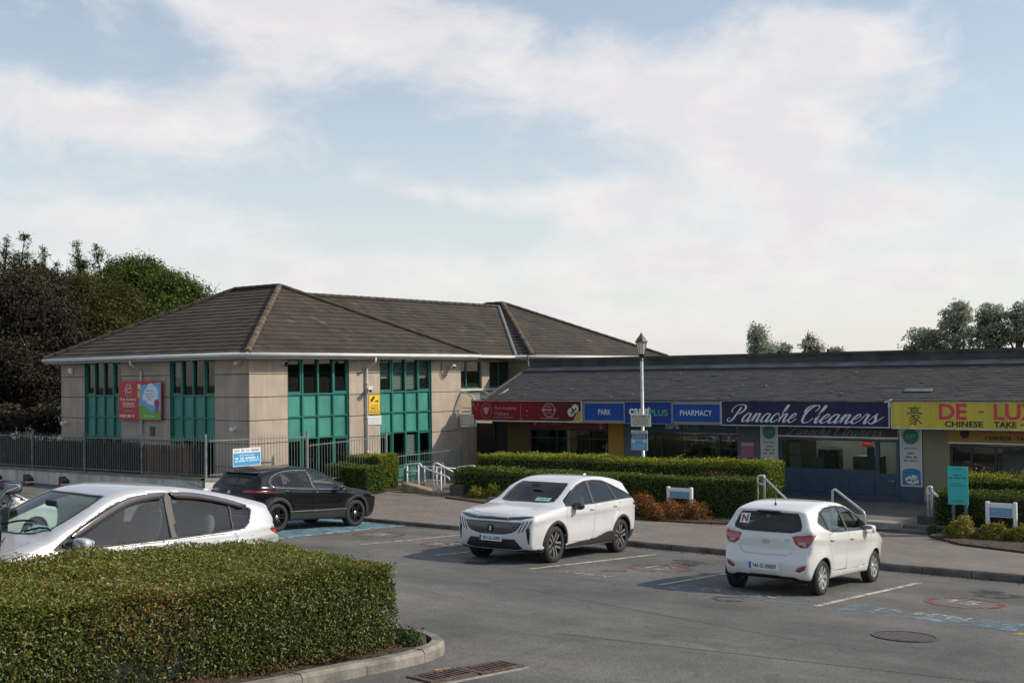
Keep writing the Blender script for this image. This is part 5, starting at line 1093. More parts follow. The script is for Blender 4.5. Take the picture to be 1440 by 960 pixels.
# bollards by the wall
for i, (px, py, lab) in enumerate(((90, 671, 'black bollard with slanted top and red band, nearer the corner'), (40, 668, 'black bollard with slanted top and red band beside the black mirror'), (-4, 666, 'black bollard with red band cut by the left picture edge'))):
    P = at_y(px, py, 21.4); th = thing('bollard', lab, 'bollard', (P.x, 21.4, path_z(P.x, 23.1)), 'bollards by the white wall'); M_ = mat('bollard_black', (.02, .018, .018), .5); z = P.z
    t = MB(); t.add([(P.x+a, 21.4+b, zz_) for zz_ in (-.2,) for a, b in ((-.12, -.12), (.12, -.12), (.12, .12), (-.12, .12))]+[(P.x-.12, 21.28, z+.03), (P.x+.12, 21.28, z-.10), (P.x+.12, 21.52, z-.10), (P.x-.12, 21.52, z+.03)], [(0, 3, 2, 1), (4, 5, 6, 7), (0, 1, 5, 4), (1, 2, 6, 5), (2, 3, 7, 6), (3, 0, 4, 7)]); part('post', t, M_, th)
    t = MB(); t.box(P.x-.124, P.x+.124, 21.276, 21.524, z-.27, z-.20); part('red_band', t, mat('band_red', (.40, .02, .02), .4), th); t = MB(); t.box(P.x+.02, P.x+.127, 21.274, 21.526, z-.225, z-.195); part('reflector', t, mat('band_white', (.75, .70, .68), .3), th)

# white handrails of the ramp, galvanised handrails of the steps
def rail(name, label, runs, r, m, group=None):
    p0 = Vector(runs[0][0]); th = thing(name, label, 'handrail', p0, group)
    for i, run in enumerate(runs):
        t = MB(); t.tube(round_path(run, .10, 4), r, 8); part('rail' if i == 0 else 'post', t, m, th, True)
    return th
def W_(px, py, Y): return at_y(px, py, Y)
def down(px, py, Y, z=-.35): p = at_y(px, py, Y); return [p, Vector((p.x, p.y, z))]
rail('handrail', 'white looped handrail at the near left of the ramp', [[W_(568.5, 659, 30.4), W_(568.5, 653, 30.4), W_(590.5, 651, 30.4), W_(593, 656, 30.4), W_(631, 671, 30.0), W_(632, 675, 30.0)], down(572.5, 653, 30.4), down(588.3, 652, 30.4), [W_(573, 663, 30.4), W_(588, 662, 30.4)], down(620, 662, 30.15)], .028, M_WHITERAIL, 'white handrails of the ramp')
rail('handrail', 'tall white handrail post sloping right over the ramp', [[W_(609.5, 694, 29.2), W_(609.5, 652, 29.2), W_(614, 650.5, 29.2), W_(646, 668, 29.8), W_(655, 669, 29.8)]], .028, M_WHITERAIL, 'white handrails of the ramp')
rail('handrail', 'long grey handrail behind the white ramp rails', [[W_(568, 653, 32.4), W_(569, 648, 32.4), W_(621, 649.5, 32.8), W_(624, 653, 32.8)], down(577, 648, 32.4), down(620, 650, 32.8)], .026, M_GALV, 'white handrails of the ramp')
rail('handrail', 'white handrail sloping behind along the ramp', [[W_(592, 654.5, 31.6), W_(620, 657, 31.9), W_(650, 659, 32.4)], down(597, 655, 31.6), down(614, 656.5, 31.8), down(625, 657.5, 32), [W_(590, 674, 31.6), W_(622, 676, 31.8)]], .022, M_WHITERAIL, 'white handrails of the ramp')
rail('handrail', 'white handrail at the right of the ramp by the dark hedge', [[W_(643, 664, 31.0), W_(642, 657, 31.0), W_(667, 654.5, 31.0), W_(671, 660, 31.2), W_(680, 664, 31.2)], down(646.5, 657, 31.0), down(665, 655, 31.0), [W_(647, 660, 31.0), W_(665, 661, 31.0)]], .028, M_WHITERAIL, 'white handrails of the ramp')
t = MB()
for k in range(16): t.tube(down(578+k*2.9, 652+k*.3, 31.5, .02), .008, 5)
t.tube([W_(576, 671, 31.5), W_(624, 675, 31.5)], .014, 6); solo('ramp_balustrade', t, M_GALV, 'thin grey balusters under the ramp handrail', 'balustrade')
M_STONE = mat('ramp_stone', (.24, .185, .12), .9, var=.35, vscale=2.5, bump=.5, bscale=25)
t = MB(); a = on_path(567, 692); t.cbox(a.x-.05, a.x+1.75, a.y-.05, a.y+.35, -.5, .30, .03); t.v = [(x, y, z-(max(0, x-a.x-.5)*.22 if z > 0 else 0)) for x, y, z in t.v]; solo('ramp_wall', t, M_STONE, 'low brown stained wall at the foot of the ramp rails', 'wall')
def stonewall(label, px, py, w, h, d=.8, m=None):
    P = on_path(px, py); t = MB(); t.cbox(P.x-w/2, P.x+w/2, P.y, P.y+d, P.z-.3, P.z+h, .03); return solo('planter_wall', t, m or mat('planter_stone', (.075, .065, .058), .9, var=.4, vscale=3, bump=.5, bscale=20), label, 'wall')
stonewall('dark planter wall end left of the yellow shrubs by the ramp', 641, 697, .55, .35)
stonewall('dark planter wall end beside the steps at the right', 1303, 747, .50, .42)
t = MB(); P = on_path(1272, 737); t.cbox(P.x-.55, P.x+.45, 30.9, 31.35, -.5, FORE_Z+.03, .02); solo('step_block', t, mat('pale_step', (.24, .23, .21), .85, var=.2, vscale=3), 'pale concrete block at the step by the right handrail', 'step')
rail('step_handrail', 'galvanised handrail loop at the hedge end left of the steps', [[W_(1065.5, 720, 30.9), W_(1065, 671, 30.9), W_(1067, 669, 30.9), W_(1074, 668.5, 30.9), W_(1075, 671, 30.9), W_(1075, 720, 30.9)], [W_(1066, 681, 30.9), W_(1075, 680.5, 30.9)], [W_(1075, 672, 30.9), W_(1112, 708, 30.0), W_(1113, 745, 30.0)]], .034, M_GALVL, 'galvanised handrails of the steps')
rail('step_handrail', 'galvanised handrail sloping down behind the small white hatchback', [[W_(1170, 735, 30.9), W_(1170.5, 690, 30.9), W_(1174, 687.5, 30.9), W_(1214, 719, 30.0), W_(1216, 724, 30.0), W_(1217, 760, 30.0)]], .034, M_GALVL, 'galvanised handrails of the steps')
rail('step_handrail', 'galvanised handrail at the planter end right of the steps', [[W_(1306, 726, 31.0), W_(1304, 688, 31.0), W_(1305, 684.5, 31.0), W_(1310, 684, 31.0), W_(1310, 726, 31.0)], [W_(1304, 694, 31.0), W_(1310, 694, 31.0)], [W_(1310, 690, 31.0), W_(1319, 698, 30.8)]], .034, M_GALVL, 'galvanised handrails of the steps')

# lamp post with two notices
P = at_y(904.5, 645, 33.0); top = at_y(900.2, 468, 33.0)
th = thing('street_lamp', 'lamp post with lantern and two notices in front of the chemist sign', 'street lamp', (P.x, 33.0, -.3)); X = P.x
zt = top.z
t = MB(); t.tube([(X, 33, -.4), (X, 33, .9), (X, 33, .92), (X, 33, zt-.88)], [.085, .085, .055, .050], 12); part('pole', t, mat('lamp_pole', (.40, .42, .42), .45, .5, var=.15, vscale=4), th, True)
t = MB(); t.lathe([(.05, zt-.90), (.075, zt-.87), (.045, zt-.82), (.08, zt-.74), (.11, zt-.70), (.11, zt-.68)], c=(X, 33, 0), n=8); part('collar', t, M_BLKF, th)
t = MB(); t.lathe([(.105, zt-.675), (.175, zt-.31), (.175, zt-.30)], c=(X, 33, 0), n=8, cap=False); part('lantern_glass', t, mat('lantern_glass', (.80, .78, .72), .25, spec=.6, trans=.45), th)
t = MB()
for k in range(8):
    aa = 2*math.pi*k/8; t.tube([(X+.108*math.cos(aa), 33+.108*math.sin(aa), zt-.68), (X+.179*math.cos(aa), 33+.179*math.sin(aa), zt-.30)], .007, 5)
part('lantern_frame', t, M_BLKF, th)
t = MB(); t.lathe([(.205, zt-.31), (.21, zt-.285), (.14, zt-.18), (.085, zt-.11), (.06, zt-.09), (.05, zt-.055), (.025, zt-.03), (.03, zt-.015), (.002, zt+.02)], c=(X, 33, 0), n=8); part('lantern_cap', t, mat('lantern_cap', (.045, .05, .05), .5), th)
def lamp_sign(label, p0, p1, q0, q1, base):
    a, b = at_y(p0, (q0+q1)/2, 32.93), at_y(p1, (q0+q1)/2, 32.93); z0, z1 = at_y(900, q1, 32.93).z, at_y(900, q0, 32.93).z
    s = thing('lamp_notice', label, 'sign', ((a.x+b.x)/2, 32.93, z0)); t = MB(); t.cbox(a.x, b.x, 32.905, 32.925, z0, z1, .004); part('panel', t, base, s)
    def q(mb, m, nm, k=0): place(mb, (a.x, 32.904-.002*k, z0), (1, 0, 0), (0, 0, 1)); return part(nm, mb, m, s, fix=False)
    return b.x-a.x, z1-z0, q
w, h, q = lamp_sign('cream notice with dark print on the lamp post, upper one', 887.5, 915.5, 582.5, 599.5, mat('notice_cream', (.56, .54, .45), .5))
t = MB(); print_lines(t, w*.07, w*.93, h*.84, h*.15, 1)
for k in range(4): print_lines(t, w*(.08+.04*(k % 2)), w*(.92-.05*(k % 2)), h*(.66-.16*k), h*.09, 2+k)
q(t, mat('print_dark', (.10, .10, .09), .6), 'small_print')
w, h, q = lamp_sign('blue and white notice on the lamp post, lower one', 888, 911, 605, 633, mat('notice_pale', (.52, .56, .60), .5))
t = MB(); t.box(0, w, h*.62, h*.86, 0, .002); q(t, mat('notice_navy', (.05, .08, .18), .5), 'navy_field'); t = MB(); t.box(0, w, h*.01, h*.62, 0, .0018); q(t, mat('notice_sky', (.10, .33, .52), .5), 'sky_field')
t = MB(); print_lines(t, w*.1, w*.9, h*.93, h*.06, 1); q(t, mat('print_dark', (.10, .10, .09)), 'heading'); t = MB()
for k in range(3): print_lines(t, w*.08, w*.9, h*(.80-.07*k), h*.035, 5+k)
t.box(w*.05, w*.25, h*.36, h*.54, 0, .003); t.box(w*.72, w*.95, h*.40, h*.55, 0, .003); print_lines(t, w*.3, w*.68, h*.5, h*.05, 8)
for k in range(3): print_lines(t, w*.1, w*.9, h*(.28-.09*k), h*.04, 9+k)
q(t, mat('notice_pale', (.52, .56, .60)), 'small_print', 1)

# teal board and two white-framed boards in the planting
def sign_post_board(name, label, c0, c1, Y, m, posts, pcol, depth=.03, frame=None):
    a, b = at_y(c0[0], c0[1], Y), at_y(c1[0], c1[1], Y); z1, z0 = a.z, b.z; th = thing(name, label, 'sign', ((a.x+b.x)/2, Y, 0))
    t = MB(); t.cbox(a.x, b.x, Y-depth, Y, z0, z1, .006); part('panel', t, m, th)
    for px in posts:
        x = at_y(px, (c0[1]+c1[1])/2, Y).x; t = MB()
        if frame: t.cbox(x-.042, x+.042, Y-.07, Y+.03, -.6, z1+.03, .012)
        else: t.tube([(x, Y+.06, -.6), (x, Y+.06, z1-.06)], .045, 10)
        part('post', t, pcol, th, smooth=not frame)
    def q(mb, mm, nm, k=0): place(mb, (a.x, Y-depth-.001-.002*k, z0), (1, 0, 0), (0, 0, 1)); return part(nm, mb, mm, th, fix=False)
    return b.x-a.x, z1-z0, q
w, h, q = sign_post_board('teal_board', 'turquoise board on two grey posts beside the right hedge', (1332.5, 655), (1362.5, 710), 31.0, mat('board_teal', (.03, .42, .42), .4), (1339, 1357), M_GALVD)
t = MB(); print_lines(t, w*.3, w*.72, h*.93, h*.022, 1); 
for (u0, u1, v, hh) in ((.28, .72, .77, .042), (.08, .92, .70, .042), (.25, .75, .56, .02), (.12, .85, .50, .022), (.3, .75, .12, .02), (.15, .85, .07, .02)): print_lines(t, w*u0, w*u1, h*v, h*hh, int(v*100))
q(t, mat('teal_ink', (.015, .10, .14), .5), 'small_print')
def info(label, p0, p1, py0, py1, Y, posts):
    w, h, q = sign_post_board('info_board', label, (p0, py0), (p1, py1), Y, mat('board_white', (.70, .72, .75), .5), posts, M_WHITERAIL, .03, True)
    t = MB(); t.box(w*.04, w*.96, h*.06, h*.66, 0, .003); q(t, mat('board_blue', (.09, .26, .42), .5), 'blue_field'); t = MB()
    for k in range(4): print_lines(t, w*.1, w*.9, h*(.56-.13*k), h*.06, 20+k)
    q(t, mat('board_print', (.40, .52, .62), .5), 'small_print', 1.5)
info('low white board with blue field in the rust coloured shrubs', 942, 971, 685, 701, 30.0, (940.5, 972.5)); info('low white board with blue field by the yellow shrubs at the right edge', 1391, 1425, 706, 728, 30.9, (1389, 1428))
# ================================================================ cars
def chaikin(p, n=2):
    p = [np.array(q, float) for q in p]
    for _ in range(n):
        o = [p[0]]
        for a, b in zip(p[:-1], p[1:]): o += [a*.75+b*.25, a*.25+b*.75]
        p = o+[p[-1]]
    return np.array(p)
def poly_sd(P, poly):
    """signed distance (negative inside) of points P (N,2) to a closed polygon"""
    A = poly; B = np.roll(poly, -1, 0)
    d2 = np.full(len(P), 1e9); ins = np.zeros(len(P), bool)
    for a, b in zip(A, B):
        e = b-a; w = P-a; L = e@e
        if L < 1e-12: continue
        t = np.clip((w@e)/L, 0, 1)[:, None]; d = w-t*e
        d2 = np.minimum(d2, (d*d).sum(1))
        c = (a[1] > P[:, 1]) != (b[1] > P[:, 1])
        if abs(e[1]) > 1e-12: ins ^= c & (P[:, 0] < a[0]+(P[:, 1]-a[1])*e[0]/e[1])
    d = np.sqrt(d2); return np.where(ins, -d, d)
def in_poly(x, y, poly):
    c = False; n = len(poly); j = n-1
    for i in range(n):
        xi, yi = poly[i][0], poly[i][1]; xj, yj = poly[j][0], poly[j][1]
        if (yi > y) != (yj > y) and x < (xj-xi)*(y-yi)/(yj-yi)+xi: c = not c
        j = i
    return c
def clip_half(poly, a, b, c):
    """keep the part of a 2-D polygon with a*x+b*y<=c"""
    out = []; n = len(poly)
    for i in range(n):
        p, q = poly[i], poly[(i+1) % n]
        dp, dq = a*p[0]+b*p[1]-c, a*q[0]+b*q[1]-c
        if dp <= 0: out.append(p)
        if dp*dq < 0: t = dp/(dp-dq); out.append((p[0]+(q[0]-p[0])*t, p[1]+(q[1]-p[1])*t))
    return out
def shrink(poly, d):
    """inset a (clockwise or not) polygon by d with mitred corners"""
    n = len(poly); A = sum(poly[i][0]*poly[(i+1) % n][1]-poly[(i+1) % n][0]*poly[i][1] for i in range(n)); s = 1 if A > 0 else -1
    out = []
    for i in range(n):
        p0, p1, p2 = (np.array(poly[(i+k-1) % n], float) for k in range(3))
        u = p1-p0; v = p2-p1; u /= np.linalg.norm(u)+1e-9; v /= np.linalg.norm(v)+1e-9
        nu = np.array((-u[1], u[0]))*s; nv = np.array((-v[1], v[0]))*s
        b = nu+nv; L = b@b
        b = b/L*2 if L > 0.3 else nu
        out.append(tuple(p1+b*d))
    return out
def circle(cx, cz, r, n=28, a0=0, a1=360): return [(cx+r*math.cos(R(a0+(a1-a0)*i/n)), cz+r*math.sin(R(a0+(a1-a0)*i/n))) for i in range(n if a1-a0 == 360 else n+1)]

class CarShell:
    """half of a car body as a fine skin that windows, doors and lamps are then cut out of"""
    def __init__(s, sil, width, belt, roofw, plan, bow=(0.16, 0.12), cell=0.042, k=0.07, tuck=0.06, wbow=0.10, flare=None):
        s.sil = chaikin(sil, 2); s.Wm = width/2; s.belt = belt; s.roofw = roofw; s.plan = plan; s.bow = bow; s.k = k; s.tuck = tuck; s.wbow = wbow; s.flare = flare
        x0, x1 = s.sil[:, 0].min(), s.sil[:, 0].max(); z0, z1 = s.sil[:, 1].min(), s.sil[:, 1].max()
        s.x0, s.x1, s.z0, s.z1 = x0, x1, z0, z1
        nx = int((x1-x0)/cell); ny = int(s.Wm/cell); nz = int((z1-z0)/cell)
        xs = np.linspace(x0-.1, x1+.1, nx+1); ys = np.linspace(0, s.Wm+.12, ny+1); zs = np.linspace(z0-.1, z1+.1, nz+1)
        idx = {}; V = []; F = []
        def vid(i, j, k):
            if (i, j, k) not in idx: idx[(i, j, k)] = len(V); V.append((xs[i], ys[j], zs[k]))
            return idx[(i, j, k)]
        for i in range(nx):
            for j in range(ny):
                F.append((vid(i, j, nz), vid(i+1, j, nz), vid(i+1, j+1, nz), vid(i, j+1, nz)))
                F.append((vid(i, j, 0), vid(i, j+1, 0), vid(i+1, j+1, 0), vid(i+1, j, 0)))
            for k_ in range(nz): F.append((vid(i, ny, k_), vid(i, ny, k_+1), vid(i+1, ny, k_+1), vid(i+1, ny, k_)))
        for j in range(ny):
            for k_ in range(nz):
                F.append((vid(nx, j, k_), vid(nx, j+1, k_), vid(nx, j+1, k_+1), vid(nx, j, k_+1)))
                F.append((vid(0, j, k_), vid(0, j, k_+1), vid(0, j+1, k_+1), vid(0, j+1, k_)))
        V = np.array(V); mid = 0.5*(z0+z1)-0.12
        O = V.copy()
        xi0, xi1 = x0+0.62, x1-0.62
        O[:, 0] = np.clip((V[:, 0]-(x0+x1)/2)*0.86+(x0+x1)/2, xi0, xi1)
        O[:, 1] = np.clip(V[:, 1]*0.62, 0, s.Wm-0.42)
        O[:, 2] = mid+(V[:, 2]-mid)*0.12
        lo = np.zeros(len(V)); hi = np.full(len(V), 1.25); D = V-O
        for _ in range(15):
            m = (lo+hi)/2; f = s.F(O+D*m[:, None]); lo = np.where(f < 0, m, lo); hi = np.where(f < 0, hi, m)
        P = O+D*((lo+hi)/2)[:, None]; P[V[:, 1] == 0, 1] = 0
        s.bm = bmesh.new(); vs = [s.bm.verts.new(p) for p in P]
        for f in F:
            try: s.bm.faces.new([vs[i] for i in f])
            except ValueError: pass
        for _ in range(2): bmesh.ops.smooth_vert(s.bm, verts=[v for v in s.bm.verts if v.co.y > 0.02], factor=0.30, use_axis_x=True, use_axis_y=True, use_axis_z=True)
        s.bm.normal_update()
        b2 = s.bm.copy(); s.full = b2
        s.tree = BVHTree.FromBMesh(b2)
    def W(s, x, z):
        xm = (s.x0+s.x1)/2; L = (s.x1-s.x0)/2
        u = np.abs(x-xm)/L
        front = x > xm
        p = np.where(front, s.plan[1]*np.clip((u-s.plan[0])/(1-s.plan[0]), 0, 1.3)**2.2, s.plan[3]*np.clip((u-s.plan[2])/(1-s.plan[2]), 0, 1.3)**2.2)
        w = s.Wm*(1-p)
        zb = np.interp(x, *s.belt)
        low = np.clip((0.72-z)/0.5, 0, 1.2)
        w = w-s.tuck*low**1.6
        up = np.clip(z-zb, -0.2, 2)
        rw = np.interp(x, [q[0] for q in s.roofw], [q[1] for q in s.roofw])
        ztop = s.z1
        t = np.clip(up/(ztop-zb), 0, 1.2)
        w = w-(s.Wm-rw)*t-0.012*np.clip(up/0.05, 0, 1)
        # soft shoulder under the window line and a hollow flank below it
        w = w+0.024*np.exp(-((z-(zb-0.13))/0.045)**2)-0.022*np.exp(-((z-(zb-0.36))/0.13)**2)*np.clip(1.1-(np.abs(x)/0.95)**4, 0, 1)
        if s.flare:
            for (cx, cz, r, h) in s.flare:
                d = np.hypot(x-cx, z-cz); w = w+h*np.exp(-((d-r)/0.10)**2)
        return w
    def F(s, P):
        x, y, z = P[:, 0], P[:, 1], P[:, 2]
        xm = (s.x0+s.x1)/2; L = (s.x1-s.x0)/2; yn = np.clip(np.abs(y)/s.Wm, 0, 1.2)
        g = np.where(x > xm, s.bow[0], -s.bow[1])*np.clip(np.abs(x-xm)/L, 0, 1.1)**2
        g2 = np.where(x > xm-0.2, s.wbow, -s.wbow*0.6)*np.clip(np.abs(x-xm+0.1)/0.8, 0, 1)*np.clip((z-0.95)/0.2, 0, 1)
        xe = x+np.where(z < 1.0, g, np.maximum(np.abs(g2), np.abs(g)*0.35)*np.sign(g))*yn**2.2
        ze = z+0.05*yn**2.4*np.clip((z-0.7)/0.3, 0, 1)
        a = poly_sd(np.stack([xe, ze], 1), s.sil); b = y-s.W(x, z)
        h = np.clip(0.5+0.5*(a-b)/s.k, 0, 1)
        return b+(a-b)*h+s.k*h*(1-h)
    def cut(s, poly, axis, cond=None, src=None, delete=False, subd=True):
        """separate the skin inside a drawn outline into a piece of its own"""
        bm = src or s.bm
        ia, ib = {'y': (0, 2), 'x': (1, 2), 'z': (0, 1)}[axis]
        ax = {'y': Vector((0, 1, 0)), 'x': Vector((1, 0, 0)), 'z': Vector((0, 0, 1))}[axis]
        xs = [p[0] for p in poly]; ys = [p[1] for p in poly]; bx = (min(xs)-.08, max(xs)+.08, min(ys)-.08, max(ys)+.08)
        def cand():
            out = []
            for f in bm.faces:
                c = f.calc_center_median()
                if bx[0] < c[ia] < bx[1] and bx[2] < c[ib] < bx[3] and (cond is None or cond(c, f.normal)): out.append((f, c[ia], c[ib]))
            return out
        bm.normal_update(); C = [f for f, _, _ in cand()]; n = len(poly)
        for i in range(n):
            a, b = poly[i], poly[(i+1) % n]
            ex, ey = b[0]-a[0], b[1]-a[1]; L = math.hypot(ex, ey)
            if L < 1e-6: continue
            sel = []
            for f in C:
                if not f.is_valid: continue
                ds = [((v.co[ia]-a[0])*ey-(v.co[ib]-a[1])*ex)/L for v in f.verts]
                if min(ds) > -1e-5 or max(ds) < 1e-5: continue
                ts = [((v.co[ia]-a[0])*ex+(v.co[ib]-a[1])*ey)/L for v in f.verts]
                if max(ts) < -0.005 or min(ts) > L+0.005: continue
                sel.append(f)
            if not sel: continue
            co = Vector((0, 0, 0)); co[ia] = a[0]; co[ib] = a[1]
            d = Vector((0, 0, 0)); d[ia] = ex; d[ib] = ey
            no = d.cross(ax).normalized()
            geom = sel+list({e for f in sel for e in f.edges})+list({v for f in sel for v in f.verts})
            r = bmesh.ops.bisect_plane(bm, geom=geom, plane_co=co, plane_no=no, dist=1e-6)
            C = [f for f in C if f.is_valid]+[g for g in r['geom'] if isinstance(g, bmesh.types.BMFace)]
            C = list(dict.fromkeys(C))
        ins = [f for f in set(C) if f.is_valid and (lambda c: in_poly(c[ia], c[ib], poly))(f.calc_center_median())]
        if delete: bmesh.ops.delete(bm, geom=ins, context='FACES'); return None
        out = bmesh.new(); vm = {}
        for f in ins:
            vs = []
            for v in f.verts:
                if v not in vm: vm[v] = out.verts.new(v.co); vm[v].normal = v.normal
                vs.append(vm[v])
            try: out.faces.new(vs)
            except ValueError: pass
        bmesh.ops.delete(bm, geom=ins, context='FACES')
        loose = [v for v in bm.verts if not v.link_faces]
        bmesh.ops.delete(bm, geom=loose, context='VERTS')
        return out
def gap(bm, d=0.006):
    """shut line: trim the rim of a separate panel"""
    r = bmesh.ops.inset_region(bm, faces=bm.faces[:], thickness=d, use_boundary=True, use_even_offset=True)
    bmesh.ops.delete(bm, geom=r['faces'], context='FACES')
    return bm
def push(bm, d):
    bm.normal_update()
    n = {v: v.normal.copy() for v in bm.verts}
    for v in bm.verts: v.co += n[v]*d
    return bm
def lip(bm, d):
    """give a panel a turned-in edge so that it has thickness"""
    ed = [e for e in bm.edges if e.is_boundary and not all(abs(v.co.y) < 1e-5 for v in e.verts)]
    if not ed: return bm
    bm.normal_update(); nn = {v: v.normal.copy() for v in bm.verts}
    r = bmesh.ops.extrude_edge_only(bm, edges=ed)
    src = {}
    for v in [g for g in r['geom'] if isinstance(g, bmesh.types.BMVert)]:
        for e in v.link_edges:
            o = e.other_vert(v)
            if o in nn and (o.co-v.co).length < 1e-7: v.co = v.co-nn[o]*d; break
    return bm
class Car:
    def __init__(s, name, label, cat, M, shell, paint, group=None):
        s.root = bpy.data.objects.new(name, None); COL.objects.link(s.root); s.root.matrix_basis = M; tag(s.root, label, cat, group)
        s.sh = shell; s.paint = paint; s.tree = shell.tree
    def emit(s, name, bm, m, pair=False, parent=None, label=None, smooth=True, inset=0.0):
        """pair: one object each side; otherwise both halves joined over the middle"""
        if inset: push(bm, inset)
        outs = []
        def mk(b, flip):
            c = b.copy()
            if flip:
                for v in c.verts: v.co.y *= -1
                bmesh.ops.reverse_faces(c, faces=c.faces[:])
            return c
        def fin(c):
            me = bpy.data.meshes.new(name); c.to_mesh(me); c.free(); me.materials.append(m)
            if smooth: me.polygons.foreach_set('use_smooth', [True]*len(me.polygons))
            o = bpy.data.objects.new(name, me); COL.objects.link(o); o.parent = parent or s.root
            if label: o['label'] = label
            outs.append(o)
        if pair: fin(mk(bm, False)); fin(mk(bm, True))
        else:
            a = mk(bm, False); b = mk(bm, True); vm = {}
            for v in b.verts: vm[v] = a.verts.new(v.co)
            for f in b.faces:
                try: a.faces.new([vm[v] for v in f.verts])
                except ValueError: pass
            b.free(); bmesh.ops.remove_doubles(a, verts=[v for v in a.verts if abs(v.co.y) < 1e-4], dist=2e-4); fin(a)
        bm.free()
        return outs
    def add(s, name, mb, m, parent=None, smooth=False, label=None):
        me = mb.mesh(name, m, smooth)
        o = bpy.data.objects.new(name, me); COL.objects.link(o); o.parent = parent or s.root
        if label: o['label'] = label
        return o
    def hit(s, o, d):
        o = Vector(o); d = Vector(d).normalized(); sy = 1
        if o.y < 0: o.y *= -1; d.y *= -1; sy = -1
        loc, no, i, t = s.tree.ray_cast(o, d)
        if loc is None: return Vector(o), Vector((0, 0, 1))
        return Vector((loc.x, loc.y*sy, loc.z)), Vector((no.x, no.y*sy, no.z))
def lowpoly_profile(w, r): return w, r
def wheel_set(car, wb, track_y, rt, w, style, mats, rim_r):
    """four wheels: tyre > rim, brake_disc"""
    tyre = MB(); h = w/2
    tyre.lathe([(rim_r-.005, -h+.02), (rim_r+.01, -h+.002), (rt*0.86, -h), (rt-.02, -h+.015), (rt-.004, -h+.035), (rt, -h+.06), (rt, h-.06), (rt-.004, h-.035), (rt-.02, h-.015), (rt*0.86, h), (rim_r+.01, h-.002), (rim_r-.005, h-.02)], axis='y', n=40, cap=False)
    for k in range(40):                               # tread blocks
        a = 2*math.pi*k/40
        for yy in (-h*.5, h*.5):
            tyre.obox((rt*math.cos(a), yy, rt*math.sin(a)), (math.cos(a), 0, math.sin(a)), (0, 1, 0), (-math.sin(a), 0, math.cos(a)), .003, h*.38, rt*.06)
    tm = tyre.mesh('tyre', mats['tyre'], True)
    rim = MB(); y = h-.012
    rim.m = 0
    rim.lathe([(rim_r*.97, -h+.03), (rim_r*.92, 0), (rim_r*.93, y-.05), (rim_r*.955, y-.01), (rim_r*.985, y+.004), (rim_r, y), (rim_r, -h+.03)], axis='y', n=40, cap=False)
    hub = rim_r*0.17
    rim.m = 1
    for k in range(style['n']):
        a = 2*math.pi*(k+.5)/style['n']
        for (o0, o1, w0, w1, mi) in style['spokes']:
            ca, sa = math.cos(a), math.sin(a)
            def pt(r, t, d): return (r*ca-t*sa, y-d, r*sa+t*ca)
            r0, r1 = hub*.8, rim_r*.96
            rim.m = mi
            pts0 = [(r0, o0-w0, .030), (r0, o0+w0, .030), ((r0+r1)/2, (o0+o1)/2+(w0+w1)/2, .012), (r1, o1+w1, .006), (r1, o1-w1, .006), ((r0+r1)/2, (o0+o1)/2-(w0+w1)/2, .012)]
            rim.add([pt(*p) for p in pts0]+[pt(p[0], p[1], p[2]+.035) for p in pts0], [(0, 1, 2, 5), (5, 2, 3, 4)]+[(i, (i+1) % 6, 6+(i+1) % 6, 6+i) for i in range(6)])
    rim.m = 2
    rim.lathe([(hub*1.25, y-.05), (hub*1.2, y-.022), (hub*.8, y-.014), (0.002, y-.012)], axis='y', n=20, cap=False)
    for k in range(5):
        a = 2*math.pi*k/5; rim.lathe([(.010, y-.024), (.008, y-.012), (.001, y-.012)], c=(hub*.95*math.cos(a), 0, hub*.95*math.sin(a)), axis='y', n=8, cap=False)
    rm = rim.mesh('rim', mats['rim'], False)
    disc = MB(); disc.lathe([(rim_r*.80, -.02), (rim_r*.80, .0), (rim_r*.3, .0), (.01, .0)], axis='y', n=24, cap=False)
    disc.lathe([(rim_r*.90, -.03), (.01, -.03)], axis='y', n=24, cap=False)
    dm = disc.mesh('brake_disc', mats['disc'])
    for sx in (1, -1):
        for sy in (1, -1):
            o = bpy.data.objects.new('wheel', tm); COL.objects.link(o); o.parent = car.root
            o.matrix_basis = Matrix.Translation((sx*wb/2, sy*(track_y-h), rt)) @ (Matrix.Rotation(math.pi, 4, 'Z') if sy < 0 else Matrix.Identity(4)) @ Matrix.Rotation(0.4*sx+0.7*sy, 4, 'Y')
            for nm, me in (('rim', rm), ('brake_disc', dm)):
                c = bpy.data.objects.new(nm, me); COL.objects.link(c); c.parent = o
def rounded_lump(sx, sy, sz, p=2.6, n=14):
    """soft box"""
    mb = MB(); vs = []; fs = []
    for i in range(n+1):
        t = math.pi*i/n-math.pi/2
        for j in range(2*n):
            u = 2*math.pi*j/(2*n)
            f = lambda c: math.copysign(abs(c)**(2/p), c)
            vs.append((sx*f(math.cos(t))*f(math.cos(u)), sy*f(math.cos(t))*f(math.sin(u)), sz*f(math.sin(t))))
    m = 2*n
    for i in range(n):
        for j in range(m): fs.append((i*m+j, i*m+(j+1) % m, (i+1)*m+(j+1) % m, (i+1)*m+j))
    mb.add(vs, fs); return mb
def shift(mb, v, rz=0.0, ry=0.0):
    M = Matrix.Translation(v) @ Matrix.Rotation(rz, 4, 'Z') @ Matrix.Rotation(ry, 4, 'Y')
    mb.v = [tuple(M @ Vector(p)) for p in mb.v]; return mb
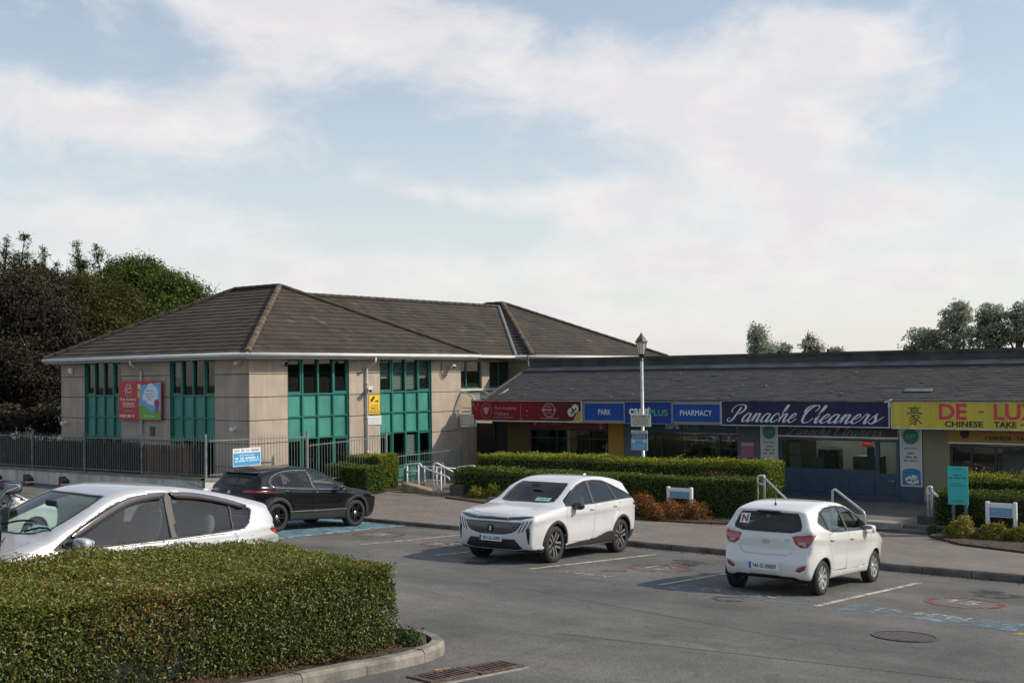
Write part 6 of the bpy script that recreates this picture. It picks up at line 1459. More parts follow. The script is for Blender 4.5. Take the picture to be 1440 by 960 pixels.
def interior(car, xs, zfloor, zb, hw, dash_x, m):
    """seats, dashboard and steering wheel seen through the glass"""
    for sy in (1, -1):
        t = MB(); t.v = []; a = shift(rounded_lump(.27, .24, .09), (xs[0], sy*hw*.47, zfloor+.28)); b = shift(rounded_lump(.09, .24, .34, 3), (xs[0]-.30, sy*hw*.47, zfloor+.62), ry=-.25); c = shift(rounded_lump(.06, .13, .10), (xs[0]-.42, sy*hw*.47, zfloor+1.06), ry=-.2)
        for q in (a, b, c): t.add(q.v, q.f)
        car.add('seat', t, m['seat'], smooth=True)
    t = MB(); a = shift(rounded_lump(.25, hw*.86, .09), (xs[1], 0, zfloor+.28)); b = shift(rounded_lump(.09, hw*.86, .32, 3), (xs[1]-.28, 0, zfloor+.58), ry=-.3)
    for q in [a, b]+[shift(rounded_lump(.05, .11, .08), (xs[1]-.40, y*hw, zfloor+.97)) for y in (-.5, .5)]: t.add(q.v, q.f)
    car.add('rear_seat', t, m['seat'], smooth=True)
    t = shift(rounded_lump(.30, hw*.93, .13, 4), (dash_x, 0, zb-.12)); car.add('dashboard', t, m['dash'], smooth=True)
    t = MB(); t.tube([(dash_x-.36+.06*math.sin(2*math.pi*i/20), -hw*.45+.18*math.cos(2*math.pi*i/20), zb-.08+.17*math.sin(2*math.pi*i/20)) for i in range(21)], .016, 6)
    t.tube([(dash_x-.36, -hw*.45, zb-.08), (dash_x-.1, -hw*.45, zb-.16)], .03, 6); car.add('steering_wheel', t, m['dash'], smooth=True)
    t = MB(); t.cbox(dash_x-.20-.03, dash_x-.20, -.11, .11, zb+.36, zb+.43, .012); car.add('rear_view_mirror', t, m['dash'])

def side_cond(c, n): return c.y > 0.3 and n.y > 0.30
def build_car(name, label, cat, M, spec, paint, mats, group=None):
    S = CarShell(**spec['shell']); wb = spec['wb']; rt = spec['rt']; trim = mats['trim']
    car = Car(name, label, cat, M, S, paint, group)
    any_side = lambda c, n: c.y > 0.42
    # inner black liner so that shut lines and arches look into the dark
    lin = S.bm.copy(); lin.normal_update()
    bmesh.ops.delete(lin, geom=[f for f in lin.faces if f.calc_center_median().z > np.interp(f.calc_center_median().x, *spec['shell']['belt'])-.07], context='FACES')
    push(lin, -0.035)
    for sx in (1, -1):
        S.cut(circle(sx*wb/2, rt, rt+.045, 30), 'y', any_side, delete=True)
        S.cut(circle(sx*wb/2, rt, rt+.10, 24), 'y', lambda c, n: c.y > 0.30, src=lin, delete=True)
    car.emit('inner_shell', lin, mats['lining'])
    liner = MB()
    for sx in (1, -1):
        for sy in (1, -1):
            A = [R(-8+196*i/22) for i in range(23)]
            v = [(sx*wb/2+(rt+.045)*math.cos(a), sy*y, rt+(rt+.045)*math.sin(a)) for a in A for y in (S.Wm-.035, S.Wm-.40)]
            liner.add(v, [(2*i, 2*i+1, 2*i+3, 2*i+2) for i in range(22)])
            liner.add([(sx*wb/2+(rt+.045)*math.cos(a), sy*(S.Wm-.40), rt+(rt+.045)*math.sin(a)) for a in A], [tuple(range(23))])
    car.add('wheel_arch_liner', liner, mats['black'])
    # cladding
    for nm, poly, mt in spec.get('cladding', []):
        b = S.cut(poly, 'y', any_side)
        car.emit(nm, lip(b, .02), mats[mt], pair=True)
    # windows of the side
    dlo = spec['dlo']
    fr = S.cut(dlo, 'y', lambda c, n: c.y > 0.3 and n.y > 0.12)
    inner = shrink(dlo, spec.get('dlo_w', .028)); left = inner
    for i, (xt, xb, w) in enumerate(spec['pillars']+[(None, None, 0)]):
        if xt is None: pane = left
        else:
            # pillar axis from (xb, z low) to (xt, z high); keep the front piece, then go on with the rest
            z0, z1 = 0.9, 1.6; nx, nz = (z1-z0), -(xt-xb); L = math.hypot(nx, nz); nx /= L; nz /= L
            c = nx*xb+nz*z0
            pane = clip_half(left, -nx, -nz, -(c+w/2)); left = clip_half(left, nx, nz, c-w/2)
        if len(pane) > 2:
            g = S.cut(pane, 'y', None, src=fr)
            car.emit('side_window', g, mats['tint'] if i in spec.get('tinted', ()) else mats['glass'], pair=True, inset=-.008)
    car.emit('window_surround', lip(fr, .03), mats[spec.get('surround', 'trim')], pair=True)
    if spec.get('bright'):                             # bright strip round the side glass
        for sy in (1, -1):
            t = MB(); pts = []
            for (x, z) in spec['bright']:
                p, n = car.hit((x, 2*sy, z), (0, -sy, 0)); pts.append(p+n*.004)
            t.tube(smooth_path(pts, 4), .009, 5); car.add('bright_strip', t, mats['chrome'], smooth=True)
    # windscreen and rear window
    ws = spec['windscreen']
    b = S.cut(ws, 'z', lambda c, n: n.z > .2 and n.x > .12 and c.z > 0.9)
    g = S.cut(shrink_y0(ws, .03), 'z', None, src=b)
    car.emit('windscreen', g, mats['screen'], inset=-.004); car.emit('windscreen_surround', lip(b, .02), mats['trim'])
    rw = spec['rear_window']
    b = S.cut(rw, 'x', lambda c, n: n.x < -.15 and c.x < 0)
    if spec.get('rear_frame', .03):
        g = S.cut(shrink_y0(rw, spec.get('rear_frame', .03)), 'x', None, src=b)
        car.emit('rear_window', g, mats[spec.get('rear_glass', 'tint')], inset=-.004); car.emit('rear_window_surround', lip(b, .02), mats['trim'])
    # drawn panels: (name, outline, axis, material, pair, where, gap)
    for nm, poly, axis, mt, pair, where, d in spec['panels']:
        cond = {'front': lambda c, n: n.x > .05 and c.x > 0, 'rear': lambda c, n: n.x < -.05 and c.x < 0, 'side': lambda c, n: c.y > .35 and n.y > .2,
                'top': lambda c, n: n.z > .35, 'rearcorner': lambda c, n: c.x < -1.15 and c.y > 0.2, 'frontcorner': lambda c, n: c.x > 1.2 and c.y > .05 and c.z > .35}[where]
        b = S.cut(poly, axis, cond)
        if len(b.faces) == 0: print('EMPTY PANEL', name, nm); continue
        if d > 0: b = gap(b, d)
        b = lip(b, .02)
        mm = paint if mt == 'paint' else mats[mt]
        car.emit(nm, b, mm, pair=pair, inset=-.003 if mt != 'paint' else 0)
    S.bm.normal_update()
    car.emit('body', lip(S.bm, .02), paint)
    wheel_set(car, wb, spec['track'], rt, spec['tw'], spec['wheel'], mats, spec['rim_r'])
    interior(car, spec['seats'], .30, spec['zb'], S.Wm-.10, spec['dash'], mats)
    # mirrors
    mx, my, mz = spec['mirror']
    for sy in (1, -1):
        t = shift(rounded_lump(.075, .115, .075, 3.0), (mx, sy*(my+.06), mz), rz=sy*.12)
        o = car.add('wing_mirror', t, mats[spec.get('mirror_mat', 'black_gloss')], smooth=True)
        t = MB(); t.tube([(mx+.02, sy*(my-.12), mz-.05), (mx, sy*(my+.02), mz-.04)], [.03, .022], 8); car.add('mirror_arm', t, mats['trim'], o, True)
        t = MB(); q = rounded_lump(.006, .095, .058, 4); shift(q, (mx-.078, sy*(my+.06), mz), rz=sy*.12); t.add(q.v, q.f); car.add('mirror_glass', t, mats['mirror'], o, True)
    # handles
    for (hx, hz) in spec['handles']:
        for sy in (1, -1):
            p, n = car.hit((hx, 2*sy, hz), (0, -sy, 0))
            t = shift(rounded_lump(.10, .016, .015, 3), p+n*.016); o = car.add('door_handle', t, mats.get('handle', paint) if mats.get('handle') else paint, smooth=True)
            t = shift(rounded_lump(.055, .006, .026, 2.2), p+n*.001); car.add('handle_recess', t, mats['shade'], o, True)
    return car
def shrink_y0(poly, d):
    """inset of a half outline that reaches over the middle line; the coordinate across is the last for 'z', first for 'x'"""
    return shrink(poly, d)
def plate(car, x_dir, z, text, mats, parent=None, y0=0.0, tilt=None):
    p, n = car.hit((3*x_dir, 0.001, z), (-x_dir, 0, 0))
    ey = Vector((0, 0, 1)); ez = Vector((x_dir, 0, 0))
    if tilt: ey = Vector((-x_dir*math.sin(tilt), 0, math.cos(tilt))); ez = Vector((x_dir*math.cos(tilt), 0, math.sin(tilt)))
    ex = ey.cross(ez)
    o = p+ez*.012; o.y = y0
    t = MB(); t.cbox(-.26, .26, -.056, .056, -.006, .002, .002); place(t, o, ex, ey); pl = car.add('number_plate', t, mats['plate'], parent)
    t = MB(); t.box(-.257, -.212, -.052, .052, .0025, .0035); place(t, o, ex, ey); car.add('country_band', t, mats['plate_blue'], pl)
    t = fit_text(text, .40, .068, bold=.018); t.v = [(a+.025, b, c+.004) for a, b, c in t.v]; place(t, o, ex, ey); car.add('registration', t, mats['plate_ink'], pl)
    return pl, o, ex, ey
CM = dict(
    lining=mat('cabin_lining', (.07, .07, .072), .9),
    trim=mat('black_trim', (.018, .018, .019), .55), black=mat('car_black', (.006, .006, .009), .9), shade=mat('recess_shade', (.25, .25, .26), .5),
    black_gloss=mat('black_gloss', (.012, .012, .013), .12, coat=.6), tyre=mat('tyre_rubber', (.022, .022, .023), .82, var=.2, vscale=30), disc=mat('brake_steel', (.10, .095, .09), .5, .8),
    chrome=mat('chrome', (.75, .76, .78), .12, 1.0), mirror=mat('mirror_silver', (.8, .82, .84), .03, 1.0), seat=mat('seat_cloth', (.10, .10, .105), .9, var=.2, vscale=20), dash=mat('dash_plastic', (.04, .04, .042), .65),
    glass=glass_mat('car_glass', (.84, .94, .91), .90, ior=1.62), tint=glass_mat('tinted_glass', (.6, .65, .65), .50, ior=1.62), screen=glass_mat('screen_glass', (.78, .95, .90), .82, ior=1.62),
    plate=mat('plate_white', (.72, .72, .70), .4), plate_blue=mat('plate_blue', (.03, .12, .5), .4), plate_ink=mat('plate_ink', (.012, .012, .015), .5),
    lamp_red=mat('lamp_red', (.30, .008, .014), .12, coat=1.0), lamp_clear=mat('lamp_clear', (.55, .56, .58), .10, .6, coat=1.0), lamp_dark=mat('lamp_dark', (.02, .022, .026), .06, coat=1.0), reflector=mat('reflector_red', (.30, .02, .012), .25, coat=.6),
    cladding=mat('cladding', (.020, .020, .022), .62, bump=.15, bscale=400), grey_alloy=mat('grey_alloy', (.55, .56, .58), .28, .9), silver=mat('hubcap_silver', (.62, .63, .64), .32, .75), dark_alloy=mat('dark_alloy', (.025, .025, .027), .3, .4, coat=.3), paper=mat('disc_paper', (.75, .78, .76), .6))
P_WHITE = mat('paint_white', (.60, .60, .615), .35, var=.03, vscale=3, coat=1.0, spec=.5)
P_WHITE2 = mat('paint_warm_white', (.63, .63, .615), .35, coat=1.0)
P_BLACK = mat('paint_black', (.0025, .0032, .005), .5, coat=.75, spec=.05)
P_PEARL = mat('paint_silver_white', (.50, .51, .53), .30, .3, coat=1.0)

SUV = dict(
    shell=dict(sil=[(1.95, .23), (2.16, .24), (2.25, .34), (2.29, .52), (2.295, .72), (2.27, .86), (2.21, .95), (2.05, 1.00), (1.65, 1.055), (1.22, 1.10), (1.08, 1.13), (.78, 1.30), (.45, 1.475), (.15, 1.57), (-.25, 1.635), (-.75, 1.645), (-1.25, 1.615), (-1.62, 1.56), (-1.88, 1.50), (-1.92, 1.475), (-1.87, 1.43), (-1.97, 1.24), (-2.10, 1.10), (-2.20, 1.055), (-2.225, .95), (-2.25, .62), (-2.23, .40), (-2.12, .28), (-1.9, .24)],
               width=1.895, belt=([-2.2, -1.3, 0, 1.0, 1.6, 2.2], [1.13, 1.12, 1.08, 1.06, 1.01, .93]), roofw=[(-2.2, .62), (-1.6, .60), (-.5, .66), (.4, .66), (1.1, .72), (2.2, .85)], plan=(.60, .13, .62, .13), bow=(.19, .12), k=.048,
               flare=[(1.3695, .365, .40, .022), (-1.3695, .365, .40, .026)]),
    wb=2.739, rt=.362, tw=.225, rim_r=.250, track=.925, zb=1.06, seats=(.10, -.72), dash=.85,
    dlo=[(1.02, 1.075), (.86, 1.19), (.55, 1.37), (.28, 1.475), (-.05, 1.545), (-.45, 1.565), (-.85, 1.545), (-1.12, 1.485), (-1.42, 1.38), (-1.74, 1.27), (-1.93, 1.20), (-1.95, 1.145), (-1.55, 1.145), (-1.0, 1.125), (-.3, 1.095), (.5, 1.075)], dlo_w=.026,
    pillars=[(-.20, -.10, .10), (-.98, -1.22, .06)], tinted=(1, 2),
    windscreen=[(1.10, -.3), (1.10, .30), (1.06, .48), (.97, .63), (.70, .635), (.42, .60), (.30, .55), (.34, .30), (.35, -.3)],
    rear_window=[(-.3, 1.14), (.52, 1.14), (.56, 1.22), (.50, 1.42), (-.3, 1.43)], mirror=(.70, .98, 1.08), handles=[(-.02, .985), (-1.02, 1.01)],
    wheel=dict(n=5, spokes=[(-.034, -.052, .013, .026, 1), (.034, .052, .013, .026, 1), (0, 0, .012, .010, 0)]),
    cladding=[('wheel_arch_trim', circle(1.3695, .362, .462, 26, -2, 182), 'cladding'), ('wheel_arch_trim', circle(-1.3695, .362, .462, 26, -2, 182), 'cladding'),
              ('sill_cladding', [(.99, .15), (.99, .315), (.55, .345), (-.25, .385), (-.62, .47), (-.88, .50), (-.99, .44), (-1.0, .15)], 'cladding')],
    panels=[
        ('bonnet', [(1.14, -.3), (1.13, .40), (1.00, .66), (1.5, .72), (1.95, .70), (2.10, .55), (2.19, .30), (2.22, -.3)], 'z', 'paint', False, 'top', .008),
        ('headlight', [(.36, .835), (.60, .85), (.83, .90), (.84, .925), (.70, .925), (.36, .885)], 'x', 'lamp_dark', True, 'frontcorner', .003),
        ('light_bar', [(-.2, .845), (.355, .835), (.355, .882), (-.2, .895)], 'x', 'black_gloss', False, 'front', 0),
        ('grille', [(-.2, .55), (.26, .56), (.47, .60), (.57, .66), (.66, .80), (.40, .80), (-.2, .81)], 'x', 'black_gloss', False, 'front', 0),
        ('lower_intake', [(-.2, .27), (.50, .27), (.66, .30), (.52, .475), (-.2, .485)], 'x', 'trim', False, 'front', 0),
        ('front_skirt', [(-.2, .18), (.95, .18), (.95, .285), (.67, .29), (.50, .262), (-.2, .262)], 'x', 'cladding', False, 'front', 0),
        ('corner_vent', [(.745, .66), (.81, .72), (.825, .60), (.80, .40), (.78, .40), (.76, .52)], 'x', 'black_gloss', True, 'frontcorner', 0),
        ('tail_light', [(.50, .985), (.92, .985), (.92, 1.04), (.50, 1.055)], 'x', 'lamp_dark', True, 'rearcorner', .003),
        ('rear_skirt', [(-.2, .18), (1.0, .18), (1.0, .46), (.75, .46), (.6, .40), (-.2, .40)], 'x', 'cladding', False, 'rear', 0),
        ('front_door', [(.84, .36), (.96, .60), (.985, 1.058), (.5, 1.062), (-.155, 1.078), (-.13, .36), (.3, .35)], 'y', 'paint', True, 'side', .009),
        ('rear_door', [(-.14, .385), (-.165, 1.078), (-.8, 1.102), (-1.22, 1.12), (-1.30, 1.0), (-1.10, .86), (-.93, .70), (-.86, .51), (-.62, .485), (-.3, .40)], 'y', 'paint', True, 'side', .009),
        ('tailgate', [(-.2, .52), (.55, .52), (.66, .75), (.70, .97), (.62, 1.10), (-.2, 1.10)], 'x', 'paint', False, 'rear', .009),
    ])
HATCH = dict(
    shell=dict(sil=[(1.62, .21), (1.80, .22), (1.88, .32), (1.92, .50), (1.905, .66), (1.85, .77), (1.72, .85), (1.45, .93), (1.20, .985), (1.08, 1.02), (.78, 1.195), (.45, 1.36), (.18, 1.445), (-.15, 1.49), (-.6, 1.50), (-1.0, 1.475), (-1.35, 1.42), (-1.50, 1.375), (-1.52, 1.345), (-1.51, 1.32), (-1.60, 1.12), (-1.655, .97), (-1.665, .88), (-1.66, .70), (-1.70, .63), (-1.745, .56), (-1.745, .42), (-1.72, .32), (-1.66, .255), (-1.5, .23)],
               width=1.66, belt=([-1.7, -1.0, 0, .9, 1.4, 1.9], [1.06, 1.02, .975, .95, .90, .80]), roofw=[(-1.7, .60), (-1.2, .58), (-.4, .60), (.4, .585), (1.1, .66), (1.9, .75)], plan=(.55, .17, .60, .135), bow=(.20, .13), k=.052, flare=[(1.1925, .285, .33, .02), (-1.1925, .285, .33, .024)]),
    wb=2.385, rt=.286, tw=.18, rim_r=.19, track=.81, zb=.97, seats=(.05, -.72), dash=.80,
    dlo=[(1.00, .965), (.90, 1.04), (.66, 1.18), (.38, 1.31), (.12, 1.385), (-.3, 1.415), (-.72, 1.40), (-1.02, 1.335), (-1.20, 1.23), (-1.26, 1.17), (-1.10, 1.07), (-.86, 1.005), (-.5, .99), (0, .98), (.5, .97)], dlo_w=.02,
    pillars=[(-.16, -.13, .085), (-.98, -.92, .035)], tinted=(), surround='trim',
    windscreen=[(1.10, -.3), (1.09, .30), (1.03, .52), (.95, .60), (.68, .585), (.40, .55), (.26, .50), (.29, .25), (.30, -.3)],
    rear_window=[(-.3, 1.00), (.44, 1.005), (.585, 1.045), (.60, 1.10), (.56, 1.22), (.50, 1.32), (-.3, 1.335)], rear_glass='glass', rear_frame=.05, mirror=(.70, .83, .985), mirror_mat='handle', handles=[(.02, .86), (-.88, .89)],
    wheel=dict(n=8, spokes=[(0, 0, .020, .030, 1)]),
    panels=[
        ('bonnet', [(1.12, -.3), (1.10, .40), (.98, .60), (1.4, .64), (1.68, .55), (1.78, .30), (1.81, -.3)], 'z', 'paint', False, 'top', .008),
        ('headlight', [(.44, .66), (.62, .68), (.80, .88), (.74, .92), (.56, .82)], 'x', 'lamp_clear', True, 'frontcorner', .003),
        ('grille', [(-.2, .34), (.44, .36), (.54, .48), (.40, .55), (-.2, .56)], 'x', 'trim', False, 'front', 0),
        ('tail_light', [(.445, .955), (.60, .975), (.79, .985), (.80, .955), (.745, .84), (.70, .785), (.60, .775), (.51, .82)], 'x', 'lamp_red', True, 'rearcorner', .003),
        ('rear_reflector', [(.53, .40), (.565, .455), (.68, .50), (.705, .49), (.68, .43), (.60, .385)], 'x', 'reflector', True, 'rearcorner', .003),
        ('rear_skirt', [(-.2, .16), (.80, .16), (.80, .235), (.6, .255), (.5, .30), (-.2, .32)], 'x', 'trim', False, 'rear', 0),
        ('front_door', [(.86, .36), (.93, .60), (.97, .952), (.3, .958), (-.10, .965), (-.14, .60), (-.14, .34), (.4, .33)], 'y', 'paint', True, 'side', .009),
        ('rear_door', [(-.15, .345), (-.15, .60), (-.11, .965), (-.8, .985), (-.98, .96), (-.99, .80), (-.86, .66), (-.77, .52), (-.73, .36)], 'y', 'paint', True, 'side', .009),
        ('tailgate', [(-.2, .625), (.38, .64), (.475, .70), (.49, .80), (.425, .96), (.425, .992), (-.2, .988)], 'x', 'paint', False, 'rear', .009),
    ])
CROSS = dict(
    shell=dict(sil=[(1.95, .22), (2.12, .23), (2.21, .34), (2.26, .52), (2.26, .66), (2.20, .78), (2.02, .875), (1.65, .96), (1.25, 1.01), (1.02, 1.05), (.68, 1.235), (.32, 1.405), (.02, 1.495), (-.35, 1.54), (-.80, 1.53), (-1.25, 1.48), (-1.62, 1.41), (-1.80, 1.365), (-1.83, 1.34), (-1.79, 1.30), (-1.92, 1.13), (-2.02, 1.03), (-2.09, .97), (-2.11, .86), (-2.12, .70), (-2.14, .52), (-2.10, .36), (-1.95, .26)],
               width=1.795, belt=([-2.1, -1.3, 0, .9, 1.5, 2.2], [1.08, 1.045, 1.00, .975, .93, .82]), roofw=[(-2.1, .60), (-1.5, .57), (-.4, .60), (.4, .59), (1.1, .66), (2.2, .80)], plan=(.55, .17, .58, .16), bow=(.20, .14), k=.055, flare=[(1.3275, .345, .42, .028), (-1.3275, .345, .42, .034)]),
    wb=2.655, rt=.346, tw=.215, rim_r=.235, track=.88, zb=1.0, seats=(.05, -.75), dash=.78,
    dlo=[(.88, .985), (.70, 1.085), (.40, 1.235), (.12, 1.345), (-.2, 1.41), (-.6, 1.425), (-1.0, 1.40), (-1.28, 1.335), (-1.46, 1.24), (-1.53, 1.16), (-1.50, 1.10), (-1.36, 1.07), (-.8, 1.035), (0, 1.005), (.5, .99)], dlo_w=.02,
    pillars=[(-.27, -.16, .09), (-1.10, -1.18, .035)], tinted=(1, 2), bright=[(.95, .965), (.5, .972), (0, .987), (-.8, 1.018), (-1.36, 1.052), (-1.53, 1.085), (-1.555, 1.16), (-1.48, 1.26), (-1.30, 1.355), (-1.0, 1.42), (-.6, 1.445), (-.2, 1.43)],
    windscreen=[(1.04, -.3), (1.03, .30), (.97, .50), (.88, .60), (.60, .585), (.32, .55), (.16, .50), (.20, .25), (.21, -.3)],
    rear_window=[(-.3, 1.07), (.50, 1.08), (.55, 1.13), (.48, 1.29), (-.3, 1.315)], mirror=(.60, .91, 1.01), handles=[(-.08, .90), (-1.06, .955)],
    wheel=dict(n=5, spokes=[(-.022, -.040, .014, .014, 1), (.022, .040, .014, .014, 1)]),
    cladding=[('wheel_arch_trim', circle(1.3275, .346, .475, 26, -4, 184), 'cladding'), ('wheel_arch_trim', circle(-1.3275, .346, .475, 26, -4, 184), 'cladding'), ('sill_cladding', [(.98, .15), (.98, .46), (0, .455), (-.98, .47), (-.98, .15)], 'cladding')],
    panels=[
        ('bonnet', [(1.06, -.3), (1.04, .40), (.93, .62), (1.5, .68), (1.95, .60), (2.08, .30), (2.10, -.3)], 'z', 'paint', False, 'top', .008),
        ('headlight', [(.50, .70), (.80, .74), (.86, .79), (.62, .79), (.50, .77)], 'x', 'lamp_clear', True, 'frontcorner', .003),
        ('grille', [(-.2, .40), (.40, .42), (.52, .60), (.50, .72), (-.2, .75)], 'x', 'trim', False, 'front', 0),
        ('front_skirt', [(-.2, .18), (.95, .18), (.95, .33), (-.2, .33)], 'x', 'cladding', False, 'front', 0),
        ('tail_light', [(.42, .945), (.60, .94), (.90, .955), (.90, .99), (.62, 1.02), (.42, 1.0)], 'x', 'lamp_red', True, 'rearcorner', .003),
        ('rear_skirt', [(-.2, .18), (1.0, .18), (1.0, .50), (-.2, .50)], 'x', 'cladding', False, 'rear', 0),
        ('front_door', [(.80, .49), (.90, .70), (.92, .968), (.4, .975), (-.20, .99), (-.22, .49)], 'y', 'paint', True, 'side', .009),
        ('rear_door', [(-.23, .49), (-.21, .99), (-.8, 1.012), (-1.16, 1.03), (-1.18, .92), (-1.0, .80), (-.87, .64), (-.83, .49)], 'y', 'paint', True, 'side', .009),
        ('tailgate', [(-.2, .62), (.55, .62), (.60, .80), (.60, .93), (.5, 1.04), (-.2, 1.05)], 'x', 'paint', False, 'rear', .009),
    ])
LIFT = dict(
    shell=dict(sil=[(1.95, .20), (2.12, .22), (2.24, .34), (2.28, .50), (2.25, .62), (2.12, .71), (1.90, .82), (1.65, .90), (1.44, .96), (1.34, .985), (1.06, 1.125), (.70, 1.30), (.42, 1.415), (.12, 1.475), (-.20, 1.49), (-.70, 1.462), (-1.30, 1.375), (-1.72, 1.29), (-1.92, 1.245), (-1.96, 1.225), (-1.96, 1.18), (-2.02, 1.00), (-2.08, .90), (-2.16, .76), (-2.18, .55), (-2.15, .36), (-1.95, .25)],
               width=1.745, belt=([-2.1, -1.3, 0, .9, 1.5, 2.2], [.97, .91, .85, .82, .80, .72]), roofw=[(-2.1, .60), (-1.6, .57), (-.4, .60), (.4, .60), (1.2, .66), (2.2, .75)], plan=(.5, .18, .62, .12), bow=(.22, .12), k=.075, flare=[(1.35, .31, .36, .018), (-1.35, .31, .36, .02)]),
    wb=2.70, rt=.312, tw=.195, rim_r=.205, track=.855, zb=.88, seats=(.05, -.75), dash=.98,
    dlo=[(1.26, .845), (1.12, .945), (.84, 1.10), (.56, 1.235), (.28, 1.335), (-.02, 1.39), (-.4, 1.40), (-.9, 1.355), (-1.25, 1.285), (-1.50, 1.21), (-1.60, 1.165), (-1.50, 1.00), (-1.38, .935), (-.8, .895), (0, .86), (.6, .84)], dlo_w=.018,
    pillars=[(1.02, .98, .035), (-.36, -.33, .11), (-1.30, -1.22, .035)], tinted=(),
    windscreen=[(1.38, -.3), (1.36, .30), (1.28, .52), (1.16, .63), (.92, .615), (.60, .58), (.44, .53), (.48, .25), (.49, -.3)],
    rear_window=[(-.3, 1.02), (.50, 1.03), (.55, 1.08), (.50, 1.16), (-.3, 1.17)], mirror=(.98, .90, .90), mirror_mat='handle', handles=[(-.20, .75), (-1.12, .79)],
    wheel=dict(n=5, spokes=[(-.02, -.035, .016, .016, 1), (.02, .035, .016, .016, 1)]),
    panels=[
        ('bonnet', [(1.28, -.3), (1.26, .40), (1.14, .64), (1.6, .66), (1.92, .55), (2.06, .30), (2.09, -.3)], 'z', 'paint', False, 'top', .008),
        ('headlight', [(.46, .62), (.66, .66), (.84, .82), (.76, .85), (.58, .76)], 'x', 'lamp_clear', True, 'frontcorner', .003),
        ('grille', [(-.2, .30), (.44, .31), (.52, .44), (.36, .48), (-.2, .49)], 'x', 'trim', False, 'front', 0),
        ('tail_light', [(.56, .78), (.66, .76), (.84, .84), (.84, .92), (.74, .97), (.60, .99)], 'x', 'lamp_red', True, 'rearcorner', .003),
        ('rear_skirt', [(-.2, .16), (.85, .16), (.85, .26), (-.2, .30)], 'x', 'trim', False, 'rear', 0),
        ('front_door', [(.92, .34), (1.0, .60), (1.04, .828), (.5, .832), (-.33, .858), (-.33, .32), (.4, .31)], 'y', 'paint', True, 'side', .009),
        ('rear_door', [(-.34, .325), (-.34, .858), (-.8, .88), (-1.24, .90), (-1.27, .82), (-1.06, .72), (-.96, .56), (-.90, .34)], 'y', 'paint', True, 'side', .009),
        ('tailgate', [(-.2, .60), (.50, .60), (.56, .80), (.56, .98), (.50, 1.0), (-.2, 1.0)], 'x', 'paint', False, 'rear', .009),
    ])

def car_matrix(x, y, heading, fn=park_z, scale=1.0, dz=0.0):
    h = R(heading); f = Vector((math.cos(h), math.sin(h), 0)); l = Vector((-f.y, f.x, 0))
    zf = lambda p: fn(p.x, p.y)
    c = Vector((x, y, 0)); f.z = (zf(c+f)-zf(c-f))/2; l.z = (zf(c+l*.8)-zf(c-l*.8))/1.6
    f.normalize(); n = f.cross(l).normalized(); l = n.cross(f)
    z = fn(x, y)+dz
    return Matrix(((f.x, l.x, n.x, x), (f.y, l.y, n.y, y), (f.z, l.z, n.z, z), (0, 0, 0, 1))) @ Matrix.Scale(scale, 4)
def with_mats(paint, rim, handle=None, **k):
    m = dict(CM); m['handle'] = handle or paint; m['rim'] = rim; m.update(k); return m

# ---- white crossover in the middle
suv = build_car('parked_suv', 'white SUV with black wheel arches and wide dark grille parked nose out', 'car', car_matrix(-14.70, 20.40, 274.5), SUV, P_WHITE,
                with_mats(P_WHITE, [CM['dark_alloy'], CM['grey_alloy'], CM['dark_alloy']]))
t = MB()
for j in range(-17, 18):
    for k in range(5):
        y = j*.034; z = .585+k*.047+(.012 if j % 2 else 0); w = .58+(z-.56)*.35
        if abs(y) > w-.02 or z < .572+max(0, (abs(y)-.30))*.28 or (abs(y) < .075 and .58 < z < .76): continue
        p, n = suv.hit((3, y, z), (-1, 0, 0)); ez = Vector((0, 0, 1)); a = ez.cross(n).normalized()
        t.obox(p+n*.004, a, n.cross(a), n, .0035+.004*abs(y), .016, .004)
suv.add('grille_slats', t, mat('grille_metal', (.30, .31, .32), .35, .9))['kind'] = 'stuff'
t = MB()
for sy in (1, -1):
    for k in range(3):
        pts = []
        for q in range(5):
            y = .60+.075*k+.10*q/4; z = .615+.02*k+.205*q/4
            p, n = suv.hit((3, sy*y, z), (-1, 0, 0)); pts.append(p+n*.001)
        t.tube(pts, .011, 5)
suv.add('claw_mark', t, CM['black_gloss'], smooth=True)
t = MB(); p, n = suv.hit((3, .001, .67), (-1, 0, 0)); p.y = 0
t.prism([(p.x+.006, -.055, .735), (p.x+.006, .055, .735), (p.x+.006, .058, .66), (p.x+.006, .035, .615), (p.x+.006, 0, .595), (p.x+.006, -.035, .615), (p.x+.006, -.058, .66)], (.010, 0, 0))
suv.add('shield_emblem', t, mat('emblem_dark', (.05, .05, .055), .25, .9))
t = MB()
t.prism([(p.x+.017, -.012, .72), (p.x+.017, .028, .71), (p.x+.017, .030, .68), (p.x+.017, .012, .665), (p.x+.017, .03, .64), (p.x+.017, .0, .62), (p.x+.017, -.02, .65), (p.x+.017, -.005, .67)], (.003, 0, 0)); suv.add('emblem_head', t, CM['grey_alloy'])
plate(suv, 1, .485, '251-D-2302', CM)
for sy in (1, -1):
    p1, _ = suv.hit((.98, 2*sy, .255), (0, -sy, 0)); p2, _ = suv.hit((-.98, 2*sy, .255), (0, -sy, 0)); t = MB(); t.tube([p1+Vector((0, .005*sy, 0)), p2+Vector((0, .005*sy, 0))], .008, 5); suv.add('sill_strip', t, CM['chrome'])
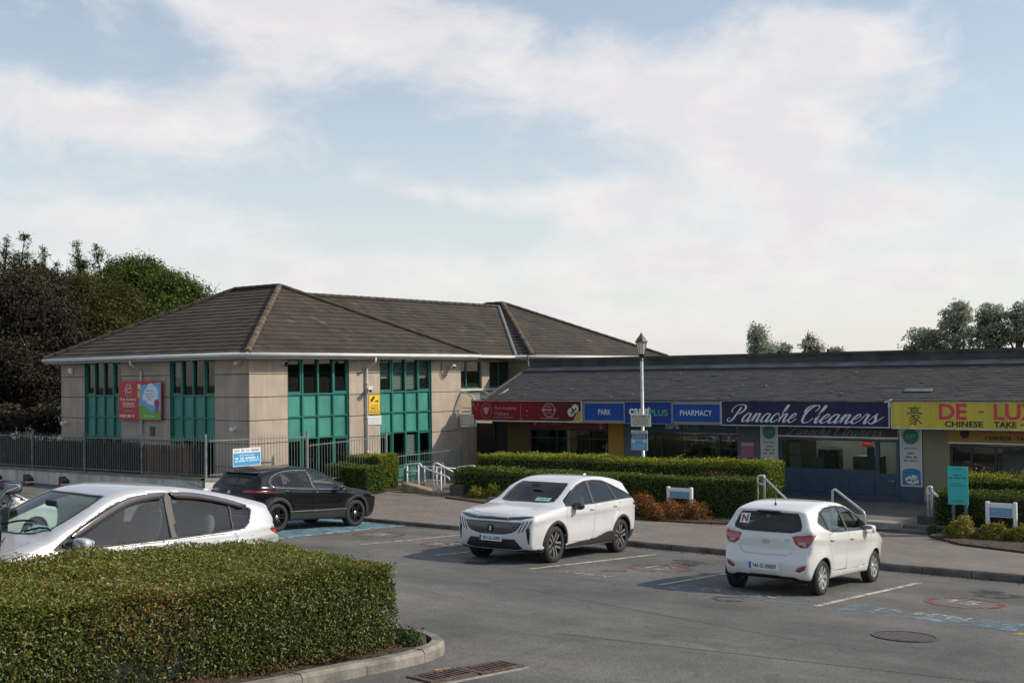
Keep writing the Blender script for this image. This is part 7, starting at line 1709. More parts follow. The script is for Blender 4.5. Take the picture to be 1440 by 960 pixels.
def screen_paper(car, x, y, w=.16, h=.09):
    p, n = car.hit((x, y, 2.5), (0, 0, -1)); a = Vector((0, 1, 0)); b = n.cross(a).normalized()
    t = MB(); t.obox(p-n*.02, a, b, n, w, h, .001); o = car.add('disc_holder', t, CM['paper'])
    t = MB()
    for (u, v, ww, hh) in ((-.08, .03, .05, .02), (.0, -.02, .03, .03), (.09, .01, .04, .03)): t.obox(p-n*.0175+a*u+b*v*.5, a, b, n, ww*w/.16, hh*h/.09*.8, .0008)
    car.add('disc_print', t, mat('disc_print', (.12, .30, .33), .6), o)
screen_paper(suv, .93, .34, .17, .06)
t = MB(); p, n = suv.hit((-1.35, .001, 3), (0, 0, -1)); p.y = 0; t.add(shift(rounded_lump(.07, .018, .03, 2), p+Vector((0, 0, .02)), ry=.2).v, rounded_lump(.07, .018, .03, 2).f); suv.add('roof_aerial', t, P_WHITE, smooth=True)

# ---- small white hatchback on the right
hatch = build_car('parked_hatchback', 'small white hatchback seen from behind with red tail lights and N plate', 'car', car_matrix(-8.82, 19.88, 91.0), HATCH, P_WHITE2,
                  with_mats(P_WHITE2, [CM['silver'], CM['silver'], CM['silver']], mirror_black=CM['black_gloss']))
pl, o, ex, ey = plate(hatch, -1, .455, '141-D-35059', CM)
t = MB(); t.box(-.30, .30, -.078, .066, -.02, -.004); place(t, o, ex, ey); hatch.add('plate_recess', t, P_WHITE2)
p, n = hatch.hit((-3, .001, .845), (1, 0, 0)); ez = Vector((-1, 0, 0)); exb = Vector((0, -1, 0)); eyb = exb.cross(ez)*-1
def badge(car, mb, y, z, m, name):
    p, n = car.hit((-3, y, z), (1, 0, 0)); ex = Vector((0, 0, 1)).cross(n).normalized(); ey = n.cross(ex); place(mb, p+n*.003, ex, ey); return car.add(name, mb, m)
t = MB(); ring(t, 0, 0, .062, .052, sy=.62, d=.006)
t.prism([(-.038, -.022, 0), (-.026, -.022, 0), (-.014, .022, 0), (-.026, .022, 0)], (0, 0, .006)); t.prism([(.026, -.022, 0), (.038, -.022, 0), (.026, .022, 0), (.014, .022, 0)], (0, 0, .006)); t.prism([(-.026, -.006, 0), (.026, .0, 0), (.026, .008, 0), (-.026, .002, 0)], (0, 0, .006))
badge(hatch, t, 0.001, .85, CM['chrome'], 'oval_emblem')
badge(hatch, fit_text('i10', .09, .035, bold=.01), -.37, .895, CM['chrome'], 'model_badge')
badge(hatch, fit_text('HYUNDAI', .13, .018, bold=.01), .36, .895, CM['chrome'], 'maker_badge')
for sy in (1, -1):                                     # clear lower part and rim of the lamps
    t = MB()
    for (u, v, w, h) in ((.62, .845, .055, .018), (.66, .815, .03, .010)):
        p, n = hatch.hit((-3, sy*u, v), (1, 0, 0)); ex2 = Vector((0, 0, 1)).cross(n).normalized(); t.obox(p+n*.003, ex2, n.cross(ex2), n, w, h, .004)
    hatch.add('reversing_lamp', t, CM['lamp_clear'])
t = MB(); t.box(-.085, .085, -.085, .085, -.0005, .0005)
p, n = hatch.hit((-3, .42, 1.20), (1, 0, 0)); exn = Vector((0, 0, 1)).cross(n).normalized(); eyn = n.cross(exn)
place(t, p+n*.008, exn, eyn); hn = hatch.add('novice_plate', t, CM['paper'])
place(t := fit_text('N', .12, .135, bold=.05), p+n*.0095, exn, eyn); hatch.add('novice_letter', t, CM['lamp_red'], hn)
t = MB(); p, n = hatch.hit((-1.28, .0012, 3), (0, 0, -1)); p.y = 0; t.lathe([(.02, 0), (.018, .03), (.008, .04)], c=p, n=10); t.tube([p+Vector((0, 0, .03)), p+Vector((-.14, -.05, .30))], .005, 5); hatch.add('roof_aerial', t, CM['trim'], smooth=True)
t = MB(); t.cbox(-1.60, -1.50, -.20, .20, 1.325, 1.350, .01); hatch.add('spoiler_lamp', t, CM['trim'])

# ---- black crossover in the blue bay
cross = build_car('parked_crossover', 'shiny black crossover with dark wheels parked on the blue painted bay', 'car', car_matrix(-22.73, 20.5, 90.8), CROSS, P_BLACK,
                  with_mats(P_BLACK, [CM['dark_alloy'], CM['dark_alloy'], CM['grey_alloy']]))
for sy in (1, -1):
    for z in (.475, .24):
        p1, _ = cross.hit((.96, 2*sy, z), (0, -sy, 0)); p2, _ = cross.hit((-.96, 2*sy, z), (0, -sy, 0)); t = MB(); t.tube([p1, (p1+p2)/2+Vector((0, .012*sy, 0)), p2], .009, 5); cross.add('sill_strip', t, CM['grey_alloy'])
t = MB(); t.cbox(-1.86, -1.62, -.56, .56, 1.375, 1.395, .008); cross.add('roof_spoiler', t, P_BLACK)
t = MB(); ring(t, 0, 0, .055, .045, sy=.8, d=.006); t.prism([(-.04, .015, 0), (0, -.012, 0), (.04, .015, 0), (.03, .026, 0), (0, .004, 0), (-.03, .026, 0)], (0, 0, .006)); badge(cross, t, .001, .93, CM['chrome'], 'winged_emblem')

# ---- pale liftback behind the big hedge
lift = build_car('parked_liftback', 'silver white liftback with smoked window deflectors behind the clipped hedge', 'car', car_matrix(-13.65, 9.05, 271.0, scale=1.075, dz=-.11), LIFT, P_PEARL,
                 with_mats(P_PEARL, [CM['grey_alloy'], CM['grey_alloy'], CM['grey_alloy']]))
smoke = mat('smoked_acrylic', (.045, .04, .045), .08, coat=1.0)
for sy in (1, -1):
    for (pts) in ([(1.02, .985), (.72, 1.13), (.44, 1.255), (.18, 1.345), (-.1, 1.392), (-.30, 1.400)], [(-.37, 1.400), (-.6, 1.395), (-.9, 1.362), (-1.25, 1.292), (-1.50, 1.222)]):
        t = MB(); pp = smooth_path([(x, 0, z) for x, z in pts], 4); vs = []
        for i, q in enumerate(pp):
            p, n = lift.hit((q.x, 2*sy, q.z), (0, -sy, 0)); e = min(1, min(i, len(pp)-1-i)/2.0+.25)
            p2, n2 = lift.hit((q.x-.02, 2*sy, q.z-.075*e), (0, -sy, 0)); vs += [p+n*.012, p2+n2*.026, p2+n2*.020]
        t.add(vs, [(3*i, 3*i+1, 3*i+4, 3*i+3) for i in range(len(pp)-1)]+[(3*i+1, 3*i+2, 3*i+5, 3*i+4) for i in range(len(pp)-1)])
        lift.add('window_deflector', t, smoke, smooth=True)
screen_paper(lift, 1.20, .42, .17, .10)
t = MB(); p, n = lift.hit((-1.45, .0012, 3), (0, 0, -1)); p.y = 0; t.add(shift(rounded_lump(.06, .03, .03, 2), p+Vector((0, 0, .015))).v, rounded_lump(.06, .03, .03, 2).f); lift.add('aerial_base', t, P_PEARL, smooth=True)
t = MB(); t.tube([p+Vector((0, 0, .03)), p+Vector((.30, 0, .12))], .008, 5); lift.add('roof_aerial', t, CM['trim'])
t = MB()
for q in (-.25, .35): t.tube(smooth_path([lift.hit((1.30, q, 3), (0, 0, -1))[0]+Vector((0, 0, .01)), lift.hit((1.18, q+.25, 3), (0, 0, -1))[0]+Vector((0, 0, .025)), lift.hit((1.12, q+.5, 3), (0, 0, -1))[0]+Vector((0, 0, .02))], 3), .012, 5)
lift.add('windscreen_wiper', t, CM['trim'], smooth=True)

# ---- cars that only just reach into the picture at the left
def place_by(car_, local, target, heading, scale=1.0):
    M0 = car_matrix(0, 0, heading, fn=lambda x, y: 0, scale=scale); loc = M0 @ Vector(local)
    car_.matrix_basis = car_matrix(target.x-loc.x, target.y-loc.y, heading, fn=lambda x, y: 0, scale=scale, dz=target.z-loc.z)
edge = copy_tree(cross.root)
place_by(edge, (.60, -.97, 1.01), at_d(17.0, 686, 14.5), 148)
tag(edge, 'black car almost wholly outside the left edge, its door mirror showing', 'car')
edge2 = copy_tree(hatch.root)
place_by(edge2, (1.85, -.2, .72), at_d(66, 712, 26.0), 91)
tag(edge2, 'white car at the left edge beyond the black door mirror, only its bonnet showing', 'car')
for ch in list(edge2.children):
    if ch.name.startswith(('number_plate', 'model_badge', 'maker_badge', 'oval_emblem', 'novice_plate', 'plate_recess')):
        for g in list(ch.children): bpy.data.objects.remove(g)
        bpy.data.objects.remove(ch)
# ================================================================ hedges, shrubs, trees
def leaf_mesh(name, P, N, size, m, asp=.5, sjit=.35, fold=.18, tint=None, rng=RNG, spread=.8):
    """one folded blade per point, turned roughly along N"""
    n = len(P); P = np.asarray(P, float); N = np.asarray(N, float)
    Q = N+rng.normal(0, spread, (n, 3)); Q /= np.linalg.norm(Q, axis=1)[:, None]+1e-9
    r = rng.normal(0, 1, (n, 3)); A = r-Q*(r*Q).sum(1)[:, None]; A /= np.linalg.norm(A, axis=1)[:, None]+1e-9
    B = np.cross(Q, A); s = size*(1+rng.uniform(-sjit, sjit, n))[:, None]
    V = np.empty((n, 4, 3)); V[:, 0] = P-A*s*.5; V[:, 2] = P+A*s*.5
    V[:, 1] = P+B*s*asp*.5+Q*s*fold; V[:, 3] = P-B*s*asp*.5+Q*s*fold
    me = bpy.data.meshes.new(name); me.vertices.add(4*n); me.vertices.foreach_set('co', V.reshape(-1))
    idx = (np.arange(n)[:, None]*4+np.array([0, 1, 2, 0, 2, 3])).reshape(-1)
    me.loops.add(6*n); me.loops.foreach_set('vertex_index', idx.astype(np.int32))
    me.polygons.add(2*n); me.polygons.foreach_set('loop_start', np.arange(0, 6*n, 3, dtype=np.int32)); me.polygons.foreach_set('loop_total', np.full(2*n, 3, np.int32))
    t = rng.uniform(0, 1, n) if tint is None else np.clip(tint, 0, 1)
    a = me.attributes.new('tint', 'FLOAT', 'FACE'); a.data.foreach_set('value', np.repeat(t, 2))
    me.materials.append(m); me.update(calc_edges=True); return me
def leaf_part(name, P, N, size, m, parent, **k):
    o = put(name, leaf_mesh(name, P, N, size, m, **k), parent); o['kind'] = 'stuff'; return o
def fnoise(P, f, seed):
    rg = np.random.default_rng(seed); out = np.zeros(len(P))
    for i in range(6):
        d = rg.normal(0, 1, 3); d *= f*(.6+.5*i)/np.linalg.norm(d); out += np.sin(P @ d+rg.uniform(0, 6.28))/(1+.5*i)
    return out/2.2
def LM(name, cols, trans=.25, rough=.5): return mat(name, cols[0], rough, attr=cols, trans=trans, spec=.35 if rough < .45 else .15)
L_HEDGE = LM('hedge_leaf', [(.036, .056, .013), (.080, .108, .021), (.135, .170, .030), (.23, .215, .040), (.23, .115, .045)], .28, .38)
L_PRIV = LM('privet_leaf', [(.050, .090, .014), (.11, .16, .02), (.26, .29, .034), (.48, .46, .055)], .3)
L_DARK = LM('dark_hedge_leaf', [(.034, .062, .014), (.065, .105, .020), (.11, .155, .030), (.19, .22, .04)], .2)
L_RUST = LM('rust_leaf', [(.055, .070, .018), (.14, .095, .030), (.34, .125, .050), (.50, .20, .09)], .3)
L_BROWN = LM('brown_leaf', [(.07, .045, .02), (.13, .07, .03), (.16, .10, .04), (.09, .08, .02)], .25)
L_OLIVE = LM('olive_leaf', [(.08, .095, .02), (.17, .17, .03), (.32, .28, .05), (.45, .36, .07)], .3)
L_SPIKE = LM('grass_blade', [(.035, .075, .02), (.06, .12, .03), (.10, .17, .045)], .3)
L_BEECH = LM('copper_leaf', [(.020, .016, .014), (.032, .025, .022), (.048, .038, .030), (.075, .078, .028)], .15, .85)
L_GREEN = LM('tree_leaf', [(.018, .040, .008), (.042, .070, .015), (.085, .115, .022), (.15, .175, .04)], .3)
L_CON = LM('conifer_spray', [(.024, .032, .011), (.050, .056, .016), (.095, .095, .025), (.16, .14, .042)], .2)
L_FAR = LM('hazy_leaf', [(.23, .26, .20), (.31, .34, .25), (.40, .42, .31)], .3)  # paled so that distance haze and backlight sit in the leaf colour
M_BARK = mat('bark', (.065, .050, .038), .95, var=.4, vscale=6, bump=.6, bscale=18); M_TWIG = mat('twig', (.05, .04, .03), .9); M_CORE = mat('core_shade', (.010, .012, .006), .95)  # near-black core colour stands in for the shade inside hedges and shrubs

def box_hedge(name, label, cat, base, z0, h, n, size, m, seed, group=None, dep=.09, rough=.05, top_m=None, zfn=None, round_=.10, sprout=0, topn=0, tintf=None, hfn=None, spread=.9, gaps=0.0):
    """clipped hedge over a four-sided base outline; foliage sits in the outer shell over a dark core added to block light"""
    rg = np.random.default_rng(seed); C = np.array(base, float); c0 = C.mean(0)
    th = thing(name, label, cat, (c0[0], c0[1], z0), group)
    zf = zfn or (lambda x, y: z0); hf = hfn or (lambda x, y: h)
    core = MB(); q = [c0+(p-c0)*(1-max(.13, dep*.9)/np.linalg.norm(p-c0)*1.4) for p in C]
    core.add([(p[0], p[1], zf(*p)-.1) for p in q]+[(p[0], p[1], zf(*p)+hf(*p)-max(.13, dep)) for p in q], [(0, 1, 5, 4), (1, 2, 6, 5), (2, 3, 7, 6), (3, 0, 4, 7), (4, 5, 6, 7)]); part('dark_core', core, M_CORE, th)  # solid dark core, added to block light through the leaves
    def area(a, b): return np.linalg.norm(b-a)*h
    sides = [(C[i], C[(i+1) % 4]) for i in range(4)]; A = np.array([area(a, b) for a, b in sides]); top = .5*abs(np.cross(C[2]-C[0], C[3]-C[1])); w = np.append(A, top); w = w/w.sum()
    k = rg.choice(5, n, p=w); P = np.zeros((n, 3)); N = np.zeros((n, 3)); u, v = rg.uniform(0, 1, n), rg.uniform(0, 1, n)
    for i, (a, b) in enumerate(sides):
        s = k == i; xy = a+(b-a)*u[s][:, None]; P[s, :2] = xy; d = (b-a)/np.linalg.norm(b-a); nn = np.array([d[1], -d[0]]); nn = nn if nn @ ((a+b)/2-c0) > 0 else -nn; N[s, :2] = nn
    s = k == 4; a, b, c, d = C; P[s, :2] = (a*(1-u[s])[:, None]+b*u[s][:, None])*(1-v[s])[:, None]+(d*(1-u[s])[:, None]+c*u[s][:, None])*v[s][:, None]; N[s, 2] = 1
    zb = np.array([zf(x, y) for x, y in P[:, :2]]); hh = np.array([hf(x, y) for x, y in P[:, :2]])
    P[:, 2] = zb+np.where(s, hh, v*hh)
    # rounded shoulders
    e = np.clip(1-(zb+hh-P[:, 2])/round_, 0, 1); P[~s, :2] -= N[~s, :2]*(e[~s]**2*round_*.55)[:, None]
    bump = fnoise(P, 3.0, seed+1)*rough+fnoise(P, 9.0, seed+2)*rough*.6
    bump += np.where(N[:, 2] > .5, fnoise(P, 1.1, seed+5)*rough*1.1+fnoise(P, 5.0, seed+6)*rough*.6, 0)
    dd = bump-rg.exponential(dep*.5, n)+.02
    P += N*dd[:, None]
    if sprout: i = rg.choice(np.where(s)[0], min(sprout, s.sum()), replace=False); P[i, 2] += rg.uniform(.01, .11, len(i))**1.2
    if gaps:
        keep = (fnoise(P, 4.5, seed+8)+.7*fnoise(P, 12, seed+9)+rg.uniform(-.35, .35, n) > gaps) | (N[:, 2] > .5); P, N, zb, hh = P[keep], N[keep], zb[keep], hh[keep]; n = len(P)
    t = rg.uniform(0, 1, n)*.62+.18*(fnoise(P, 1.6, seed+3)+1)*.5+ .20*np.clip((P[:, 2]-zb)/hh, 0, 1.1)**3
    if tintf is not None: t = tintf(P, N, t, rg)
    leaf_part('foliage', P, N+np.array([0, 0, .35]), size, m, th, tint=t, rng=rg, spread=spread)
    return th
def hz(x, y): return park_z(max(min(x, -9), -11.2), y)+.09
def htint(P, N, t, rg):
    f = fnoise(P, 1.3, 77); t = t*.70+.12*f+(N[:, 2] > .5)*(.10+.10*rg.uniform(0, 1, len(P)))  # top leaves tinted towards yellow, painting in the sunlit top
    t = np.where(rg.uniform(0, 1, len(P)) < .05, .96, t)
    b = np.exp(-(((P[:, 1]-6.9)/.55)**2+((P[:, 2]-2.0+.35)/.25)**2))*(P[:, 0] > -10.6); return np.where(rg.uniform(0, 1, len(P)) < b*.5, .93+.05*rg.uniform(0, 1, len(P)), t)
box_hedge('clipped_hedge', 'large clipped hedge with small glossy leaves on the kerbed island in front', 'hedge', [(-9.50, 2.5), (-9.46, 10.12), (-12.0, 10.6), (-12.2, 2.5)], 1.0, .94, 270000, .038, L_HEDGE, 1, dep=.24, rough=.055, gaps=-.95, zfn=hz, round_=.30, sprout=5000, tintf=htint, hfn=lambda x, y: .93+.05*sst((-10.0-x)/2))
# bare red twigs showing in the gaps, fallen leaves, a weed
rg = np.random.default_rng(4)
t = MB()
for i in range(420):
    y = rg.uniform(4, 10); z = hz(-9.5, y)+rg.uniform(.05, .8); p = Vector((-9.56+rg.uniform(-.04, .05), y, z)); d = Vector((rg.uniform(.2, 1), rg.normal(0, .7), rg.normal(.3, .5))).normalized()*rg.uniform(.05, .13); t.tube([p-d*.5, p+d*.6], [.004, .0015], 3)
tw = [o for o in SC.objects if o.name.startswith('clipped_hedge')][0]
part('twig', t, mat('red_twig', (.10, .045, .03), .8), tw, kind='stuff')
n = 5200; P = np.stack([rg.uniform(-12, -9.12, n), rg.uniform(4, 10.95, n), np.zeros(n)], 1); keep = (P[:, 0] > -9.75) | (P[:, 1] > 10.0); P = P[keep]; P = P[(P[:, 1] < 10) | (P[:, 0] < -9.15-(P[:, 1]-10)*.66)]
P[:, 2] = [park_z(max(x, -11.2), y)+.115+.05 for x, y in P[:, :2]]
o = put('leaf_litter', leaf_mesh('leaf_litter', P, np.tile([0, 0, 1.], (len(P), 1)), .045, LM('litter', [(.06, .03, .018), (.12, .05, .028), (.17, .08, .04), (.10, .08, .05)], .1, .8), rng=rg, spread=.5)); o['kind'] = 'stuff'
def bed_litter(name, x0, x1, y0, y1, n, fn, seed, m):
    rg = np.random.default_rng(seed); P = np.stack([rg.uniform(x0, x1, n), rg.uniform(y0, y1, n), np.zeros(n)], 1); P[:, 2] = [fn(x, y)+.012 for x, y in P[:, :2]]
    o = put(name, leaf_mesh(name, P, np.tile([0, 0, 1.], (n, 1)), .05, m, rng=rg, spread=.35)); o['kind'] = 'stuff'
bed_litter('leaf_litter', -34, -3, KERB_Y-.35, KERB_Y-.02, 900, park_z, 71, MATS['litter']); bed_litter('leaf_litter', -18, -14.6, 28.6, 30.2, 500, lambda x, y: path_z(x, y)+.05, 72, MATS['litter']); bed_litter('leaf_litter', -9.5, -4, 28.3, 31, 700, lambda x, y: path_z(x, y)+.05, 73, MATS['litter'])
def clump(name, label, cat, c, r, n, size, m, seed, group=None, asp=.5, up=.4, squash=.5, stem=True, spread=.8, dirs=None):
    rg = np.random.default_rng(seed); th = thing(name, label, cat, c, group)
    d = rg.normal(0, 1, (n, 3)); d[:, 2] = np.abs(d[:, 2])*.9-.15; d /= np.linalg.norm(d, axis=1)[:, None]
    R_ = np.array(r); k = (1-rg.exponential(.16, n)).clip(.2, 1.05)+.22*fnoise(d*2, 3.2, seed)+np.where(rg.uniform(0, 1, n) < .12, rg.uniform(0, .22, n), 0)
    P = np.array(c)+d*R_*k[:, None]; P[:, 2] = np.maximum(P[:, 2], c[2]-.05)
    t = rg.uniform(0, 1, n)*.55+.35*np.clip(d[:, 2], 0, 1)+.1*fnoise(P, 4, seed)
    leaf_part('foliage', P, d+np.array([0, 0, up]), size, m, th, tint=t, rng=rg, asp=asp, spread=spread)
    core = MB(); core.add([(c[0]+x*r[0]*.6, c[1]+y*r[1]*.6, c[2]+z*r[2]*.6) for x, y, z in _s.v], SPH_F); part('dark_core', core, M_CORE, th, True)  # dark lump added under the leaves, blocking light as in the hedges
    return th
wf = on_park(575, 900, .16); clump('weed', 'small green weed in the soil at the end of the big hedge', 'plant', (wf.x, wf.y, park_z(-9.6, 10.3)+.14), (.16, .16, .16), 260, .06, L_SPIKE, 5, asp=.3)

# hedges in front of the shops: two clipped tiers each side of the steps
def pz(x, y): return path_z(x, y)+.03
def ytint(P, N, t, rg): return t*.75+.30*(N[:, 2] > .5)*rg.uniform(.3, 1, len(P))  # leaves on top tinted lighter, sunlit tops put into the colour
def mixed(P, N, t, rg): return t
gr = 'clipped hedges by the shops'
fl = at_y(658, 668, 30.2).x; fr_ = at_y(1058, 690, 30.6).x; bl = at_y(690, 648, 32.4).x; br = at_y(1092, 672, 32.6).x
zt_b, zt_f = at_y(870, 646, 31.9).z, at_y(870, 670, 29.9).z
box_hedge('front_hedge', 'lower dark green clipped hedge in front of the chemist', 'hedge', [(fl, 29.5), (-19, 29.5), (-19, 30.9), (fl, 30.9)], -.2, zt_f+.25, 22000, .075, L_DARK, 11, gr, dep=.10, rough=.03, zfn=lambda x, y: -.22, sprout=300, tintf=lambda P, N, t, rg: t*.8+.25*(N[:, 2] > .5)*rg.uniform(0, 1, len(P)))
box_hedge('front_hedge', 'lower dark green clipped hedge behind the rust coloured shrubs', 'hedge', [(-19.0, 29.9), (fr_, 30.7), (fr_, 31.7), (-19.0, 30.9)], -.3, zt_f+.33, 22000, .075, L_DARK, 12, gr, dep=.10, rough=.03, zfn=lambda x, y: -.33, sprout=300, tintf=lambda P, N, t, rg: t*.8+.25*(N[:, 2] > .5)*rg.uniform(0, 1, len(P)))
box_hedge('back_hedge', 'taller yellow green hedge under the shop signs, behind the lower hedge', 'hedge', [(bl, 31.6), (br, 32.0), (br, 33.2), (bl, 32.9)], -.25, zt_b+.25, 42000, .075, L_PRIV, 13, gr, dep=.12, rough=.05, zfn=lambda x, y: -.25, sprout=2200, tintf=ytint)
a, b = at_y(960, 668, 31.7), at_y(1068, 678, 31.7)
clump('brown_shrub', 'brownish shrub growing between the two hedge tiers near the steps', 'shrub', ((a.x+b.x)/2, 31.75, .35), ((b.x-a.x)/2, .42, .55), 5200, .07, L_BROWN, 14)
rl, rr = at_y(1318, 690, 31.6).x, -2.0
box_hedge('front_hedge', 'lower dark hedge right of the steps behind the turquoise board', 'hedge', [(rl, 31.3), (rr, 31.3), (rr, 32.3), (rl, 32.3)], -.4, at_y(1400, 694, 31.4).z+.4, 24000, .075, L_DARK, 15, gr, dep=.10, rough=.04, zfn=lambda x, y: -.4, sprout=300, tintf=lambda P, N, t, rg: t*.8+.25*(N[:, 2] > .5)*rg.uniform(0, 1, len(P)))
box_hedge('back_hedge', 'taller yellow green hedge in front of the takeaway window', 'hedge', [(at_y(1352, 690, 32.6).x, 32.5), (rr, 32.5), (rr, 33.5), (at_y(1352, 690, 32.6).x, 33.5)], -.35, at_y(1400, 672, 32.6).z+.35, 26000, .075, L_PRIV, 16, gr, dep=.12, rough=.05, zfn=lambda x, y: -.35, sprout=1800, tintf=ytint)
rg = np.random.default_rng(8)
def sprigs(label, x0, x1, y, z, n, h, m, seed):
    rg = np.random.default_rng(seed); th = thing('sprigs', label, 'plant', ((x0+x1)/2, y, z)); t = MB(); P = []; 
    for i in range(n):
        p = Vector((rg.uniform(x0, x1), y+rg.uniform(-.4, .4), z)); q = p+Vector((rg.normal(0, .06), rg.normal(0, .06), rg.uniform(.3, 1)*h)); t.tube([p, q], [.006, .002], 3)
        for k in range(9): P.append(p.lerp(q, rg.uniform(.3, 1))+Vector(rg.normal(0, .03, 3)))
    part('stem', t, M_TWIG, th, kind='stuff'); P = np.array([p[:] for p in P]); leaf_part('foliage', P, np.tile([0, 0, .6], (len(P), 1)), .06, m, th, rng=rg)
sprigs('loose pale shoots standing above the right back hedge', at_y(1356, 660, 33).x, -6.5, 33.0, at_y(1400, 672, 32.6).z-.05, 90, .30, L_OLIVE, 3); sprigs('loose pale shoots standing above the back hedge by the dry cleaner', at_y(940, 655, 32.4).x, br-.2, 32.4, zt_b-.05, 110, .22, L_PRIV, 4)
# shrubs in front
def shrub_at(px, py, wpx, hpx, label, m, seed, name='round_shrub', group=None, n=2600, size=.06, fn=on_path, asp=.5, dy=0, **k):
    P = fn(px, py); s = 1680/(P-CAM).dot(_d); rx = wpx/s/2; rz = hpx/s
    return clump(name, label, 'shrub', (P.x, P.y+rx*.6+dy, P.z), (rx, rx*.8, rz), n, size, m, seed, group, asp, **k)
G2 = 'round yellow green shrubs'
shrub_at(664, 702, 34, 17, 'round yellow green shrub by the planter end at the ramp', L_OLIVE, 21, group=G2); shrub_at(688, 703, 30, 19, 'round yellow green shrub just left of the white SUV bonnet', L_OLIVE, 22, group=G2); shrub_at(712, 704, 40, 22, 'yellow green shrub behind the white SUV windscreen', L_OLIVE, 23, group=G2)
shrub_at(1347, 760, 46, 30, 'round yellow shrub in front of the turquoise board', L_OLIVE, 24, group=G2, n=4200); shrub_at(1392, 763, 42, 28, 'round olive shrub in front of the low white board', L_OLIVE, 25, group=G2, n=4200); shrub_at(1438, 766, 40, 26, 'round yellow shrub at the right picture edge', L_OLIVE, 26, group=G2, n=4200); shrub_at(1398, 744, 40, 22, 'yellow shrub behind the others beside the low white board', L_OLIVE, 27, group=G2, n=3000); shrub_at(1366, 745, 26, 22, 'grey green shrub between the posts of the turquoise board', L_DARK, 28, group=G2, n=2200); shrub_at(1436, 748, 34, 24, 'yellow orange shrub right of the low white board', L_OLIVE, 29, group=G2, n=3000); shrub_at(1312, 752, 20, 14, 'low dark plant at the planter wall end by the steps', L_DARK, 30, n=900)
G3 = 'rust coloured shrubs'
shrub_at(908, 727, 46, 36, 'rust coloured shrub right of the white SUV tail', L_RUST, 31, 'rust_shrub', G3, 3000, .075, asp=.35, dy=-.45); shrub_at(948, 730, 58, 26, 'rust coloured shrub under the low white board', L_RUST, 32, 'rust_shrub', G3, 3000, .075, asp=.35, dy=-.45); shrub_at(976, 731, 56, 29, 'rust and olive shrub at the right end of its row', L_RUST, 33, 'rust_shrub', G3, 2600, .075, asp=.35, dy=-.45); shrub_at(926, 731, 36, 22, 'small rust coloured shrub low at the path edge', L_RUST, 34, 'rust_shrub', G3, 1500, .075, asp=.35, dy=-.4)
shrub_at(896, 722, 54, 44, 'spiky light green plant behind the white SUV tail', L_SPIKE, 35, 'spiky_plant', None, 5200, .17, asp=.10, up=1.4, dy=.6, spread=.5)
shrub_at(1020, 730, 26, 14, 'small olive plant at the foot of the dark hedge', L_OLIVE, 36, n=700); shrub_at(1060, 730, 20, 20, 'dark low plant at the hedge end by the steps', L_DARK, 37, n=900)
# hedges by the nose of the black car
def hzone(px0, px1, pyb, pyt, Y, d, label, n, m, seed, top=.3):
    a, b = at_y(px0, pyb, Y), at_y(px1, pyb, Y); zt = at_y((px0+px1)/2, pyt, Y).z; zb = path_z(a.x, Y)-.1
    return box_hedge('corner_hedge', label, 'hedge', [(a.x, Y), (b.x, Y), (b.x-.1, Y+d), (a.x-.1, Y+d)], zb, zt-zb, n, .07, m, seed, 'clipped hedges by the railings', dep=.10, rough=.05, zfn=lambda x, y: zb, sprout=400, tintf=lambda P, N, t, rg: t*.8+top*(N[:, 2] > .5)*rg.uniform(0, 1, len(P)))
hzone(456, 516, 684, 656, 28.0, .9, 'lower dark clipped hedge beyond the black car bonnet', 15000, L_DARK, 41); hzone(486, 534, 684, 642, 29.2, 1.0, 'taller bright topped hedge beside the lower one', 17000, L_PRIV, 42, .35)

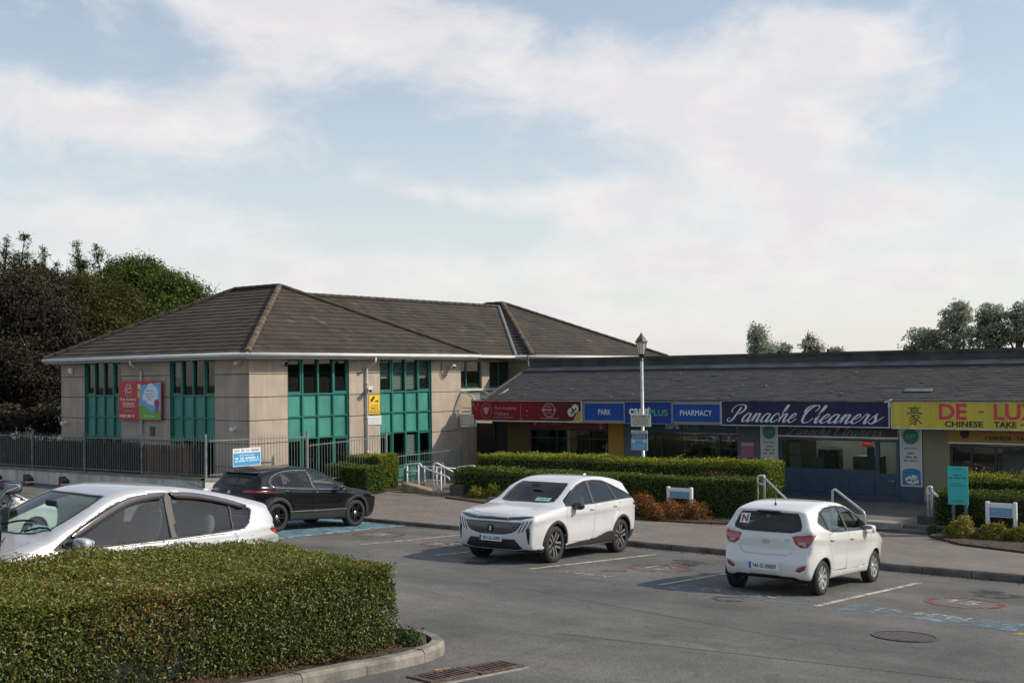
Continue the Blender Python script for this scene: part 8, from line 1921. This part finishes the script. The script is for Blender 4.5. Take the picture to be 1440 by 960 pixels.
# trees
def tree(name, label, base, trunk_h, r0, blobs, nl, size, m, seed, group=None, cl=.5, bark=M_BARK, asp=.55, up=.5, limbs=True, droop=0.0, thin=0.0):
    """trunk and limbs; the crown is many small leaf clusters inside uneven lobes"""
    rg = np.random.default_rng(seed); base = Vector(base); th = thing(name, label, 'tree', base, group)
    B = np.array([b[:3] for b in blobs], float); Rr = np.array([b[3:6] for b in blobs], float)
    t = MB(); top = base+Vector((0, 0, trunk_h)); mid = base.lerp(top, .5)+Vector((rg.normal(0, .12), rg.normal(0, .12), 0)); t.tube(smooth_path([base-Vector((0, 0, .6)), base, mid, top], 4), [r0*1.5]+[r0*(1-.045*i) for i in range(12)], 9)
    part('trunk', t, bark, th, True)
    if limbs:
        t = MB()
        for b, rr in zip(B, Rr):
            for k in range(4):
                st = base.lerp(top, rg.uniform(.55, 1.0)); en = Vector(b+rg.normal(0, .42, 3)*rr); md = st.lerp(en, .5)+Vector(rg.normal(0, .25, 3)); t.tube(smooth_path([st, md, en], 4), [r0*.42*(1-i/9.5) for i in range(9)], 5)
                for q in range(3): e2 = en+Vector(rg.normal(0, .45, 3)*rr); t.tube([md.lerp(en, rg.uniform(.2, .8)), e2], [r0*.12, r0*.03], 4)
        part('limbs', t, bark, th, True)
    vol = Rr.prod(1)**.67; nb = rg.choice(len(B), max(8, int(nl/46)), p=vol/vol.sum())
    d = rg.normal(0, 1, (len(nb), 3)); d /= np.linalg.norm(d, axis=1)[:, None]; k = rg.uniform(.35, 1, len(nb))**.5*(1+.18*fnoise(d*3+B[nb]*.7, 1.6, seed))
    Cc = B[nb]+d*Rr[nb]*k[:, None]; ts = rg.uniform(-.28, .28, len(nb))+.15*d[:, 2]  # clump tints paint in lit clumps and dark recesses, lighter upwards
    i = np.repeat(np.arange(len(nb)), 46); o = rg.normal(0, 1, (len(i), 3)); o /= np.linalg.norm(o, axis=1)[:, None]; o *= (rg.uniform(0, 1, len(i))**.45)[:, None]
    sc = cl*rg.uniform(.6, 1.35, len(nb)); P = Cc[i]+o*sc[i][:, None]*np.array([1, 1, .62]); P[:, 2] -= droop*rg.uniform(0, 1, len(i))*np.hypot(o[:, 0], o[:, 1])
    if thin: kp = rg.uniform(0, 1, len(P)) > thin; P = P[kp]; i = i[kp]; o = o[kp]
    tt = rg.uniform(0, 1, len(P))*.5+.25+ts[i]+.12*o[:, 2]
    leaf_part('crown', P, o*.6+d[i]*.5+np.array([0, 0, up]), size, m, th, tint=tt, rng=rg, asp=asp, spread=.7)
    return th
def pb(px, py, dist, rx, rz, ry=None):
    p = at_d(px, py, dist); s = dist/1680; return (p.x, p.y, p.z, rx*s, (ry or rx)*s, rz*s)
def gb(px, dist, z=-.6): p = at_d(px, 540, dist); return (p.x, p.y, z)
G4 = 'trees left of the office'
tree('copper_beech', 'dark purple leaved tree at the left edge beside the office', gb(12, 50), 5.5, .32, [pb(*b) for b in ((20, 430, 51, 62, 46), (-30, 470, 50, 60, 60), (60, 470, 50, 50, 50), (18, 520, 49, 66, 48), (80, 510, 52, 34, 40), (-20, 560, 50, 50, 34), (52, 410, 53, 36, 30))], 125000, .135, L_BEECH, 51, G4, .62)
tree('conifer', 'olive brown conifer with feathery top behind the purple tree', gb(125, 57), 7.0, .3, [pb(*b) for b in ((120, 430, 58, 30, 44), (150, 470, 57, 42, 40), (105, 480, 57, 46, 46), (140, 520, 56, 52, 30), (175, 440, 58, 26, 34), (90, 540, 56, 40, 36), (75, 420, 58, 30, 30))], 95000, .15, L_CON, 52, G4, .6, asp=.28)
tree('round_tree', 'bright green round topped tree rising over the office roof', gb(225, 68), 6.5, .35, [pb(*b) for b in ((190, 400, 69, 44, 38), (232, 420, 68, 44, 38), (268, 428, 68, 30, 30), (210, 450, 67, 60, 40), (160, 430, 68, 34, 40), (255, 460, 67, 50, 30), (180, 475, 66, 46, 34))], 110000, .15, L_GREEN, 53, G4, .7)
def wispy(label, tips, dist, m, seed):
    rg = np.random.default_rng(seed); x = sum(t_[0] for t_ in tips)/len(tips); th = thing('feathery_conifer', label, 'tree', gb(x, dist), G4); P = []; t = MB(); b0 = Vector(gb(x, dist)); t.tube([b0, Vector((b0.x, b0.y, at_d(x, 450, dist).z))], [.28, .12], 7)
    for (px, py, lean) in tips:
        top = at_d(px, py, dist); low = at_d(px-lean, py+88, dist); t.tube(smooth_path([low, low.lerp(top, .5)+Vector((0, 0, .1)), top], 4), [.07*(1-i/9.5) for i in range(9)], 4)
        for k in range(26):
            u = rg.uniform(.0, 1)**.8; p = low.lerp(top, u); L = (1.15-u)*1.35; d = Vector((rg.normal(0, 1), rg.normal(0, 1), rg.uniform(.1, .9))).normalized()*L*rg.uniform(.5, 1); t.tube([p, p+d], [.02, .006], 3)
            for q in range(int(60*L)+8): P.append((p+d*rg.uniform(.15, 1.05)+Vector(rg.normal(0, .09, 3)))[:])
    part('trunk', t, M_TWIG, th); P = np.array(P); leaf_part('crown', P, rg.normal(0, 1, P.shape), .15, m, th, asp=.20, rng=rg)
wispy('feathery grey green conifer tips above the purple tree at the far left', [(10, 338, 6), (35, 330, 10), (-12, 345, 4), (62, 348, -6), (22, 362, 5), (50, 368, -8), (80, 372, -4)], 60, L_CON, 61)
wispy('feathery conifer tips leaning right between purple and green trees', [(108, 342, -10), (133, 345, -18), (150, 357, -22), (118, 362, 6), (98, 380, 8)], 61, L_GREEN, 62)
tree('undergrowth', 'dark bushes behind the railings left of the office', gb(45, 46), 1.2, .12, [pb(*b) for b in ((0, 590, 46, 40, 22), (50, 596, 46, 20, 14), (76, 588, 47, 22, 26), (30, 575, 49, 26, 18))], 4200, .18, L_BEECH, 54, None, .5)
G5 = 'trees behind the shops'
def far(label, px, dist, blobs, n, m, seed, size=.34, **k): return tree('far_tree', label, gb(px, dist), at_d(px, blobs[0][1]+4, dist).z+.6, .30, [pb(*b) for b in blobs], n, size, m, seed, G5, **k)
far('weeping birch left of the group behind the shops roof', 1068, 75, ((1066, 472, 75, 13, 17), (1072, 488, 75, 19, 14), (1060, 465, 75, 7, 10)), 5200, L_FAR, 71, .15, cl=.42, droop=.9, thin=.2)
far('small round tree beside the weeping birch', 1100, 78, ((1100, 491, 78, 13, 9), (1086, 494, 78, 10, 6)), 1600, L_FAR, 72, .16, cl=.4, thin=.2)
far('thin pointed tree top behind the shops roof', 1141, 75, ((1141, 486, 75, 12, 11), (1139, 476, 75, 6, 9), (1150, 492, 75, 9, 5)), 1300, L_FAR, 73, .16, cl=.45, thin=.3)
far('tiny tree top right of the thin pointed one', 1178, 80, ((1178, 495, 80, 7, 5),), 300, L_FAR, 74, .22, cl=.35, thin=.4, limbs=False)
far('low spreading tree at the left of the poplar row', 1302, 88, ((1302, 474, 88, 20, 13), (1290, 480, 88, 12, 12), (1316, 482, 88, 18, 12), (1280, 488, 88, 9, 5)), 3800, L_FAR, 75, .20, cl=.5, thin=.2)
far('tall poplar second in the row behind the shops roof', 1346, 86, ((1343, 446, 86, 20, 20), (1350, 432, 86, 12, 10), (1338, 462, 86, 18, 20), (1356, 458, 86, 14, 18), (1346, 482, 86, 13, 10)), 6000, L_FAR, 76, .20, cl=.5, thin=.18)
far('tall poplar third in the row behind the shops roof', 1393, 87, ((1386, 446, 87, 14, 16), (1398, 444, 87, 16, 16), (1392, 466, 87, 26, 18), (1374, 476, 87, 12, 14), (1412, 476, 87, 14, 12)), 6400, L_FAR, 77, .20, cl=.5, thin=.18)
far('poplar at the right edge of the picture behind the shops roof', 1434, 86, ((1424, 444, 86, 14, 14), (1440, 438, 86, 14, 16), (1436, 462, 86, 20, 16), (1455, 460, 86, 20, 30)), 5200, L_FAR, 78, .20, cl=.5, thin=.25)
